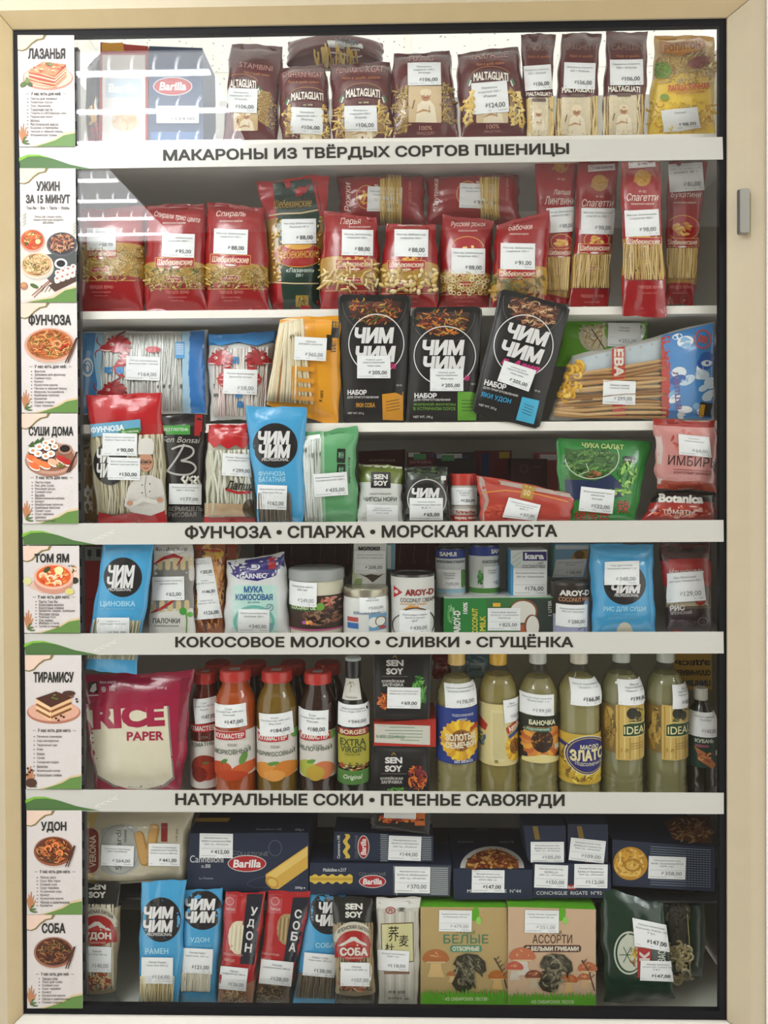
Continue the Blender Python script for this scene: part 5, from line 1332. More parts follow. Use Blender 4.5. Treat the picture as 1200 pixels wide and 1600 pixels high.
chim('sky blue pack of dark sweet potato noodles, flaring at its top', [(383, 634), (478, 637), (474, 817), (404, 817)], .034, (430, 696, 35, 35), [(428, 684, 50, 21), (429, 705, 50, 21)], [('ФУНЧОЗА', 425, 740, 42, 8), ('БАТАТНАЯ', 425, 749, 41, 8)], (402, 758, 448, 796), '162,00',
     win=[(404, 770), (453, 770), (457, 815), (405, 815)], wincol='#4a4038', prof=(430, 718, 42, 5), cols=['#5a4e44', '#6e6254', '#463c34', '#857a6a'], lines=('Вермишель бататная', 'Чим-чим 200 гр'), trot=2, dt=.0165, T=.028)
s = Sheet('noodle_bag', 'clear and pale green bag of white rice vermicelli beside the sky blue pack', 'noodle bag', [(470, 676), (557, 667), (558, 817), (474, 817)], .055, .026, T=.04, base='#6aa878', wrinkle=.0028, wob=2)
s.poly([(471, 682), (500, 678), (503, 814), (476, 814)], '#cfd4cc', 1); s.rods([(472, 690), (501, 684), (503, 814), (477, 814)], 16, ['#d9ddd8', '#c6ccc4', '#e3e6e2'], 1.6, wob=1.4); s.film([(472, 680), (503, 676), (506, 814), (476, 814)], .0045)
s.poly([(500, 676), (506, 674), (509, 814), (503, 814)], '#9cc4a2', 2); s.rr(533, 712, 13, 22, '#27302a', 0, 2, 3); s.rr(533, 734, 13, 18, '#27302a', 0, 2, 3); s.text('粉', 533, 711, 9, 10, '#8fc49a', layer=4); s.text('丝', 533, 734, 9, 10, '#8fc49a', layer=4); s.text('Rice noodles', 546, 735, 40, 4, '#2c4a34', 88, layer=4)
s.tag(490, 739, 543, 775, '435,00', ('Вермишель "Рисовая"', 'традиционная 500 г'), -4, '#7c7e82', layer=22); s.done()
s = Sheet('seaweed_chip_bag', 'white and olive bag of seaweed chips with a black label', 'chip bag', [(561, 724), (629, 729), (629, 817), (559, 817)], .05, T=.04, base='#c9cac6', bands=[(.33, '#6d7a34'), (1, '#cbccc8')], wrinkle=.002)
s.line([(562, 727), (629, 731)], 3, '#c9c6b8', 1); s.rr(595, 750, 31, 25, '#27242a', 1, 1, 2); s.text('SEN', 595, 745, 22, 8, '#d3d0cc', bold=.05, layer=3); s.text('SOY', 595, 755, 22, 8, '#d3d0cc', bold=.05, layer=3); s.text('ЧИПСЫ НОРИ', 594, 780, 52, 7, '#4a5a4a', bold=.02, layer=3); s.text('хрустящие', 594, 772, 34, 3, '#8a8c88', layer=3)
s.tag(573, 789, 622, 817, '', ('Чипсы нори', 'оригинальные', 'Сэн сой'), 1, '#a0a2a6'); s.done()
s = Sheet('seaweed_chip_bag', 'black seaweed chip bag with green leaves and a white ring', 'chip bag', [(632, 729), (699, 729), (703, 817), (631, 817)], .045, T=.035, base='#202522', wrinkle=.0016)
s.food(666, 742, 32, 14, ['#33482e', '#4a5f3a', '#28361f', '#1a211a'], 90, 12, 3.2, 1); s.food(668, 800, 32, 14, ['#2c3a28', '#3a4f30', '#1c241a'], 50, 12, 3, 1); s.ell(667, 780, 29, 30, '#1f2021', 4, n=36); s.ring(667, 780, 30, 31, 1.3, '#cfcdca', 5, 48); s.text('ЧИМ', 665, 770, 44, 15, '#dcdada', bold=.055, sh=.12, layer=6, space=-.03); s.rr(693, 747, 8, 7, '#c9cac6', 1, 0, 3)
s.tag(640, 778, 692, 813, '65,00', ('Чипсы нори', 'оригинальные Чим-чим', '4,5 г'), 0, '#3f4145', layer=12); s.done()
s = Round('spice_jar', 'small jar with a red lid and a white price sticker, next to the seaweed chips', 'jar', 724, 817, .075)
s.lathe('body', [(757, 19.5), (760, 20.5), (812, 20.5), (817, 19)], mat('paper', '#b9b3aa'), main=True); s.lathe('lid', [(740, 19), (741, 20.5), (756, 20.8), (758, 20.5)], mat('lid', '#b8352c'))
s.rect(704, 795, 744, 803, '#d6cfc8', 1); s.text('Sriracha', 726, 800, 30, 5, '#9a3a34', layer=2, bold=.04); s.rect(704, 805, 744, 815, '#a8322c', 1); s.text('перец чили', 726, 810, 32, 5, '#e3d6cc', layer=2, bold=.03)
s.tag(706, 762, 743, 789, '120,00', ('Перец и чили', 'в масле', '120 г'), 0, '#4a4c50'); s.done()
s = Sheet('seasoning_sachet', 'flat tilted red sachet with clear edges and a gold label', 'sachet', [(745, 742), (901, 772), (889, 818), (752, 818)], .03, T=.02, base='#b3483c', wrinkle=.0016, crimp=(.1, .05))
s.poly([(747, 744), (900, 773), (899, 779), (748, 751)], '#b8a8a0', 1); s.poly([(746, 748), (756, 750), (764, 782), (756, 815), (752, 815), (758, 782)], '#b09a92', 1); s.line([(752, 770), (790, 766), (840, 772), (888, 784)], 2, '#d08a3c', 1); s.rr(825, 767, 20, 26, '#b08a3c', 1, 12, 2); s.text('88', 824, 767, 11, 16, '#d6c08a', 12, bold=.02, layer=3); s.food(780, 800, 24, 12, ['#c25a44', '#a23c30'], 20, 16, 4, 1)
s.tag(None, price='57,00', lines=('Приправа для рыбы', 'по-корейски', '60 г'), quad=[(795, 777), (845, 789), (838, 814), (785, 808)], ink='#8a8c90', layer=12); s.done()
s = Sheet('seaweed_salad_pouch', 'green seaweed salad pouch picturing a bowl of shredded seaweed', 'pouch', [(868, 684), (1018, 690), (990, 817), (878, 817)], .045, T=.04, shape='pouch', base='#2f8a3f', m='film', margin=.04, crimp=(.04, .02), wrinkle=.0014, rc=4)
s.ring(905, 722, 50, 40, 0.1, '#2f8a3f', 1)
s.poly([(882, 700), (900, 702), (950, 703), (966, 712), (966, 726), (955, 742), (930, 750), (884, 750)], '#3f6a34', 1); s.food(922, 724, 42, 24, ['#2c5a2c', '#4f7f3c', '#6a9a4c', '#1f4420', '#86a85c'], 170, 14, 2, 2)
s.ring(925, 714, 42, 34, 1.6, '#b9c9b0', 7, a0=185, a1=385); s.food(927, 741, 16, 5, ['#a86a4a', '#c98a64', '#8a4a34'], 20, 8, 2, 7); s.line([(905, 742), (920, 736), (916, 724)], 1, '#d6dccc', 8); s.poly([(882, 749), (930, 751), (956, 742), (970, 756), (972, 776), (884, 782)], '#22345a', 6)
s.food(980, 740, 16, 22, ['#5a9a3c', '#86ba4c', '#3a7430', '#a8cc6c'], 50, 12, 4, 8); s.food(968, 770, 18, 8, ['#7aae44', '#a3c85c', '#4a8434'], 24, 10, 3.6, 8); s.text('ЧУКА САЛАТ', 942, 697, 66, 8, '#b9cc8a', 3, bold=.05, layer=8); s.rr(983, 719, 19, 12, '#2a3a2c', 1, 5, 8); s.text('500 g', 983, 719, 14, 4, '#d6dcd2', 5, layer=9)
s.text('辣', 974, 792, 19, 21, '#b8302c', 4, bold=.05, layer=8); s.text('裙带菜', 925, 807, 56, 14, '#b8302c', 4, bold=.05, layer=8)
s.tag(None, price='122,00', lines=('Маринованная чука', 'закуска', 'Китай'), quad=[(908, 760), (961, 766), (957, 803), (904, 798)], ink='#8a8c90', layer=13); s.done()
s = Sheet('ginger_bag', 'pale pink bag of pickled ginger on top of the black and red bag', 'bag', [(1021, 655), (1120, 658), (1118, 768), (1026, 762)], .05, .02, T=.04, base='#cf8f8e', wrinkle=.0028, wob=2, bands=[(.08, '#a83c38'), (.86, '#cf9490'), (1, '#b8543c')])
s.poly([(1022, 664), (1030, 666), (1036, 700), (1033, 730), (1036, 756), (1027, 756), (1024, 700)], '#d3c0bc', 1); s.food(1066, 688, 24, 16, ['#c26a60', '#d68a7c', '#b8544c'], 30, 16, 5, 1); s.ell(1076, 762, 44, 10, '#bb5440', 1)
s.text('ИМБИРЬ', 1082, 721, 76, 15, '#43292c', 4, bold=.0, layer=3); s.text('КОНСЕРВИРОВАННЫЙ', 1082, 739, 58, 5, '#8a4a4c', 3, layer=3); s.line([(1052, 733), (1112, 737)], .7, '#8a4a4c', 3)
s.tag(None, price='64,00', lines=('Имбирь', 'маринованный'), quad=[(1060, 678), (1108, 683), (1112, 715), (1061, 710)], ink='#a6a8ac'); s.done()
s = Sheet('spice_bag', 'black and red bag lettered in white under the ginger bag', 'bag', [(1026, 767), (1117, 768), (1116, 817), (1000, 817)], .05, T=.045, base='#a8322c', bands=[(.44, '#262222'), (1, '#a83630')])
s.text('Botanica', 1064, 779, 70, 14, '#d8d4ce', 2, bold=.05, layer=3); s.food(1062, 800, 50, 10, ['#c24a3a', '#d86a4c', '#8a2626', '#e0b0a0'], 60, 14, 4, 1); s.text('томаты', 1060, 800, 50, 7, '#e0cfc6', 2, layer=8); s.done()
# things standing far back on the fourth shelf
for nm, lab, q, d, b, pr in (
        ('sauce_carton', 'dark maroon sauce carton with pale lettering, behind the olive chip bag', [(560, 705), (633, 702), (633, 770), (560, 770)], .2, '#4a1c20', ('КОРЕЙСКАЯ', 597, 719, 40, 5)),
        ('sauce_carton', 'dark maroon sauce carton behind the black seaweed chip bag', [(636, 706), (678, 706), (678, 760), (636, 760)], .19, '#56202a', ('ЗАПРАВКА', 657, 722, 34, 5)),
        ('sauce_carton', 'black sauce carton behind the small red lidded jar', [(680, 708), (744, 706), (744, 770), (680, 770)], .21, '#2c2426', None),
        ('sauce_carton', 'dark wine carton with a faint round mark behind the tilted red sachet', [(799, 716), (855, 717), (855, 790), (799, 790)], .16, '#3a2024', None),
        ('sauce_carton', 'pink and red carton behind the green seaweed pouch', [(840, 707), (872, 707), (872, 780), (840, 780)], .2, '#b05a5c', None),
        ('sauce_carton', 'dull crimson carton far behind the tilted red sachet', [(744, 704), (800, 704), (800, 775), (744, 775)], .26, '#7a2a34', None)):
    s = Sheet(nm, lab, 'carton', q, d, shape='box', base=b, m='card', depth=.05, group='sauce cartons at the back of the fourth shelf')
    x0, y0 = q[0]; x1 = q[1][0]
    if pr: s.text(*pr, '#a87a7c', bold=.02); s.text('соус', pr[1], pr[2] + 8, 20, 5, '#8a5a5e')
    if 'black' in lab: s.rect(x0 + 2, y0 + 1, x1 - 22, y0 + 8, '#c9c6c2', 1); s.rect(x0 + 10, y0 + 3, x0 + 30, y0 + 12, '#4a8a5a', 2); s.text('СОУС', x0 + 44, y0 + 6, 20, 5, '#3a5a8a', layer=3)
    if 'faint' in lab: s.ring((x0 + x1) / 2 - 8, y0 + 16, 6, 6, 1, '#6a4a4c', 2); s.text('соус', (x0 + x1) / 2 + 12, y0 + 14, 16, 4, '#6a4a4c')
    if 'pink' in lab: s.rect(x0 + 4, y0 + 3, x1 - 2, y0 + 12, '#d6cfcc', 1)
    if 'dull' in lab: s.rect(x0 + 8, y0 + 4, x0 + 20, y0 + 60, '#2c4a8a', 1); s.rect(x0 + 36, y0 + 2, x0 + 52, y0 + 12, '#c9b03c', 1)
    s.done()

# ================================================================== fifth shelf: mats, coconut, rice
s = Sheet('carton', 'red carton with a grey top beside the upright rail, behind the blue bamboo mat pack', 'carton', [(127, 853), (166, 856), (166, 996), (127, 996)], .1, shape='box', base='#9a2026', m='card', depth=.1)
s.rect(128, 854, 165, 876, '#8a8e8c', 1); s.rr(140, 864, 6, 10, '#2c2c2e', 0, 0, 2); s.line([(140, 864), (140, 874)], 1.2, '#2c2c2e', 2); s.rr(154, 864, 7, 12, '#2c2c2e', 0, 0, 2); s.rect(128, 935, 165, 937, '#7a171c', 1); s.done()
s = chim('sky blue bamboo mat pack hanging past the shelf edge in front of a sign gap', [(161, 849), (243, 846), (213, 1054), (133, 1046)], .0225, (192, 902, 30, 31), [(190, 892, 42, 18), (188, 910, 42, 18)], [('ЦИНОВКА', 184, 944, 55, 10)], (151, 965, 202, 997), '135,00', T=.02,
         win=[(147, 968), (220, 970), (213, 1031), (137, 1029)], wincol='#a8a48a', cols=['#b9b69a', '#a39f82', '#c9c6ae', '#8f8b70'], prof=(187, 921, 36, 5), sub=('для приготовления роллов', 183, 952, 54, 4), lines=('Циновка', 'для суши Чим-чим'), dt=.0205, finish=False, nname='bamboo_sticks', nr=18, wr=.0008, kind='bamboo_mat_pack', cat='bamboo mat')
s.label = 'sky blue bamboo rolling mat pack hanging down past the shelf edge'; s.done()
s = Sheet('chopstick_pack', 'white and grey pack of flat wooden sticks with a red ribbon', 'chopstick pack', [(242, 849), (302, 849), (304, 994), (232, 994)], .05, T=.02, base='#cfcbc6', wrinkle=.0008)
s.poly([(240, 878), (302, 876), (303, 950), (235, 952)], '#8a8784', 1)
for k in range(5):
    s.rr(250 + 12 * k, 880, 8, 22, '#c9b890', 4, 0, 2); s.rr(240 + 13 * k, 948, 8, 22, '#c9b890', 4, 0, 2)
s.line([(236, 884), (256, 872), (272, 868), (284, 872), (276, 884)], 6, '#a8222c', 3, taper=True); s.line([(233, 958), (250, 952), (266, 942), (272, 938)], 5, '#a8222c', 3, taper=True); s.poly([(240, 851), (301, 851), (301, 862), (239, 866)], '#d6d3ce', 2); s.text('китайские', 268, 857, 50, 8, '#4a3a34', sh=.3, bold=0, layer=3)
s.poly([(233, 958), (303, 952), (304, 992), (232, 992)], '#d3d1cc', 2.5); s.text('ПАЛОЧКИ', 260, 970, 42, 8, '#4a4a46', bold=.02, layer=4); s.text('бамбуковые', 260, 978, 38, 3.4, '#7a7a76', layer=4); s.line([(291, 990), (292, 970), (290, 955)], 2, '#6a9a4a', 4); s.ell(286, 955, 6, 6, '#4f9a44', 5); s.ell(297, 960, 5, 4, '#6aae54', 5)
s.tag(238, 901, 288, 938, '62,00', ('Бамбуковые палочки', 'одноразовые'), -1, '#6c6e72', layer=9); s.done()
s = Sheet('mushroom_pack', 'orange brown mushroom pack with a long triple price sticker', 'food pack', [(303, 849), (352, 849), (352, 992), (304, 992)], .07, T=.04, base='#9a5a34')
s.food(328, 920, 24, 70, ['#b8743c', '#7a3f22', '#c99054', '#5c2e1c', '#d8a868'], 120, 18, 6, 1); s.ell(334, 865, 16, 9, '#c9a83c', 3); s.line([(304, 856), (350, 862)], 4, '#b8342c', 3)
s.tag(None, price='126,00', lines=('Грибы муэр', 'черные 100 гр.'), quad=[(303, 935), (341, 931), (348, 965), (304, 969)], ink='#4a4c50'); s.tag(None, price='146,00', lines=('Грибы', 'муэр 500 гр. Китай'), quad=[(302, 904), (336, 901), (341, 931), (303, 935)], ink='#4a4c50'); s.tag(None, price='205,00', lines=('Грибы', 'шиитаке 200 гр.'), quad=[(301, 873), (330, 871), (336, 901), (302, 904)], ink='#4a4c50'); s.done()
s = Sheet('mushroom_pack', 'clear and orange mushroom pack behind the one with the triple sticker', 'food pack', [(330, 849), (376, 849), (372, 985), (340, 985)], .115, T=.035, base='#8a5a3c')
s.food(354, 868, 20, 16, ['#c9a83c', '#d86a3c', '#7a8a3c', '#e0c08a'], 40, 12, 4, 1); s.rr(362, 862, 14, 22, '#c95a34', 2, 0, 3); s.food(356, 930, 14, 46, ['#7a4a30', '#a87048', '#5a3424'], 50, 14, 5, 1); s.done()
s = Sheet('flour_bag', 'white coconut flour bag with a purple top', 'flour bag', [(355, 877), (445, 863), (454, 994), (350, 994)], .06, T=.06, base='#d3d4d4', wrinkle=.002, crimp=(.02, .02))
s.poly([(356, 878), (444, 865), (447, 884), (430, 900), (402, 908), (372, 904), (356, 893)], '#3a3080', 1); s.line([(357, 878), (444, 864)], 1.6, '#d6d6d8', 2); s.rr(425, 880, 12, 18, '#b02a34', 1, -6, 2); s.ell(397, 886, 9, 5, '#d3d1da', 2); s.ell(396, 885, 8, 4, '#3a3080', 2.6); s.line([(389, 890), (398, 890), (405, 885)], 1.6, '#d3d1da', 3, taper=True)
s.text('GARNEC', 395, 900, 42, 8, '#d9d8de', -2, bold=.04, layer=3); s.poly([(364, 914), (432, 914), (434, 992), (362, 992)], '#b9d8d0', 1); s.text('МУКА', 396, 921, 30, 10, '#3a6a9a', bold=.04, layer=3); s.text('КОКОСОВАЯ', 397, 933, 58, 10, '#3a6a9a', bold=.04, layer=3); s.text('без глютена', 396, 941, 18, 3, '#5a8a9a', layer=3)
s.ring(397, 972, 30, 24, 5, '#7ab8ae', 2); s.ring(422, 949, 5, 5, .9, '#4a7aa0', 3); s.line([(419, 952), (425, 945)], 1, '#4a7aa0', 3); s.rr(423, 979, 7, 10, '#6a9aa8', 0, 0, 3); s.line([(450, 900), (452, 990)], 3, '#b9babc', 1)
s.tag(372, 952, 421, 988, '340,00', ('Мука кокосовая без', 'глютена 350 г'), 1, '#85878b', layer=8); s.done()
s = Round('coconut_oil_jar', 'wide dark labelled coconut oil jar with a clear grey lid', 'jar', 495, 994, .085)
s.lathe('body', [(898, 40), (906, 42), (926, 42.5), (988, 42.5), (994, 40)], mat('card', '#c9c4b0'), main=True); s.lathe('lid', [(886, 41), (888, 43.5), (900, 44), (903, 43)], mat('lid', '#9a9d9c'))
s.rect(453, 931, 537, 986, '#3a2a22', 1); s.food(510, 960, 30, 20, ['#5a3a2c', '#7a5240', '#2a1c18', '#8a6a54'], 70, 14, 5, 2); s.rect(458, 944, 500, 955, '#2c5a34', 5); s.text('COCONUT OIL', 480, 950, 38, 6, '#c9d0a8', bold=.04, layer=6); s.ell(505, 948, 6, 6, '#6a9a3c', 6); s.food(520, 940, 14, 8, ['#b8604c', '#c98a7a'], 24, 8, 3, 6)
for x, c in ((486, '#d8b03c'), (492, '#c9604c'), (481, '#a84a9a'), (490, '#d89a5c')): s.ell(x, 972 + (x % 5), 3, 3, c, 6)
s.rect(453, 983, 537, 985.5, '#b0507a', 6); s.tag(457, 910, 500, 948, '249,00', ('Кокосовое масло', '500 мл'), 1, '#a0a2a6', layer=9); s.done()
s = Round('coconut_oil_jar', 'small white coconut oil jar with a pale metal lid, under the small milk carton', 'jar', 572, 994, .075)
s.lathe('body', [(926, 31), (930, 34.5), (940, 35.5), (986, 35.5), (994, 33)], mat('card', '#d3d3d0'), main=True); s.lathe('lid', [(915, 33), (917, 35), (927, 35.2), (929, 34)], mat('metal', '#b9b5a2'))
s.rect(545, 965, 562, 972, '#b04a4c', 1); s.rect(545, 974, 562, 983, '#3a6aa8', 1); s.rect(578, 960, 604, 986, '#6a98bc', 1); s.ell(585, 973, 8, 8, '#d9d9d4', 2); s.ell(595, 972, 8, 8, '#7a5a3c', 2); s.ell(595, 972, 6.5, 6.5, '#dedcd6', 3); s.ell(598, 982, 5, 2.5, '#b0443c', 4); s.text('кокосовое масло', 575, 958, 40, 5, '#5a7aa0', layer=2)
s.tag(564, 930, 602, 957, '520,00', ('Масло', 'кокосовое'), -1, '#9a9ca0', layer=6); s.done()
s = Sheet('milk_carton', 'small white carton with a price sticker above the small coconut oil jar', 'carton', [(553, 849), (604, 848), (603, 914), (550, 914)], .1, shape='box', base='#c9cac6', m='card', depth=.045)
s.text('молоко', 577, 857, 34, 6, '#34363a', bold=.05); s.poly([(560, 896), (570, 899), (580, 897), (592, 899), (600, 896), (590, 904), (582, 910), (574, 903)], '#4a4038', 1); s.rect(553, 904, 566, 912, '#8a9a6a', 1); s.poly([(551, 890), (558, 900), (552, 912)], '#b9c48a', 1)
s.tag(554, 861, 602, 895, '208,00', ('Молоко кокосовое Кара', '24% 200 мл. Индонезия'), 0, '#6c6e72', layer=4); s.done()
s = Sheet('milk_carton', 'blue white and green pack edge beside the small white milk carton', 'carton', [(604, 850), (618, 850), (617, 890), (604, 890)], .12, shape='box', base='#7aa8bc', m='card', depth=.03); s.rect(605, 852, 611, 888, '#d6dad8', 1); s.done()


def can(label, cx, r, yt, yb, d, base, top='#6a6866', cat='can', group='coconut cans'):
    s = Round('tin_can', label, cat, cx, yb, d, group)
    s.lathe('body', [(yt, r * .97), (yt + 2, r), (yt + 4, r * .985), (yb - 4, r * .985), (yb - 2, r), (yb, r * .97)], mat('card', base), main=True)
    p = [(yt - .3, r * .3), (yt, r * .92), (yt - 1.4, r * .93), (yt - 1.6, r * .99), (yt + 2, r)]
    s.lathe('lid', p, mat('metal', top), capb=False)
    return s


s = can('white coconut cream tin with a red logo triangle', 645, 34.5, 896, 994, .08, '#d0cfcb')
s.poly([(616, 917), (629, 926), (616, 936)], '#b0282c', 1); s.ell(620, 926, 3, 3, '#d6cfca', 2); s.text('AROY-D', 655, 926, 44, 10, '#8a2c28', bold=.05, layer=2); s.text('COCONUT CREAM', 652, 938, 52, 6.5, '#5a4a44', bold=.01, layer=2); s.line([(630, 953), (640, 948), (652, 949), (658, 953)], 4, '#c98a3c', 2, taper=True); s.text('КОКОСОВЫЕ СЛИВКИ', 646, 944, 40, 3.2, '#c98a3c', layer=2)
s.ring(648, 976, 30, 26, 1.6, '#2c2a2a', 2, a0=-30, a1=120); s.ring(634, 980, 20, 20, 1.2, '#2c2a2a', 2, a0=90, a1=220); s.tag(625, 954, 670, 990, '430,00', ('Кокосовые сливки', 'Арой-Д 560 мл', 'шт'), 0, '#8a8c90', layer=6); s.done()
s = can('slim white condensed milk tin with a blue band, whole lettering facing out', 704, 23.5, 857, 931, .14, '#c9cdce', '#5a5c60')
s.rect(681, 858, 727, 873, '#2c3c84', 1); s.text('SAMUI', 699, 866, 25, 7, '#dcdcd8', bold=.05, layer=2); s.text('КОКОСОВАЯ СГУЩЕНКА', 704, 878.5, 42, 5, '#4a4c5c', bold=.02, layer=2); s.rect(681, 921, 727, 927, '#9cc4d8', 1); s.ell(722, 905, 7, 14, '#5a8a4a', 1); s.tag(684, 890, 718, 920, '105,00', ('Кокосовая', 'сгущенка', 'Таиланд'), 0, '#a0a2a6', layer=6); s.done()
s = can('slim tin with a blue band turned aside, showing a green leaf', 756, 23.5, 852, 931, .14, '#c9cdca', '#5a5c60')
s.rect(733, 854, 779, 869, '#2c3c84', 1); s.text('SAM', 772, 862, 14, 7, '#dcdcd8', bold=.05, layer=2); s.text('КОКОСОВАЯ', 765, 878, 27, 5, '#4a4c5c', bold=.02, layer=2); s.food(748, 904, 5, 14, ['#3f8a3c', '#5fa84c', '#2f6a30'], 30, 7, 3, 1); s.rect(733, 919, 779, 927, '#4f8a3c', 1); s.tag(753, 885, 779, 919, '412', ('Кокосовая', 'сгущенка'), 0, '#5a5c60', layer=6); s.done()
s = Sheet('milk_box', 'long green to dark coconut milk carton lying on its side with a white coconut', 'carton', [(694, 935), (865, 933), (866, 994), (693, 994)], .075, shape='box', base='#2f7a3c', m='card', depth=.11, topcol='#d3d4d0')
s.rect(760, 935, 864, 993, '#3a6a3c', .5); s.rect(820, 935, 865, 993, '#2f3a34', 1); s.text('AROY-D', 714, 972, 36, 11, '#d6d6cf', -90, bold=.05, layer=3); s.text('100%', 727, 950, 18, 7, '#d6d6cf', -90, bold=.04, layer=3); s.text('COCONUT', 742, 970, 40, 9, '#c9c04a', -90, bold=.03, layer=3); s.text('MILK', 754, 974, 24, 9, '#c9c04a', -90, bold=.03, layer=3); s.food(704, 958, 6, 16, ['#5a9a5a', '#8ab88a', '#4a7a3c'], 20, 10, 3, 1)
s.poly(rrect(776, 945, 12, 6, 1, 0), '#d8a83c', 2); s.ell(818, 955, 22, 19, '#7a4a34', 2); s.ell(817, 956, 20, 17, '#d3cfc6', 3); s.ell(831, 978, 12, 18, '#7a4a34', 3.5); s.ell(832, 979, 10, 17, '#d3cfc6', 4); s.poly([(812, 976), (822, 976), (820, 993), (812, 993)], '#a8543c', 2); s.text('1 LITER', 859, 950, 24, 5, '#b9bab4', -90, bold=.02, layer=3)
s.tag(762, 950, 813, 985, '825,00', ('Кокосовое молоко', 'Арой-Д 1 л.упаковка', 'Таиланд'), 0, '#7c7e82', layer=6); s.done()
s = Sheet('milk_carton', 'white and blue coconut milk carton with a violet logo label on the long green box', 'carton', [(798, 860), (855, 859), (855, 932), (798, 932)], .1, shape='box', base='#cfd2d2', m='card', depth=.06, sidecol='#4a9ac8')
s.rect(817, 862, 854, 876, '#2f2a66', 1); s.text('kara', 835, 869, 30, 10, '#dcdce0', bold=.05, layer=2); s.text('UHT', 845, 880, 9, 4, '#6a6c70', sh=.2, layer=2); s.text('COCONUT MILK', 834, 885, 36, 5, '#6a6c70', sh=.2, layer=2)
for k in range(3): s.line([(800, 872 + 8 * k), (814, 862 + 8 * k)], 3, '#b9c8c0', 1)
s.poly([(798, 880), (802, 884), (802, 931), (798, 931)], '#4a9ac8', 1); s.tag(802, 888, 854, 930, '176,00', ('Кокосовое молоко Кара', '200 мл. Индонезия'), 0, '#55575b', layer=4); s.done()
s = Sheet('milk_carton', 'little carton with a blue and orange picture, standing above the dark coconut milk tin', 'carton', [(867, 850), (921, 849), (915, 903), (862, 903)], .13, shape='box', base='#7fa8c4', m='card', depth=.05)
s.rect(868, 852, 920, 858, '#cfd6d8', 1); s.poly([(896, 864), (918, 858), (917, 874), (893, 874)], '#b98a3c', 1); s.ell(905, 867, 8, 7, '#7a5a34', 2); s.poly([(862, 856), (866, 852), (864, 900), (861, 900)], '#3f7a4a', 2)
s.tag(None, price='28,00', lines=('Кокосовый напиток', '90 мл'), quad=[(869, 874), (917, 873), (911, 901), (863, 902)], ink='#8a8c90', layer=4); s.done()
s = can('dark brown coconut milk tin beside the wide sky blue rice pack', 891, 30, 909, 994, .085, '#2f2622', '#55504c')
s.text('AROY-D', 893, 927, 46, 9, '#d9d4cf', bold=.05, layer=2); s.text('COCONUT MILK', 893, 937, 48, 7, '#b0805c', bold=.03, layer=2); s.rect(862, 962, 920, 993, '#9a9cb8', 1); s.ell(914, 955, 10, 20, '#8aa8c8', 1); s.line([(896, 984), (906, 980), (908, 992)], 1, '#2c2a40', 2); s.tag(866, 945, 911, 980, '288,00', ('Кокосовое молоко', '400 мл Таиланд'), 1, '#85878b', layer=6); s.done()
s = chim('wide sky blue sushi rice pack with a sticker over its round logo', [(921, 850), (1020, 850), (1024, 994), (926, 994)], .055, (976, 912, 33, 33), [(976, 902, 46, 15), (978, 920, 46, 14)], [('РИС ДЛЯ СУШИ', 976, 952, 66, 9)], None, '348,00', T=.055, prof=(979, 930, 38, 5), sub=('«КИТАЙСКИЙ ЖЕМЧУГ»', 976, 965, 52, 5), tq=[(945, 878), (999, 876), (999, 914), (944, 914)], lines=('Рис для суши', '"Китайский жемчуг" 1 кг'), finish=False, ink='#9a9ca0', kind='rice_pack', cat='rice pack')
s.ell(976, 990, 13, 18, '#c9c4b4', 3); s.text('круглозерный', 976, 960, 34, 3.4, '#79bcdc', layer=2); s.done()
s = Sheet('rice_pack', 'crinkled clear pack of rice with a red band and a dark plum label', 'rice pack', [(1030, 849), (1110, 849), (1113, 994), (1043, 994)], .065, T=.045, base='#5a3038', wrinkle=.003, bands=[(.17, '#5a2226'), (.42, '#b02a2e'), (.66, '#6a5a4c'), (1, '#3f2a34')])
s.rr(1072, 856, 60, 14, '#3a1a1e', 0, 0, 1); s.text('рис', 1075, 856, 40, 9, '#8a3c3c', bold=.05, layer=2); s.poly([(1030, 874), (1106, 872), (1104, 908), (1030, 909)], '#b8302e', 1); s.text('Националь', 1072, 894, 56, 12, '#d9c8c0', -3, bold=.02, sh=.3, layer=3); s.poly([(1040, 940), (1104, 938), (1106, 946), (1042, 948)], '#b9ae94', 1); s.text('РИС', 1058, 950, 24, 9, '#d0ccc8', -3, bold=.05, layer=3); s.text('ЯПОНСКИЙ', 1064, 957, 34, 6, '#b0aaa6', -3, bold=.02, layer=3)
s.ell(1094, 938, 8, 8, '#b8342e', 4); s.text('20', 1094, 938, 8, 6, '#d98a7a', layer=5); s.ring(1098, 971, 7, 6, 1.2, '#8a7a80', 3); s.text('для суши', 1058, 970, 22, 3.4, '#8a7a80', layer=3); s.rect(1048, 984, 1066, 990, '#a8302e', 2)
s.film([(1032, 852), (1108, 852), (1111, 990), (1045, 990)], .003)
s.tag(None, price='129,00', lines=('Рис Японский', 'для суши, Националь 500 г'), quad=[(1041, 896), (1098, 892), (1103, 938), (1042, 942)], ink='#9a9ca0', layer=20); s.done()
for lab, q, d, b in (('dark plum carton behind the coconut oil jars', [(398, 846), (486, 846), (486, 900), (398, 900)], .2, '#3a2028'), ('brown carton behind the small milk carton', [(488, 846), (545, 846), (545, 900), (488, 900)], .22, '#4a3028'), ('maroon carton behind the white coconut cream tin', [(612, 848), (686, 848), (686, 905), (612, 905)], .22, '#5a2424')):
    s = Sheet('sauce_carton', lab, 'carton', q, d, shape='box', base=b, m='card', depth=.08, group='cartons at the back of the fifth shelf')
    x = q[0][0]
    for k in range(3): s.line([(x + 14 + 22 * k, 852), (x + 12 + 22 * k, 874)], .9, '#8a6a5c', 1); s.ell(x + 13 + 22 * k, 878, 3.5, 4, '#6a3a34', 1)
    s.done()

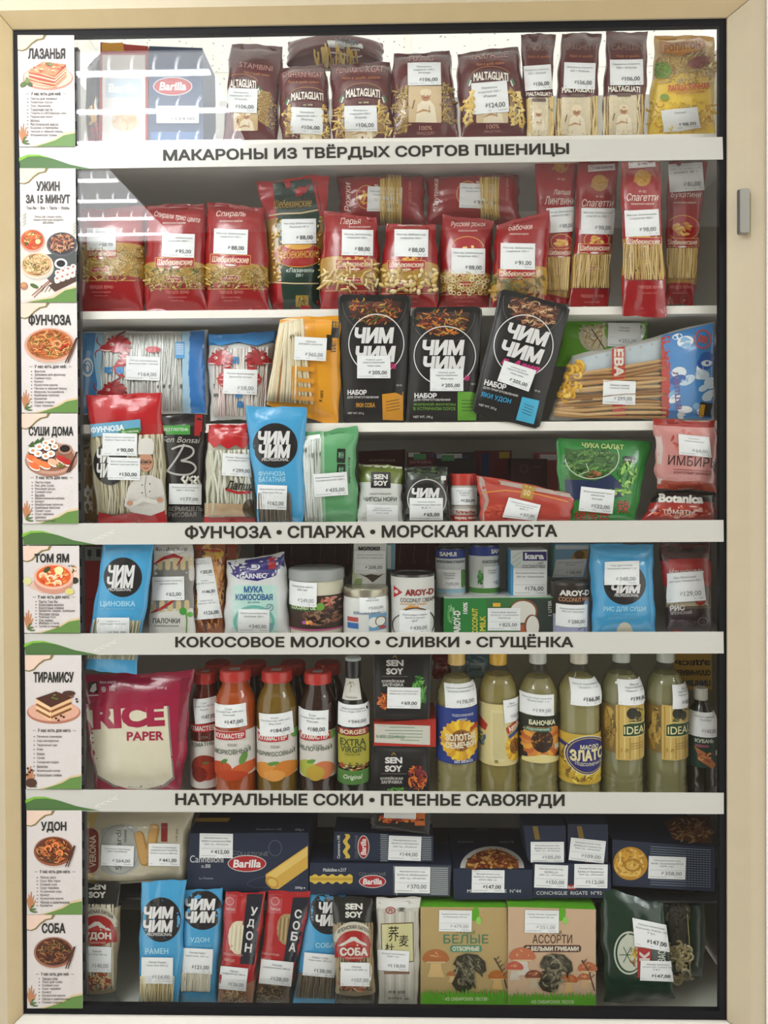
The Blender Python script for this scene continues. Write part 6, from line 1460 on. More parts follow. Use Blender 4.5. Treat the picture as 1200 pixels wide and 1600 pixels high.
# ================================================================== sixth shelf: rice paper, juices, oils
s = Sheet('rice_paper_pack', 'large magenta rice paper pack with a round cream window', 'rice paper', [(128, 1056), (303, 1047), (283, 1238), (148, 1238)], .05, T=.045, base='#a01e46', wrinkle=.0022, crimp=(.02, .02), wob=2)
cw = [(132, 1108), (142, 1104), (200, 1102), (261, 1100), (264, 1150), (270, 1214), (255, 1226), (228, 1233), (200, 1232), (178, 1226), (153, 1211), (142, 1160)]
s.poly([(a + (3 if a > 200 else -2), b + 3) for a, b in cw], '#8a8480', 1); s.poly(cw, '#d9d2bd', 2)
s.poly([(131, 1100), (262, 1094), (262, 1103), (132, 1110)], '#a01e46', 3)
s.text('RICE', 201, 1119, 112, 37, '#a5264c', -3, bold=.06, layer=4); s.text('PAPER', 227, 1150, 58, 14, '#a5264c', -1, bold=.03, layer=4)
s.rr(145, 1074, 15, 17, '#2c2428', 0, -3, 2); s.poly([(140, 1080), (144, 1070), (150, 1067), (151, 1078), (146, 1082)], '#d0c8ca', 3); s.text('春', 162, 1077, 8, 9, '#d6c8cc', -3, layer=3); s.text('雨', 175, 1076, 9, 8, '#d6c8cc', -3, layer=3); s.text('Rice paper', 169, 1066, 26, 5, '#d6c0c8', -3, bold=.03, layer=3); s.text('500 g', 253, 1075, 15, 5, '#d6b0bc', -2, bold=.02, layer=3); s.line([(137, 1087), (154, 1086)], 1.6, '#d0c8ca', 3)
s.line([(130, 1062), (300, 1052)], 1.5, '#c25a78', 1); s.poly([(282, 1060), (300, 1058), (280, 1230), (274, 1226)], '#8a1c3c', 1); s.done()


def juice(label, cx, r, ylid, ytop, ybot, d, liquid, name=None, banner_y=None, tagq=None, price=None, art=None, lab=(1159, 1213), full=True, glass='#8a6a4a', trot=0, lines=('Сок', 'Кухмастер, 680 мл.', 'Россия')):
    s = Round('juice_jar', label, 'juice', cx, ybot, d, 'juice bottles with red lids')
    rl = r * .74
    s.lathe('body', [(ylid + 14, rl * .86), (ylid + 24, rl * .86), (ylid + 34, r * .8), (ylid + 46, r * .95), (ylid + 58, r), (ybot - 8, r), (ybot - 3, r * .96), (ybot, r * .88)], mat('juice', liquid), main=True)
    s.lathe('lid', [(ylid, rl * .88), (ylid + 1.5, rl * .97), (ylid + 4, rl), (ylid + 15, rl * 1.02), (ylid + 17, rl * .98)], mat('lid', '#b8302a'))
    if full:
        V, F = tube_mesh([(0, 0, 0), (0, 0, .001)], rl * s.mpp * .8, 4)
        p = s.part('lid_sticker'); p.parent = 'lid'; zt = s.z(ylid) + .0006; e = s.mpp
        P4 = [(s.ax[0] + a * e, s.ax[1] + b * e, zt) for a, b in ((-rl * .32, -rl * .5), (rl * .32, -rl * .5), (rl * .32, rl * .1), (-rl * .32, rl * .1))]; p.add(P4, [(0, 1, 2, 3)], mat('tag', '#c9c4c0'))
        for k in range(5):
            x0 = -rl * .26 + k * rl * .11; p.add([(s.ax[0] + a * e, s.ax[1] + b * e, zt + .0003) for a, b in ((x0, -rl * .38), (x0 + rl * .05, -rl * .38), (x0 + rl * .05, -rl * .02), (x0, -rl * .02))], [(0, 1, 2, 3)], mat('ink', '#4a4644'))
    if name:
        y0, y1 = lab
        s.rect(cx - r * .98, y0 - 16, cx + r * .98, y1, '#cfcac4', 1)
        for k in art or (): s.ell(k[0], k[1], k[2], k[3], k[4], 2 + .3 * art.index(k), rot=k[5] if len(k) > 5 else 0)
        s.poly([(cx - 26, banner_y - 6), (cx + 20, banner_y - 7), (cx + 20, banner_y + 5), (cx - 25, banner_y + 7)], '#b02630', 6); s.text('КУХМАСТЕР', cx - 3, banner_y, 42, 8, '#dccfc8', -1.5, bold=.04, layer=7); s.text('СОК', cx + 2, banner_y + 14, 14, 4, '#7a7470', layer=5); s.text(*name, layer=5, bold=.01)
        s.tag(*tagq, price, lines, trot, '#5a5c60', layer=9)
    return s.done()


G = '#4a5a44'
juice('red tomato juice jar half hidden by the rice paper pack', 323, 24, 1048, 1052, 1240, .1, '#6a2418', ('ТОМАТНЫЙ', 325, 1162, 40, 8, G, -6), 1138, (311, 1091, 342, 1130), '147,00', art=[(325, 1200, 20, 20, '#8a2c1c'), (332, 1206, 14, 14, '#a83a24'), (318, 1210, 12, 12, '#7a2016'), (328, 1192, 5, 2, '#5a6a34')], lab=(1175, 1232), trot=-6)
juice('orange carrot juice jar', 369, 32, 1044, 1060, 1240, .075, '#a8501c', ('МОРКОВНЫЙ', 368, 1174, 54, 10, G, -3), 1150, (343, 1101, 390, 1137), '147,00', art=[(352, 1203, 18, 12, '#b84a22', -10), (385, 1204, 20, 10, '#c25a2a', -20), (368, 1212, 24, 8, '#b0401e'), (358, 1190, 6, 3, '#4f7a34', -30), (386, 1186, 5, 10, '#5f8a3c', 20)], trot=-3)
juice('olive amber apricot juice jar', 434, 32, 1045, 1060, 1240, .08, '#7a6020', ('АБРИКОСОВЫЙ', 434, 1177, 57, 9, G, -2), 1153, (412, 1115, 460, 1150), '184,00', art=[(420, 1205, 16, 13, '#d08a3c'), (450, 1203, 17, 13, '#c97a2c'), (434, 1212, 16, 9, '#d8964a'), (433, 1193, 9, 3, '#5f8a3c', -10), (463, 1150, 5, 7, '#6a9a4a')], trot=-3)
juice('dark apple juice jar', 498, 29, 1048, 1062, 1240, .08, '#3a2018', ('ЯБЛОЧНЫЙ', 495, 1169, 50, 9, G, -2), 1151, (470, 1110, 515, 1149), '188,00', art=[(484, 1202, 14, 14, '#a8b04a'), (508, 1204, 16, 14, '#c9744a'), (496, 1208, 14, 12, '#b89a3c'), (490, 1190, 7, 3, '#5f8a3c', -20), (520, 1150, 5, 7, '#6a9a4a')], trot=1, lab=(1159, 1216))
for cx, lab in ((342, 'red lidded juice jar in the back row behind the tomato juice'), (398, 'red lidded juice jar in the back row behind the carrot juice'), (459, 'red lidded juice jar in the back row behind the apricot juice'), (513, 'red lidded juice jar in the back row behind the apple juice')):
    juice(lab, cx, 27, 1034, 1040, 1208, .17, '#4a2416', full=False)
s = Round('olive_oil_bottle', 'dark olive oil bottle with a black neck and a white neck tag', 'oil bottle', 553, 1240, .07)
s.lathe('body', [(1056, 11), (1066, 12), (1078, 15), (1092, 22), (1104, 25), (1228, 25), (1236, 24), (1240, 21)], mat('juice', '#20261a'), main=True); s.lathe('cap', [(1029, 11), (1031, 12.5), (1056, 12.5), (1058, 11.5)], mat('lid', '#1c1c1e')); s.lathe('cap_label', [(1026, 11), (1027, 12.2), (1030.5, 12.6)], mat('card', '#b0bab8'))
s.poly([(543, 1058), (561, 1058), (566, 1094), (537, 1094)], '#cfcbc4', 2, fine=4); s.line([(549, 1082), (550, 1066)], 1, '#a8a48c', 3); s.food(550, 1068, 5, 6, ['#a8a48c', '#8f8c74'], 12, 4, 1.4, 3); s.text('TIERRA', 551, 1090, 18, 3, '#7a766c', layer=3)
s.rect(529, 1140, 577, 1150, '#2c3220', 1); s.rr(553, 1144, 46, 11, '#8a2a2c', 5, 0, 2); s.text('BORGES', 553, 1144, 38, 7, '#d9c8a8', bold=.03, layer=3); s.rect(530, 1150, 577, 1196, '#a8a03c', 1); s.text('EXTRA', 553, 1160, 38, 11, '#3f4a24', bold=.02, layer=3); s.text('VIRGIN', 553, 1171, 38, 10, '#3f4a24', bold=.02, layer=3); s.text('OLIVE OIL', 553, 1179, 24, 3.6, '#5a6234', layer=3); s.food(553, 1198, 22, 6, ['#8a5a34', '#c9a86a', '#5a6a2c', '#a83c2c'], 40, 8, 3, 3)
s.rect(529, 1204, 578, 1226, '#4f7a3c', 3); s.text('Original', 553, 1215, 28, 9, '#cfd6c0', sh=.2, layer=4, bold=.02)
s.tag(531, 1101, 577, 1136, '944,00', ('Масло оливковое', 'Extra Virgin 500 мл.'), 1, '#85878b', layer=6); s.done()


def sauce(label, quad, d, sy, art, tagq=None, price=None, dt=None):
    s = Sheet('sauce_sachet', label, 'sachet', quad, d, dt, group='black sauce sachets', T=.012, shape='pouch', m='pouch', base='#1c1a1b', margin=.06, wrinkle=.0006, crimp=(.05, .05), wob=.4, rc=2)
    cx = quad[0][0] + 35
    s.line([(cx - 3, sy - 8), (cx, sy - 12), (cx + 3, sy - 8)], 1.2, '#b89a3c', 1)
    s.text('SEN', cx, sy, 27, 10, '#d6d4d0', bold=.05, layer=2); s.text('SOY', cx, sy + 13, 27, 10, '#d6d4d0', bold=.05, layer=2); s.text('КОРЕЙСКАЯ', cx - 3, sy + 28, 35, 5, '#c9c6c2', bold=.03, layer=2); s.text('ЗАПРАВКА', cx - 3, sy + 34, 33, 5, '#c9c6c2', bold=.03, layer=2); s.line([(cx - 20, sy + 21), (cx + 20, sy + 21)], .6, '#8a8884', 2)
    for a in art: s.food(*a)
    if tagq: s.tag(*tagq, price, ('Корейская заправка для', 'моркови Сен Сой 80 г'), 1, '#4a4c50', layer=9)
    return s.done()


sauce('black sauce sachet with green leaves standing on the red carton', [(582, 1021), (675, 1021), (671, 1124), (584, 1124)], .05, 1036, [(600, 1095, 14, 14, ['#b8602c', '#d88a3c', '#a8401c'], 50, 9, 2.4, 3), (655, 1080, 13, 26, ['#3f7a34', '#5a9a44', '#2c5a28', '#7ab85c'], 60, 14, 4, 3)], (605, 1074, 657, 1107), '69,00')
s = Sheet('tray_carton', 'bright red carton with a white information panel between the two sauce sachets', 'carton', [(584, 1129), (681, 1123), (681, 1167), (584, 1165)], .06, shape='box', base='#b03228', m='card', depth=.1)
s.poly([(585, 1131), (672, 1134), (672, 1164), (585, 1160)], '#c9c6bc', 1)
for k, w in enumerate((40, 60, 52, 46, 30)): s.line([(628 - w / 2 + k * 3, 1136 + 5 * k), (628 + w / 2 + k * 3, 1137 + 5 * k)], 1.1, '#7a9a7a', 2)
s.text('8-800-250-99-23', 610, 1151, 44, 5, '#6a8a6c', 2, layer=3); s.done()
sauce('black sauce sachet with chili peppers, below the red carton', [(580, 1165), (672, 1167), (672, 1240), (578, 1240)], .05, 1188, [(652, 1215, 16, 20, ['#b8502c', '#8a3a2c', '#d8843c', '#7a2a3a'], 60, 14, 3.4, 3), (620, 1234, 14, 5, ['#4f8a34', '#7ab04c'], 16, 8, 2.4, 3)])


def oil(label, cx, r, ycap, yneck, ysh, d, tint, cap, caph=14, shoulders=None, capr=None, ridges=True, liq='#ece2a6'):
    s = Round('oil_bottle', label, 'oil bottle', cx, 1242, d, 'clear oil bottles')
    capr = capr or 13.5
    prof = [(yneck - 4, capr * .8), (yneck, capr * .82)] + (shoulders or [(yneck + 10, r * .5), (yneck + 24, r * .78), (ysh, r * .97)]) + [(ysh + 10, r), (1090, r), (1096, r * .97), (1102, r * .985), (1196, r * .985)]
    if ridges: prof += [(1202, r), (1206, r * .955), (1211, r), (1216, r * .955), (1221, r)]
    prof += [(1232, r), (1239, r * .93), (1242, r * .8)]
    s.lathe('bottle', prof, mat('pet', '#e9e8d2'), main=True, sharp=50)
    lv = yneck + 16
    ip = [(y, rr_ * .94) for y, rr_ in prof if y > lv]
    s.lathe('oil', [(lv, np.interp(lv, [p[0] for p in prof], [p[1] for p in prof]) * .93)] + ip[:-1] + [(1240, r * .8)], mat('oil', liq), key='oilfill')
    s.lathe('cap', [(ycap, capr * .93), (ycap + 1, capr), (ycap + caph, capr), (ycap + caph + 1, capr * .95)], mat('lid', cap))
    s.use('bottle')
    return s


def sunflower(s, cx, cy, rx, ry, lay=2, core='#8a5a24', pet=('#d8a82c', '#e3bc3c', '#c9942a')):
    for j in range(2):
        for k in range(22):
            a = 6.283 * (k + .5 * j) / 22; x, y = math.cos(a), math.sin(a)
            s.line([(cx + x * rx * .4, cy + y * ry * .4), (cx + x * rx * .75, cy + y * ry * .75), (cx + x * rx * (1 - .06 * j), cy + y * ry * (1 - .06 * j))], rx * .26, pet[(k + j) % 3], lay + j * .4, taper=True)
    s.ell(cx, cy, rx * .52, ry * .52, core, lay + 1)
    s.food(cx, cy, rx * .48, ry * .48, ['#6a4018', '#a8742c', '#4a2c14'], 26, rx * .2, rx * .1, lay + 1.2)


s = oil('clear oil bottle with a deep blue sunflower label', 714, 33, 1018, 1040, 1078, .085, '', '#d8b46a', 18)
s.rect(682, 1107, 746, 1194, '#23387e', 1, fine=4); sunflower(s, 718, 1157, 31, 33, 2); s.text('ЗОЛОТЫЕ', 718, 1152, 46, 11, '#e0d2b8', -3, bold=.05, layer=5); s.text('СЕМЕЧКИ', 718, 1164, 46, 10, '#e0d2b8', -3, bold=.05, layer=5); s.text('ПОДСОЛНЕЧНОЕ', 721, 1118, 32, 4.5, '#c9cbd6', layer=3); s.text('масло', 721, 1124, 12, 3, '#c9cbd6', layer=3); s.text('БЕЗ ЗАПАХА', 722, 1190, 28, 4.5, '#c9cbd6', bold=.03, layer=3); s.poly([(732, 1138), (744, 1132), (744, 1138), (732, 1145)], '#b0442c', 5)
s.tag(695, 1068, 742, 1106, '178,00', ('Масло подсолнечное', '"Золотые семечки" 1 л'), -2, '#85878b', layer=7); s.done()
s = oil('rounder oil bottle with a pale cream label turned sideways', 779, 31, 1018, 1036, 1080, .09, '', '#d8a83c', 18, shoulders=[(1042, 14), (1054, 22), (1066, 28), (1080, 31)], ridges=False, liq='#ecdc8e')
s.rect(749, 1101, 809, 1197, '#cfc08a', 1, fine=4); s.rect(764, 1110, 786, 1190, '#d3c796', 2, fine=4); [s.line([(768 + 2.6 * k, 1114), (768 + 2.6 * k, 1186)], .6, '#a89a6a', 3) for k in range(7)]; s.poly([(748, 1122), (760, 1134), (757, 1144), (748, 1142)], '#a8342c', 3); s.food(752, 1158, 5, 14, ['#4f7a4a', '#d8b43c', '#3a5a8a'], 20, 8, 3, 3); sunflower(s, 800, 1168, 15, 24, 3); s.poly([(786, 1138), (806, 1126), (808, 1136), (789, 1148)], '#a83a24', 7); s.text('Алтай', 798, 1137, 18, 9, '#e0d0b8', -28, bold=.05, layer=8); s.poly([(790, 1150), (808, 1140), (808, 1146), (792, 1155)], '#34508a', 6); s.rr(772, 1190, 5, 5, '#8a7c4a', 0, 0, 4)
s.tag(783, 1093, 809, 1129, '165,00', ('Масло', 'подсолнечное'), -4, '#9a9ca0', layer=9); s.done()
s = oil('oil bottle with a dark label showing a big dark hearted sunflower', 841, 32, 1018, 1040, 1076, .085, '', '#c9cac6', 16, liq='#ece2a6')
s.text('БАНОЧКА', 840, 1029, 25, 4, '#3a3a3a', bold=.03, layer=3) if False else None
s.rect(810, 1120, 873, 1190, '#2a2620', 1, fine=4); s.food(842, 1160, 28, 18, ['#3a2a1c', '#5a4a24', '#2c3a24'], 40, 14, 5, 2); sunflower(s, 842, 1158, 31, 34, 3, '#33241c', ('#b8622c', '#d89a3c', '#c9803c')); s.rect(811, 1120, 873, 1136, '#22261f', 6, fine=4); s.text('БАНОЧКА', 842, 1129, 38, 8, '#d6d2b0', bold=.04, layer=8); s.rr(836, 1140, 38, 6, '#3f6a54', 0, 0, 7); s.text('подсолнечное', 836, 1140, 32, 4, '#c9d6c8', layer=8); s.rr(866, 1168, 12, 8, '#c9c6b8', 0, 0, 8); s.poly([(814, 1186), (842, 1178), (870, 1186), (870, 1192), (814, 1192)], '#d6c88a', 6)
s.tag(None, price='199,00', lines=('Масло подсолнечное', '"Баночка" 1 л'), quad=[(812, 1084), (859, 1086), (859, 1119), (812, 1117)], ink='#9a9ca0', layer=10); s.done()
s = oil('oil bottle with an oval blue label framed in yellow flowers', 905, 33, 1018, 1038, 1072, .075, '', '#d3cdbd', 16, liq='#ece2a6')
s.rect(872, 1148, 938, 1226, '#c2a23c', 1, fine=4); s.food(905, 1190, 31, 36, ['#d8b83c', '#b8902a', '#8a6a24', '#e0c85c', '#7a5a2c'], 120, 12, 5, 2); s.ell(911, 1180, 33, 31, '#d6cfa8', 5); s.ell(911, 1180, 31.5, 29.5, '#2c2c6a', 5.6); s.ring(911, 1180, 29, 27, 1.2, '#b8a05a', 6.5); s.poly([(873, 1160), (886, 1166), (886, 1172), (873, 1167)], '#2c2c6a', 5); s.text('МАСЛО', 913, 1167, 28, 7, '#d6cfb0', bold=.03, layer=7); s.text('ЗЛАТО', 911, 1180, 52, 18, '#dccf9c', -2, bold=.05, layer=7); s.text('ПОДСОЛНЕЧНОЕ', 913, 1194, 42, 6, '#cfc8b0', bold=.02, layer=7, arc=-2)
s.tag(887, 1061, 935, 1103, '166,00', ('Масло подсолнечное', '"Злато", 1 л'), 2, '#4a4c50', layer=9); s.done()
IDN = 'IDEAL'
for lab, cx, r, d, lx, tq, pr, wx in (('clear oil bottle with a golden olive label, whole lettering facing out', 971, 34, .08, (954, 1004), (958, 1062, 1006, 1102), '199,00', (984, 40)), ('clear oil bottle with a golden olive label turned aside, beside the small dark bottle', 1040, 33, .085, (1024, 1073), (1039, 1070, 1080, 1108), '182,00', (1050, 38))):
    s = oil(lab, cx, r, 1018, 1034, 1078, d, '', '#b9beb4', 14, liq='#dcd8a4')
    s.rect(lx[0] - 16, 1104, lx[0], 1178, '#7a6230', 1, fine=4); s.food(lx[0] - 8, 1140, 7, 34, ['#9a7a34', '#5a4a20', '#b8984a'], 30, 10, 4, 2)
    s.rect(lx[0], 1102, lx[1], 1188, '#c2a45c', 1, fine=4)
    for k in range(6): s.line([(lx[0] + 4 + 8 * k, 1104), (lx[0] + 4 + 8 * k, 1186)], 2, '#d6be7c' if k % 2 else '#a8863c', 2)
    m = (lx[0] + lx[1]) / 2 + 3
    s.ell(m - 4, 1115, 9, 9, '#2a2a20', 4); s.ell(m + 5, 1119, 6, 7, '#34321f', 4); s.line([(m, 1106), (m + 14, 1112)], 2, '#5a5a34', 4); s.ell(m + 16, 1118, 4, 7, '#b8a83c', 4); s.food(m, 1126, 14, 5, ['#4a4a2c', '#6a6a3a', '#8a7a3c'], 14, 8, 3, 4)
    s.poly([(wx[0] - 21, 1132), (wx[0] - 10, 1128), (lx[1], 1130), (lx[1], 1152), (wx[0] - 21, 1152)], '#d0bc78', 5); s.poly([(wx[0] - 20, 1133), (wx[0] - 10, 1130), (lx[1], 1132), (lx[1], 1150), (wx[0] - 20, 1150)], '#24422c', 5.6); s.text('IDEAL', wx[0] + 1, 1141, wx[1], 12, '#d8cf9c', bold=.01, layer=7)
    for k in range(3): s.line([(m - 8, 1162 + 4 * k), (m + 16, 1162 + 4 * k)], .9, '#8a7034', 4)
    s.text('1 л', m - 16, 1172, 10, 6, '#8a7034', layer=4)
    s.tag(*tq, pr, ('Масло', 'подсолнечное', '"Идеал", 1 л'), 2, '#55575b', layer=9); s.done()
s = Round('oil_bottle', 'small dark bottle with a white cap ring at the end of the bottle row', 'oil bottle', 1095, 1242, .09, 'clear oil bottles')
s.lathe('bottle', [(1090, 9), (1096, 10), (1106, 16), (1118, 22), (1130, 24), (1200, 24), (1206, 23), (1212, 24), (1234, 24), (1242, 20)], mat('juice', '#27261c'), main=True); s.lathe('cap', [(1074, 9.5), (1076, 10.5), (1091, 10.5), (1092, 10)], mat('lid', '#c9c6bc'))
s.rect(1072, 1150, 1118, 1200, '#1f3a30', 1, fine=4); s.poly([(1078, 1168), (1092, 1176), (1110, 1196), (1104, 1202), (1086, 1190)], '#a8683c', 2); s.food(1094, 1184, 12, 10, ['#c98a5c', '#8a4a2c'], 20, 8, 3, 2); s.text('КУБАНЬ', 1092, 1158, 26, 6, '#c9c8b8', bold=.03, layer=3); s.rr(1088, 1166, 18, 4, '#8a4a5a', 0, 0, 3); s.rr(1112, 1178, 6, 8, '#c9c8c0', 0, 0, 3)
s.tag(1074, 1113, 1113, 1152, '143,00', ('Масло кедровое', '"Кубань"'), 2, '#a0a2a6', layer=8); s.done()
s = Sheet('paper_notice', 'brown yellow paper notice with upside down black lettering, behind the bottles', 'notice', [(1052, 1020), (1112, 1018), (1112, 1078), (1052, 1078)], .14, shape='flat', base='#a88430', m='paper', depth=.002)
for t, y, c in (('ЗДЕСЬ', 1035, '#1c1a14'), ('ОПЛАЧИВАЕМ', 1051, '#1c1a14'), ('ПИНГВИНЫ', 1067, '#2a3a4a')): s.text(t, 1082, y, 56, 9, c, 180, bold=.05, layer=2)
s.done()
s = Sheet('fish_pack', 'blue and white pack between the bottle necks at the back of the sixth shelf', 'food pack', [(725, 1022), (766, 1020), (762, 1060), (728, 1060)], .2, T=.03, base='#7aa0b8'); s.poly([(728, 1026), (760, 1024), (762, 1040), (727, 1040)], '#b9cdd6', 1); s.text('рыба', 746, 1046, 24, 6, '#2a3a4a', bold=.04, layer=2); s.ell(744, 1032, 12, 4, '#4a7a9a', 2); s.done()
s = Sheet('sweet_pack', 'dark red pack behind the first oil bottle', 'food pack', [(676, 1018), (705, 1018), (705, 1060), (676, 1060)], .2, T=.03, base='#8a1c24'); s.text('соус', 690, 1044, 18, 7, '#b9888a', bold=.03); s.done()

# ================================================================== low shelf: navy cartons
NAVY = '#262e42'
s = Sheet('biscuit_pack', 'cream pack of finger biscuits with a dark red rounded label', 'biscuit pack', [(128, 1268), (302, 1268), (291, 1377), (127, 1381)], .075, T=.06, base='#bfb7a2', wrinkle=.0018, crimp=(.03, .03))
s.poly([(128, 1270), (154, 1270), (144, 1300), (144, 1360), (152, 1380), (128, 1380)], '#c9b070', 1)
s.rr(141, 1329, 26, 70, '#8a2c28', 12, 0, 2); s.text('DOLCE', 134, 1336, 36, 6, '#d6c0a8', -90, bold=.01, layer=3); s.text('VERONA', 145, 1330, 50, 10, '#dccab4', -90, bold=.02, layer=3)
s.poly([(158, 1294), (176, 1290), (196, 1286), (216, 1292), (218, 1352), (200, 1366), (176, 1368), (158, 1360)], '#a9aaa6', 1); s.ring(187, 1327, 30, 38, .8, '#8a8a86', 2); s.text('Savoiardi', 185, 1328, 62, 9, '#4a4a48', -90, bold=.0, layer=2.5); s.text('печенье', 196, 1306, 20, 4, '#5a5a58', -90, layer=2.5)
for x, y, a in ((222, 1326, 78), (238, 1314, 100)): s.rr(x, y, 56, 16, '#a8844c', 8, a, 3 + .4 * (x > 230)); s.rr(x - 1, y - 1, 52, 12, '#c29c64', 6, a, 4 + .4 * (x > 230))
s.rr(257, 1300, 10, 30, '#8a2c2e', 1, 2, 3); s.text('14 oz', 276, 1304, 18, 4, '#8a867a', -90, layer=3)
s.tag(158, 1321, 209, 1353, '264,00', ('Печенье Савоярди', 'для тирамису'), 2, '#85878b', layer=12); s.tag(232, 1318, 281, 1353, '441,00', ('Печенье Савоярди', 'сахарное для тирамису', 'Dolce Verona 400 гр.'), 1, '#3f4145', layer=12); s.done()


def barilla(s, cx, cy, rx, ry, rot=0, lay=3):
    s.ell(cx, cy, rx + 1.2, ry + 1.2, '#c9c6c4', lay, rot=rot); s.ell(cx, cy, rx, ry, '#a3272c', lay + .6, rot=rot); s.text('Barilla', cx, cy, rx * 1.5, ry * 1.05, '#e0dcda', rot, bold=.03, sh=.12, layer=lay + 1.4)


def navy(label, quad, d, depth, **k):
    return Sheet('pasta_carton', label, 'carton', quad, d, group='navy pasta cartons', shape='box', base=NAVY, m='card', depth=depth, topcol='#20273a', **k)


s = navy('navy pasta carton picturing one large pasta tube', [(296, 1302), (482, 1301), (482, 1396), (291, 1391)], .06, .16)
s.text('Cannelloni', 323, 1342, 52, 11, '#cfcfd0', bold=.0, layer=2); s.text('n.88', 322, 1353, 14, 6, '#b9b9bc', layer=2); s.text('La Pastaia', 322, 1372, 22, 3.4, '#8a8c96', layer=2); s.text('COLLEZIONE', 391, 1334, 56, 7, '#6a6a70', 2, layer=2, arc=-2)
barilla(s, 386, 1349, 29, 12); s.ring(430, 1325, 10, 12, .9, '#5a6072', 2); s.ring(426, 1376, 40, 9, .9, '#4a5062', 2, rot=-8)
s.poly([(415, 1366), (481, 1321), (481, 1356), (435, 1389), (424, 1388), (416, 1378)], '#c9a04a', 3); s.poly([(417, 1367), (481, 1323), (481, 1336), (427, 1374)], '#d9b868', 3.5); s.ell(425, 1378, 11, 8, '#b58a3a', 4, rot=35); s.ell(426, 1378.5, 7.5, 5.6, '#d3b05c', 4.6, rot=35); s.text('250g e', 469, 1387, 16, 4.5, '#c9c9cc', bold=.02, layer=4)
s.tag(312, 1302, 364, 1340, '412,00', ('Макаронные изд.', 'BARILLA, каннеллони №88', '250 гр., Италия'), 1, '#4a4c50', layer=6)
t = s.top(); t.poly([(305, 1278), (360, 1278), (356, 1284), (304, 1284)], '#b08c3c', 1); t.text('250g e', 468, 1297, 14, 4, '#b9b9bc', layer=2); t.text('Cannelloni n.88', 420, 1296, 40, 3, '#8a8c96', layer=2); s.done()
s = navy('long navy carton picturing a wavy ribbon noodle, under the smaller carton', [(484, 1348), (706, 1351), (703, 1401), (484, 1397)], .06, .08)
pts = [(484 + 3.35 * k, 1367 + (1.6 if k % 4 < 2 else -1.2)) for k in range(21)]; s.poly(pts + [(x, 1379.5 - (y - 1367)) for x, y in pts[::-1]], '#cfb04e', 2); s.rect(486, 1371, 550, 1375.5, '#b8963c', 3)
s.text('Mafaldine n.217', 523, 1359, 36, 5.5, '#c6c6c8', bold=.02, layer=2); s.text('COLLEZIONE', 582, 1366, 42, 5.5, '#6a6a70', layer=2, arc=-1.5); barilla(s, 582, 1377, 20, 9)
s.poly([(614, 1352), (704, 1353), (702, 1400), (614, 1398)], '#4a5058', 2)
for k in range(14): s.line([(673, 1356 + 3.1 * k), (700, 1356.5 + 3.1 * k)], 1.4, '#a8adb0', 3)
for k in range(20): s.line([(615 + .2 * k, 1354 + 2.3 * k), (617 + .2 * k, 1354 + 2.3 * k)], 1.2, '#b9bcc0', 3)
s.tag(617, 1354, 672, 1395, '370,00', ('Макаронные изд.', 'BARILLA, Мафальдине', '500 гр., Италия'), 1, '#7c7e82', layer=5); s.done()
s = navy('small navy carton with sideways logo, standing on the wavy noodle carton', [(522, 1299), (677, 1306), (677, 1347), (521, 1344)], .064, .06)
pts = [(538 + 2.2 * math.sin(k * .8), 1303 + 2 * k) for k in range(20)]; s.poly(pts + [(x + 7, y) for x, y in pts[::-1]], '#cfb04e', 2); s.text('Cannerone n.100', 529, 1323, 36, 4.5, '#c6c6c8', -90, bold=.02, layer=2); s.text('COLLEZIONE', 557, 1323, 36, 5, '#6a6a70', -90, layer=2); barilla(s, 568, 1323, 17, 8, -90)
for k in range(15): s.line([(594 + .8 * (k % 2), 1304 + 2.9 * k), (606, 1304.4 + 2.9 * k)], 1.3, '#8f959c', 2)
for k in range(13): s.line([(659, 1308 + 2.9 * k), (674, 1308.4 + 2.9 * k)], 1.3, '#8f959c', 2)
s.tag(607, 1306, 658, 1344, '144,00', ('Макаронные изд.', 'BARILLA Каннероне', '500 гр., Италия'), 2, '#85878b', layer=5); s.done()
s = Sheet('sauce_sachet', 'black sachet with an orange picture lying on the small navy carton', 'sachet', [(581, 1262), (674, 1262), (672, 1305), (579, 1294)], .055, T=.012, shape='pouch', m='pouch', base='#1f1a1a', group='black sauce sachets', margin=.03)
s.food(622, 1279, 34, 7, ['#c9641c', '#a83c1c', '#d88a3c'], 50, 12, 4, 1); s.rect(648, 1266, 664, 1290, '#c9702a', 1); s.text('НАБОР', 596, 1297, 14, 3.4, '#b9b6b2', 6, layer=2); s.text('дома', 614, 1299, 12, 3.4, '#b9b6b2', 6, layer=2); s.tag(600, 1262, 650, 1279, '', (), 2, layer=6); s.done()
s = navy('navy carton with a half plate of saucy pasta printed on its sloping lid', [(708, 1357), (832, 1359), (832, 1405), (709, 1406)], .06, .16)
s.text('MEZZEMANICHE  N°44', 772, 1392, 84, 5.5, '#c3c3c6', bold=.01, layer=2); s.tag(737, 1359, 788, 1394, '147,00', ('Макаронные изд.', 'BARILLA, Mezzemaniche', '№44 400 гр.'), 1, '#33353a', layer=5)
t = s.top(); half = [(769 + 50 * math.cos(a), 1356.5 - 34 * math.sin(a)) for a in np.linspace(0, math.pi, 24)]; t.poly(half, '#cfccc8', 1)
half2 = [(769 + 42 * math.cos(a), 1356.5 - 29 * math.sin(a)) for a in np.linspace(0, math.pi, 24)]; t.poly(half2, '#8a4a24', 2)
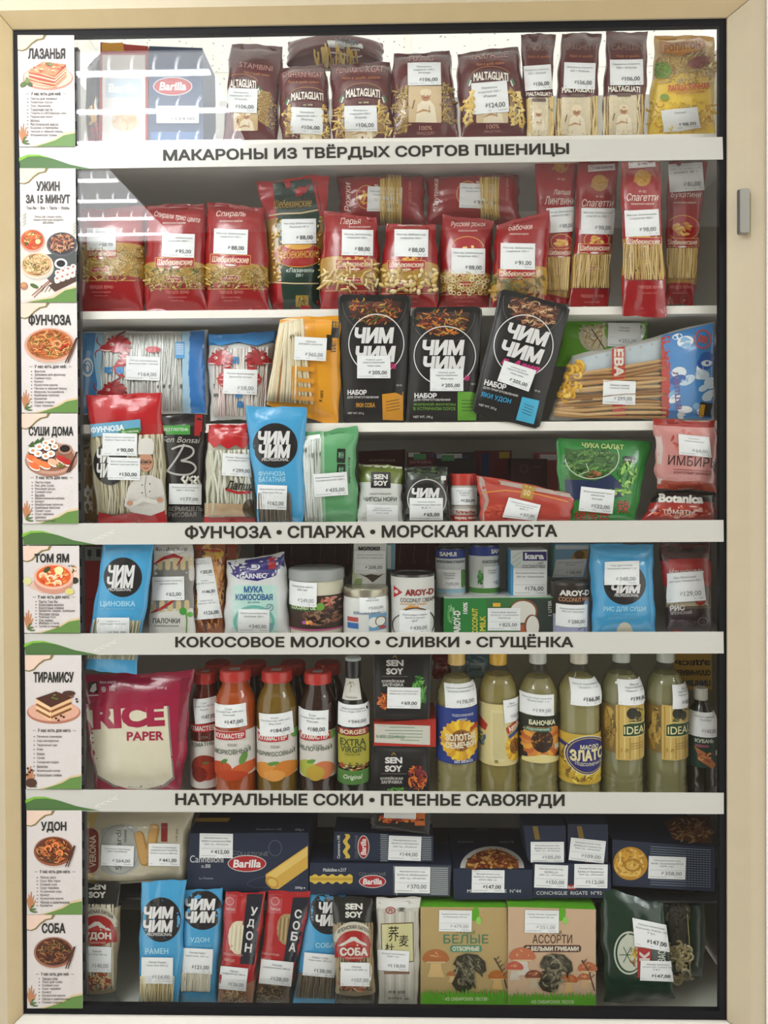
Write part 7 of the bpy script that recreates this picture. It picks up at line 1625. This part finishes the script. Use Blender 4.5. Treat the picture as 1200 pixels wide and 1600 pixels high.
t.food(769, 1348, 40, 22, ['#b0662c', '#c98a44', '#8a3a1c', '#d8a860', '#6a2a1c'], 150, 10, 3.4, 3, poly=half2); t.text('MEZZEMANICHE', 727, 1316, 24, 3, '#8a8c96', layer=2); t.text('RIGATE', 792, 1316, 22, 3, '#8a8c96', layer=2); t.text('pasta', 752, 1297, 20, 3, '#6a6c76', layer=2); s.done()
s = navy('wide low navy carton lettered for pasta shells, with two price stickers', [(833, 1348), (954, 1351), (955, 1403), (833, 1403)], .06, .1)
s.text('CONCHIGLIE  RIGATE  N°93', 889, 1395, 102, 6, '#c3c3c6', bold=.01, layer=2); s.ell(893, 1386, 9, 4, '#a3272c', 2); s.text('Barilla', 893, 1386, 11, 4, '#d6d0d0', bold=.02, layer=3)
s.tag(835, 1351, 887, 1387, '150,00', ('Макаронные изд.', 'BARILLA', '450 гр., Италия'), 2, '#85878b', layer=5); s.tag(897, 1350, 949, 1387, '112,00', ('Макаронные изд.', 'BARILLA Конкилье', '450 гр., Италия'), 1, '#85878b', layer=5); s.done()
for lab, q, tq, pr, rt in (('dark carton with a straight price sticker, on the pasta shell carton', [(818, 1290), (884, 1290), (884, 1346), (825, 1345)], (829, 1315, 881, 1347), '105,00', 0), ('dark carton with a tilted price sticker, on the pasta shell carton', [(887, 1288), (950, 1288), (950, 1348), (888, 1347)], (890, 1311, 945, 1346), '109,00', 6)):
    s = navy(lab, q, .064, .07); x = q[0][0]; s.poly([(x + 14, 1291), (x + 22, 1291), (x + 26, 1312), (x + 18, 1312)], '#7a6230', 1); s.food(x + 40, 1345, 22, 3, ['#a8683c', '#8a4a2c'], 12, 8, 2, 1); s.tag(*tq, pr, ('Макаронные изд.', 'BARILLA Спагетти', '450 гр., Италия'), rt, '#8f9195', layer=5); s.done()
s = navy('navy carton picturing a golden pasta nest, nearest the cabinet side', [(957, 1312), (1117, 1324), (1117, 1393), (957, 1384)], .07, .15)
s.ell(985, 1349, 27, 26, '#b8862c', 2); s.food(985, 1349, 25, 24, ['#cf9c3c', '#d9b05c', '#a8782c', '#e0bc6c'], 90, 18, 4, 3); s.ring(988, 1351, 12, 9, 3, '#a87828', 6); s.ring(988, 1351, 6, 5, 2.4, '#d3a84c', 6)
for j in range(17): s.line([(1016, 1322 + 3.7 * j + .4), (1110, 1328 + 3.6 * j)], 1.3, '#6a7684', 2)
for j in range(8): s.line([(1074 + 4.6 * j, 1328 + .3 * j), (1074 + 4.6 * j, 1388 + .3 * j)], 1.1, NAVY, 3)
s.tag(1013, 1338, 1071, 1373, '358,00', ('Макаронные изд.', 'Barilla Тальятелле №129', '500 гр.'), 2, '#85878b', layer=5)
t = s.top(); nq = [(1038, 1284), (1060, 1276), (1110, 1276), (1112, 1318), (1052, 1312)]; t.poly(nq, '#6a4028', 1); t.food(1080, 1298, 34, 20, ['#8a5a3a', '#b08058', '#5a3020', '#c49a70'], 110, 16, 2.4, 2, poly=nq); s.done()

# ================================================================== floor of the cabinet
MT = '#d9d7cf'


def sensoy(label, quad, d, split, word, cx, ycirc, ysen, tq, price, foodcols, rods, trot=0, bot=None):
    y0, y1 = quad[0][1], quad[3][1]
    s = Sheet('noodle_pack', label, 'noodle pack', quad, d, d, T=.034, base='#2a2a28', group='black topped noodle packs', bands=[((split - y0) / (y1 - y0), '#262826'), (.86, '#a89a80'), (1, bot or '#5a5a4c')], wrinkle=.0016, crimp=(.03, .03))
    xl, xr = quad[3][0] + 4, quad[2][0] - 4
    s.rods([(xl - 1, split + 2), (xr, split + 2), (xr + 1, y1 - 26), (xl, y1 - 26)], 20, rods, 1.5, wob=.8); s.film([(xl - 2, split), (xr + 1, split), (xr + 1, y1 - 6), (xl, y1 - 6)], .0038)
    s.text('SEN', cx, ysen, 27, 10, MT, bold=.05, layer=2); s.text('SOY', cx, ysen + 13, 27, 10, MT, bold=.05, layer=2)
    s.ell(cx, ycirc - 6, 33, 32, '#c9c3b4', 20, a0=0, a1=180); s.text('ЯПОНСКАЯ ЛАПША', cx, ycirc - 27, 52, 6, '#4a3a34', arc=9, layer=21.5, bold=.02); s.ell(cx, ycirc, 28, 24, '#a82a28', 21); s.rect(cx - 30, ycirc - 2, cx + 30, ycirc + 18, '#a82a28', 21.4)
    s.poly([(cx - 26, ycirc), (cx - 12, ycirc - 8), (cx - 4, ycirc - 14), (cx + 3, ycirc - 14), (cx + 10, ycirc - 8), (cx + 26, ycirc)], '#d3cec8', 22); s.poly([(cx - 18, ycirc), (cx - 8, ycirc - 5), (cx, ycirc - 8), (cx + 8, ycirc - 4), (cx + 18, ycirc)], '#b8443c', 22.6)
    s.text(word, cx, ycirc + 9, 44, 13, '#dcd6cc', bold=.05, layer=23); s.text('пшеничная', cx, ycirc + 19, 26, 3.4, '#d6b0a4', layer=23)
    s.food(cx, y1 - 36, 26, 14, foodcols, 60, 16, 2.6, 20)
    s.tag(*tq, price, ('Лапша', 'Сен Сой 300 гр.'), trot, '#a0a2a6', layer=26); return s.done()


sensoy('black topped noodle pack with a red mountain emblem, against the upright rail', [(126, 1380), (190, 1380), (181, 1570), (124, 1570)], .06, 1411, 'УДОН', 152, 1454, 1385, (128, 1479, 174, 1519), '140,00', ['#a8503a', '#c9a070', '#d9c090', '#8a3a2c'], ['#d3cab0', '#c3b898', '#e0d8c4'], 1, '#5a6258')
chim('sky blue ramen pack standing apart on the cabinet floor', [(220, 1378), (291, 1374), (280, 1574), (217, 1573)], .042, (252, 1437, 31, 35), [(248, 1426, 47, 19), (247, 1447, 47, 19)], [('РАМЕН', 245, 1486, 36, 9)], (221, 1496, 270, 1537), '114,00', T=.028, dt=.042,
     win=[(220, 1525), (272, 1525), (270, 1566), (220, 1566)], wincol='#c9b98c', prof=(249, 1460, 40, 5), cols=['#d6c69a', '#c3b080', '#e0d4b0'], trot=1, lines=('Лапша Рамен', 'Чим-чим 300 гр'), ink='#a0a2a6')
chim('sky blue udon pack beside the red pack with a clear oval', [(285, 1392), (350, 1387), (338, 1574), (280, 1570)], .056, (317, 1422, 31, 31), [(313, 1413, 48, 18), (313, 1433, 48, 18)], [('УДОН', 312, 1469, 30, 9)], (283, 1482, 332, 1521), '121,00', T=.03, dt=.056,
     win=[(284, 1518), (330, 1520), (328, 1550), (283, 1548)], wincol='#c9c0a8', sub=('пшеничная', 313, 1478, 34, 4), cols=['#dcd6c4', '#cfc7b0', '#e3dfd2'], trot=3, lines=('Лапша Удон', 'Чим-чим, 300 гр'))


def redstrip(label, quad, d, strip, letters, lg, win, tq, price, bot, rods, botc, trot=0):
    y0, y1 = quad[0][1], quad[3][1]
    s = Sheet('noodle_pack', label, 'noodle pack', quad, d, d, T=.032, base='#b02c30', group='red noodle packs with a dark strip', wrinkle=.0016, bands=[(.72, '#b02c30'), (1, botc)], crimp=(.03, .03))
    cx, cy, rx, ry = win
    pw = [(cx + rx * math.cos(a) * (1 + .05 * (k % 2)), cy - ry * math.sin(a)) for k, a in enumerate(np.linspace(math.pi / 2, 1.5 * math.pi, 16))]
    pw += [(cx + rx * .4, cy + ry), (cx + rx * .6, cy - ry)]
    s.poly(pw, rods[0], 1)
    for k in range(6): s.line([(cx - rx * .7 + rx * .24 * k + 2, cy - ry * .75), (cx - rx * .7 + rx * .24 * k - 1, cy + ry * .75)], 2, rods[1 + k % (len(rods) - 1)], 1.6)
    s.poly(strip, '#262a38', 3)
    for ch, x, y in letters: s.text(ch, x, y, 11, 14, '#dcdad8', 7, bold=.03, layer=4)
    s.rr(lg[0], lg[1], 22, 30, '#b8545a', 2, 4, 2); s.ring(lg[0], lg[1] - 4, 6, 6, 1.2, '#d0a0a0', 3); s.text('Лапша', lg[0], lg[1] + 8, 16, 4.5, '#d6b4b0', 4, layer=3, bold=.02); s.text('традиционная', quad[3][0] + 24, quad[3][1] - 78, 30, 4.5, '#d9a09a', 8, layer=3); s.text('лапша', quad[3][0] + 18, quad[3][1] - 70, 16, 4.5, '#d9a09a', 8, layer=3)
    s.food(*bot, 80, 14, 2.2, 2); s.film([(quad[3][0] + 2, y1 - 40), (quad[2][0] - 3, y1 - 40), (quad[2][0] - 4, y1 - 3), (quad[3][0] + 3, y1 - 3)], .002)
    s.tag(*tq, price, ('Лапша', 'традиционная, 300 гр.'), trot, '#8f9195', layer=9); s.done()


redstrip('red noodle pack with white noodles showing in a scalloped oval', [(353, 1394), (415, 1394), (393, 1575), (340, 1570)], .05, [(386, 1397), (411, 1397), (397, 1507), (375, 1506)], [('У', 397, 1424), ('Д', 392, 1443), ('О', 390, 1462), ('Н', 388, 1481)], (359, 1412), (371, 1465, 14, 26), (343, 1511, 386, 1547), '126,00',
         (366, 1555, 22, 16, ['#c9a880', '#a8845c', '#d9c0a0', '#8a6444']), ['#d9d0b8', '#c9be9e', '#e3dcc8'], '#a87a64', 6)
redstrip('red noodle pack leaning, with brown noodles showing in a half oval', [(420, 1392), (487, 1393), (449, 1574), (397, 1569)], .06, [(458, 1402), (483, 1402), (464, 1503), (443, 1503)], [('С', 466, 1428), ('О', 463, 1446), ('Б', 460, 1463), ('А', 457, 1480)], (430, 1412), (446, 1452, 13, 24), (406, 1501, 457, 1539), '128,00',
         (422, 1553, 24, 16, ['#6a5a44', '#8a7458', '#4a3e30', '#a08a6a']), ['#a8926c', '#8a7450', '#bfaa84'], '#6a5644', 6)
chim('sky blue buckwheat noodle pack half hidden behind the mountain emblem pack', [(484, 1397), (541, 1397), (530, 1571), (456, 1571)], .066, (513, 1427, 30, 33), [(516, 1418, 36, 18), (513, 1438, 40, 18)], [('СОБА', 508, 1477, 30, 8)], (474, 1490, 524, 1526), '138,00', T=.028, dt=.066,
     win=[(468, 1520), (524, 1524), (522, 1560), (462, 1558)], wincol='#5a5044', cols=['#6e6252', '#837560', '#564a3e'], trot=5, lines=('Лапша Соба', 'Чим-чим, 300 гр'))
sensoy('black topped noodle pack with a red mountain emblem, between blue and white packs', [(519, 1400), (580, 1402), (586, 1573), (525, 1573)], .05, 1440, 'СОБА', 553, 1478, 1416, (532, 1504, 581, 1541), '107,00', ['#a8604a', '#b88a70', '#7a4a3c', '#c9a890'], ['#9a8664', '#b09c7a', '#84704e', '#a8946e'], 1, '#4a4438')
s = Sheet('noodle_pack', 'white noodle pack with brush written characters on a pale yellow panel', 'noodle pack', [(587, 1402), (657, 1402), (654, 1572), (591, 1572)], .055, .055, T=.034, base='#c3bfb6', wrinkle=.0014, crimp=(.03, .03))
for k in range(8): s.line([(593 + 8 * k, 1424), (594 + 7.6 * k, 1566)], 3.4, '#b3aea2' if k % 2 else '#cfcbc2', 1)
s.poly([(588, 1404), (656, 1404), (656, 1418), (588, 1420)], '#d6d5d1', 1.6); s.ring(610, 1422, 7, 5, 1.4, '#a83a34', 3); s.text('荞', 610, 1422, 8, 7, '#a83a34', layer=3); s.text('麦', 628, 1421, 12, 7, '#3a3a38', layer=3)
s.poly([(595, 1443), (646, 1441), (647, 1503), (596, 1505)], '#6a5030', 2); s.poly([(596.5, 1444.5), (644.5, 1442.5), (645.5, 1501.5), (597.5, 1503.5)], '#c9c496', 3)
s.text('荞', 615, 1459, 16, 24, '#2a2a24', layer=4); s.text('麦', 631, 1470, 15, 18, '#2a2a24', layer=4); s.text('杜', 609, 1481, 15, 14, '#2a2a24', layer=4)
s.line([(600, 1520), (640, 1520)], 4, '#8a6a58', 3); s.text('荞麦 挂面', 620, 1550, 26, 4.5, '#4a4844', layer=3); s.text('300 g', 622, 1560, 34, 4, '#7a766e', layer=3)
s.tag(589, 1485, 639, 1517, '118,00', ('Лапша гречневая', '300 гр.'), 3, '#8f9195', layer=9); s.done()


def mush(s, x, y, k, cap, stem, lay=3):
    s.poly([(x - 5 * k, y - 2 * k), (x + 5 * k, y - 2 * k), (x + 6 * k, y + 8 * k), (x + 9 * k, y + 17 * k), (x - 9 * k, y + 17 * k), (x - 6 * k, y + 8 * k)], stem, lay)
    s.poly([(x + 14 * k * math.cos(a), y - 1 * k - 11 * k * math.sin(a)) for a in np.linspace(0, math.pi, 14)] + [(x - 9 * k, y + 2.5 * k), (x + 9 * k, y + 2.5 * k)], cap, lay + .6)
    s.line([(x - 10 * k, y + 1.5 * k), (x + 10 * k, y + 1.5 * k)], 1.6 * k, '#c9b48a', lay + 1); s.food(x, y - 6 * k, 9 * k, 4 * k, ['#b8744a', '#d0a070'], 8, 7 * k, 1.4 * k, lay + 1)


def mushbox(label, quad, d, base, title, tcol, tw, pill, pcol, pw, shrooms, cx, tq, price, gy):
    s = Sheet('mushroom_carton', label, 'carton', quad, d, group='dried mushroom cartons', shape='box', base=base, m='card', depth=.075, topcol='#5aa024')
    (x0, y0), (x1, _), (x2, y2), (x3, y3) = s.quad
    s.text('ГРИБЫ', cx, 1456, 28, 6, tcol, bold=.01, layer=2); s.text(title, cx, 1467, tw, 14, tcol, bold=.01, layer=2)
    s.rr(cx, 1482, pw + 8, 11, pcol, 4, 0, 2); s.text(pill, cx, 1482, pw, 7, '#d9d4c4', bold=.04, layer=3)
    for m in shrooms: mush(s, *m)
    wx, wy = cx + 4, 1518
    W = [(wx - 24, wy - 12), (wx - 18, wy - 24), (wx - 4, wy - 29), (wx + 14, wy - 27), (wx + 26, wy - 16), (wx + 28, wy - 2), (wx + 22, wy + 2), (wx + 10, wy - 2), (wx + 8, wy + 14), (wx + 4, wy + 26), (wx - 8, wy + 32), (wx - 20, wy + 28), (wx - 26, wy + 18), (wx - 20, wy + 6), (wx - 14, wy - 6)]
    s.poly(W, '#3a3628', 7); s.food(wx, wy, 24, 28, ['#5a5644', '#2c2a20', '#716c58', '#484434', '#8a846c'], 90, 14, 4, 8, poly=W); s.poly(W, mat('clear', '#f6f4f0'), 12)
    pts = [(x3 + .5, y3 - .5), (x3 + .5, gy)]; n = 24
    for k in range(n): x = x3 + (x2 - x3) * (k + .5) / n; pts += [(x, gy - 3 - 7 * ((k * 37) % 5) / 5), (x + (x2 - x3) / n * .5, gy + 3)]
    pts += [(x2 - .5, gy), (x2 - .5, y2 - .5)]
    s.poly(pts, '#5aa024', 13); s.text('· ИЗ СИБИРСКИХ ЛЕСОВ ·', cx, (y2 + gy) / 2 - 2, 72, 5.5, '#c9dca8', bold=.03, layer=14)
    s.line([(x2 - 22, gy - 54), (x2 - 10, gy - 34), (x2 - 2, gy - 6)], 2, '#4a3a30', 3); [s.line([(x2 - 20 + 3 * k, gy - 50 + 6 * k), (x2 - 14 + 3 * k, gy - 56 + 6 * k)], 2.4, '#5a4438', 3, taper=True) for k in range(5)]
    s.ell(cx + 14, 1428, 6, 11, '#5aa024', 2, rot=15); s.ell(cx + 20, 1438, 4, 6, '#8ac45c', 3)
    s.tag(*tq, price, ('Грибы белые сушеные', 'отборные 50 гр.'), 1, '#b0b2b6', layer=5); s.done()


mushbox('kraft coloured mushroom carton with a dark mushroom shaped window', [(657, 1417), (792, 1418), (794, 1572), (657, 1572)], .05, '#b09868', 'БЕЛЫЕ', '#4a7a5c', 70, 'ОТБОРНЫЕ', '#5a8a6c', 42,
        [(681, 1501, 1.5, '#a8683c', '#d0b078'), (706, 1524, .6, '#a86a3c', '#cfb080'), (777, 1528, 1.05, '#a8642c', '#c9a468')], 728, (686, 1422, 737, 1455), '479,00', 1550)
mushbox('pinkish beige mushroom carton picturing several kinds of mushroom', [(794, 1417), (931, 1421), (931, 1577), (794, 1577)], .045, '#c2a488', 'АССОРТИ', '#5a4434', 62, 'С БЕЛЫМИ ГРИБАМИ', '#5a3a30', 82,
        [(816, 1498, 1.5, '#b86a4c', '#c9c0b4'), (804, 1514, 1.0, '#b8584c', '#c4b8ac'), (834, 1527, 1.0, '#7a4434', '#b8a890'), (918, 1516, 1.1, '#b06444', '#cfb490'), (913, 1530, .8, '#a8603c', '#cba880'), (889, 1534, 1.0, '#a85c30', '#c9a474')], 863, (820, 1422, 873, 1457), '551,00', 1554)
s = Sheet('noodle_bag', 'dark green bag with a round white emblem and two stacked price stickers', 'noodle bag', [(938, 1386), (1036, 1412), (1056, 1560), (944, 1566)], .05, .06, T=.034, base='#133a2a', wrinkle=.002, crimp=(.02, .02), wob=2)
s.line([(940, 1392), (985, 1480), (990, 1560)], 1, '#0c2a1e', 1); s.ell(983, 1489, 24, 34, '#c3c6b8', 2); s.ell(983, 1489, 21.5, 31, '#1c4a34', 2.6); s.ell(984, 1489, 19.5, 28.5, '#c3c6b8', 3.2); s.text('СДЕЛАНО В СИБИРИ', 975, 1470, 30, 5, '#c9ccc0', -58, bold=.03, layer=3.5)
for k in range(6): a = k * 1.05; s.line([(980, 1492), (980 + 12 * math.cos(a), 1492 + 14 * math.sin(a))], 2.2, '#3a5a3c', 4, taper=True)
s.food(992, 1494, 9, 16, ['#c9b04a', '#8a5a34', '#a8843c'], 24, 8, 3, 4); s.poly([(996, 1480), (1018, 1482), (1016, 1526), (996, 1528)], '#a83a3c', 5); s.text('К', 1007, 1494, 15, 16, '#d3c6c2', -90, bold=.06, layer=6); s.poly([(1018, 1480), (1046, 1484), (1046, 1502), (1018, 1502)], '#16301f', 5); s.text('ЗАО', 1034, 1494, 18, 12, '#c3c8bc', -90, layer=6)
s.tag(None, price='147,00', lines=('Лапша кубанская', 'Фунчоза, Корея, 100', 'гр.'), quad=[(988, 1434), (1045, 1446), (1048, 1488), (992, 1478)], ink='#2c2e32', layer=10); s.tag(None, price='147,00', lines=('Лапша зеленая', 'шпинатная, Кубань, 100', 'гр.'), quad=[(1001, 1501), (1054, 1502), (1053, 1534), (1000, 1532)], ink='#33353a', layer=10); s.done()
s = Sheet('noodle_bag', 'dark green bag with a clear strip of cream noodles, behind the emblem bag', 'noodle bag', [(1020, 1392), (1104, 1394), (1098, 1528), (1036, 1528)], .1, T=.05, base='#10382a', wrinkle=.002)
s.poly([(1044, 1402), (1070, 1402), (1077, 1470), (1078, 1560), (1048, 1560)], '#2a2c22', 1); s.scatter([(1050, 1476), (1075, 1474), (1076, 1544), (1052, 1536)], 'curl', 34, 14, ['#c9bc8e', '#b8a878', '#d6cba6'], name='noodles'); s.scatter([(1048, 1406), (1070, 1404), (1073, 1450), (1050, 1460)], 'curl', 16, 14, ['#4a4634', '#3a3a2c', '#5a543e'], name='noodles'); s.film([(1044, 1402), (1072, 1402), (1080, 1560), (1048, 1560)], .006)
s.line([(1072, 1404), (1077, 1470), (1079, 1560)], 1.6, '#b8b078', 12); s.done()
s = Sheet('noodle_bag', 'dark green bag end behind the mushroom carton and the emblem bag', 'noodle bag', [(930, 1390), (985, 1386), (990, 1520), (934, 1520)], .12, T=.04, base='#1a4230', wrinkle=.002); s.poly([(938, 1470), (950, 1468), (952, 1492), (940, 1494)], '#3a5a48', 1); s.done()

bpy.data.objects.remove(_fo); bpy.data.curves.remove(_fc)
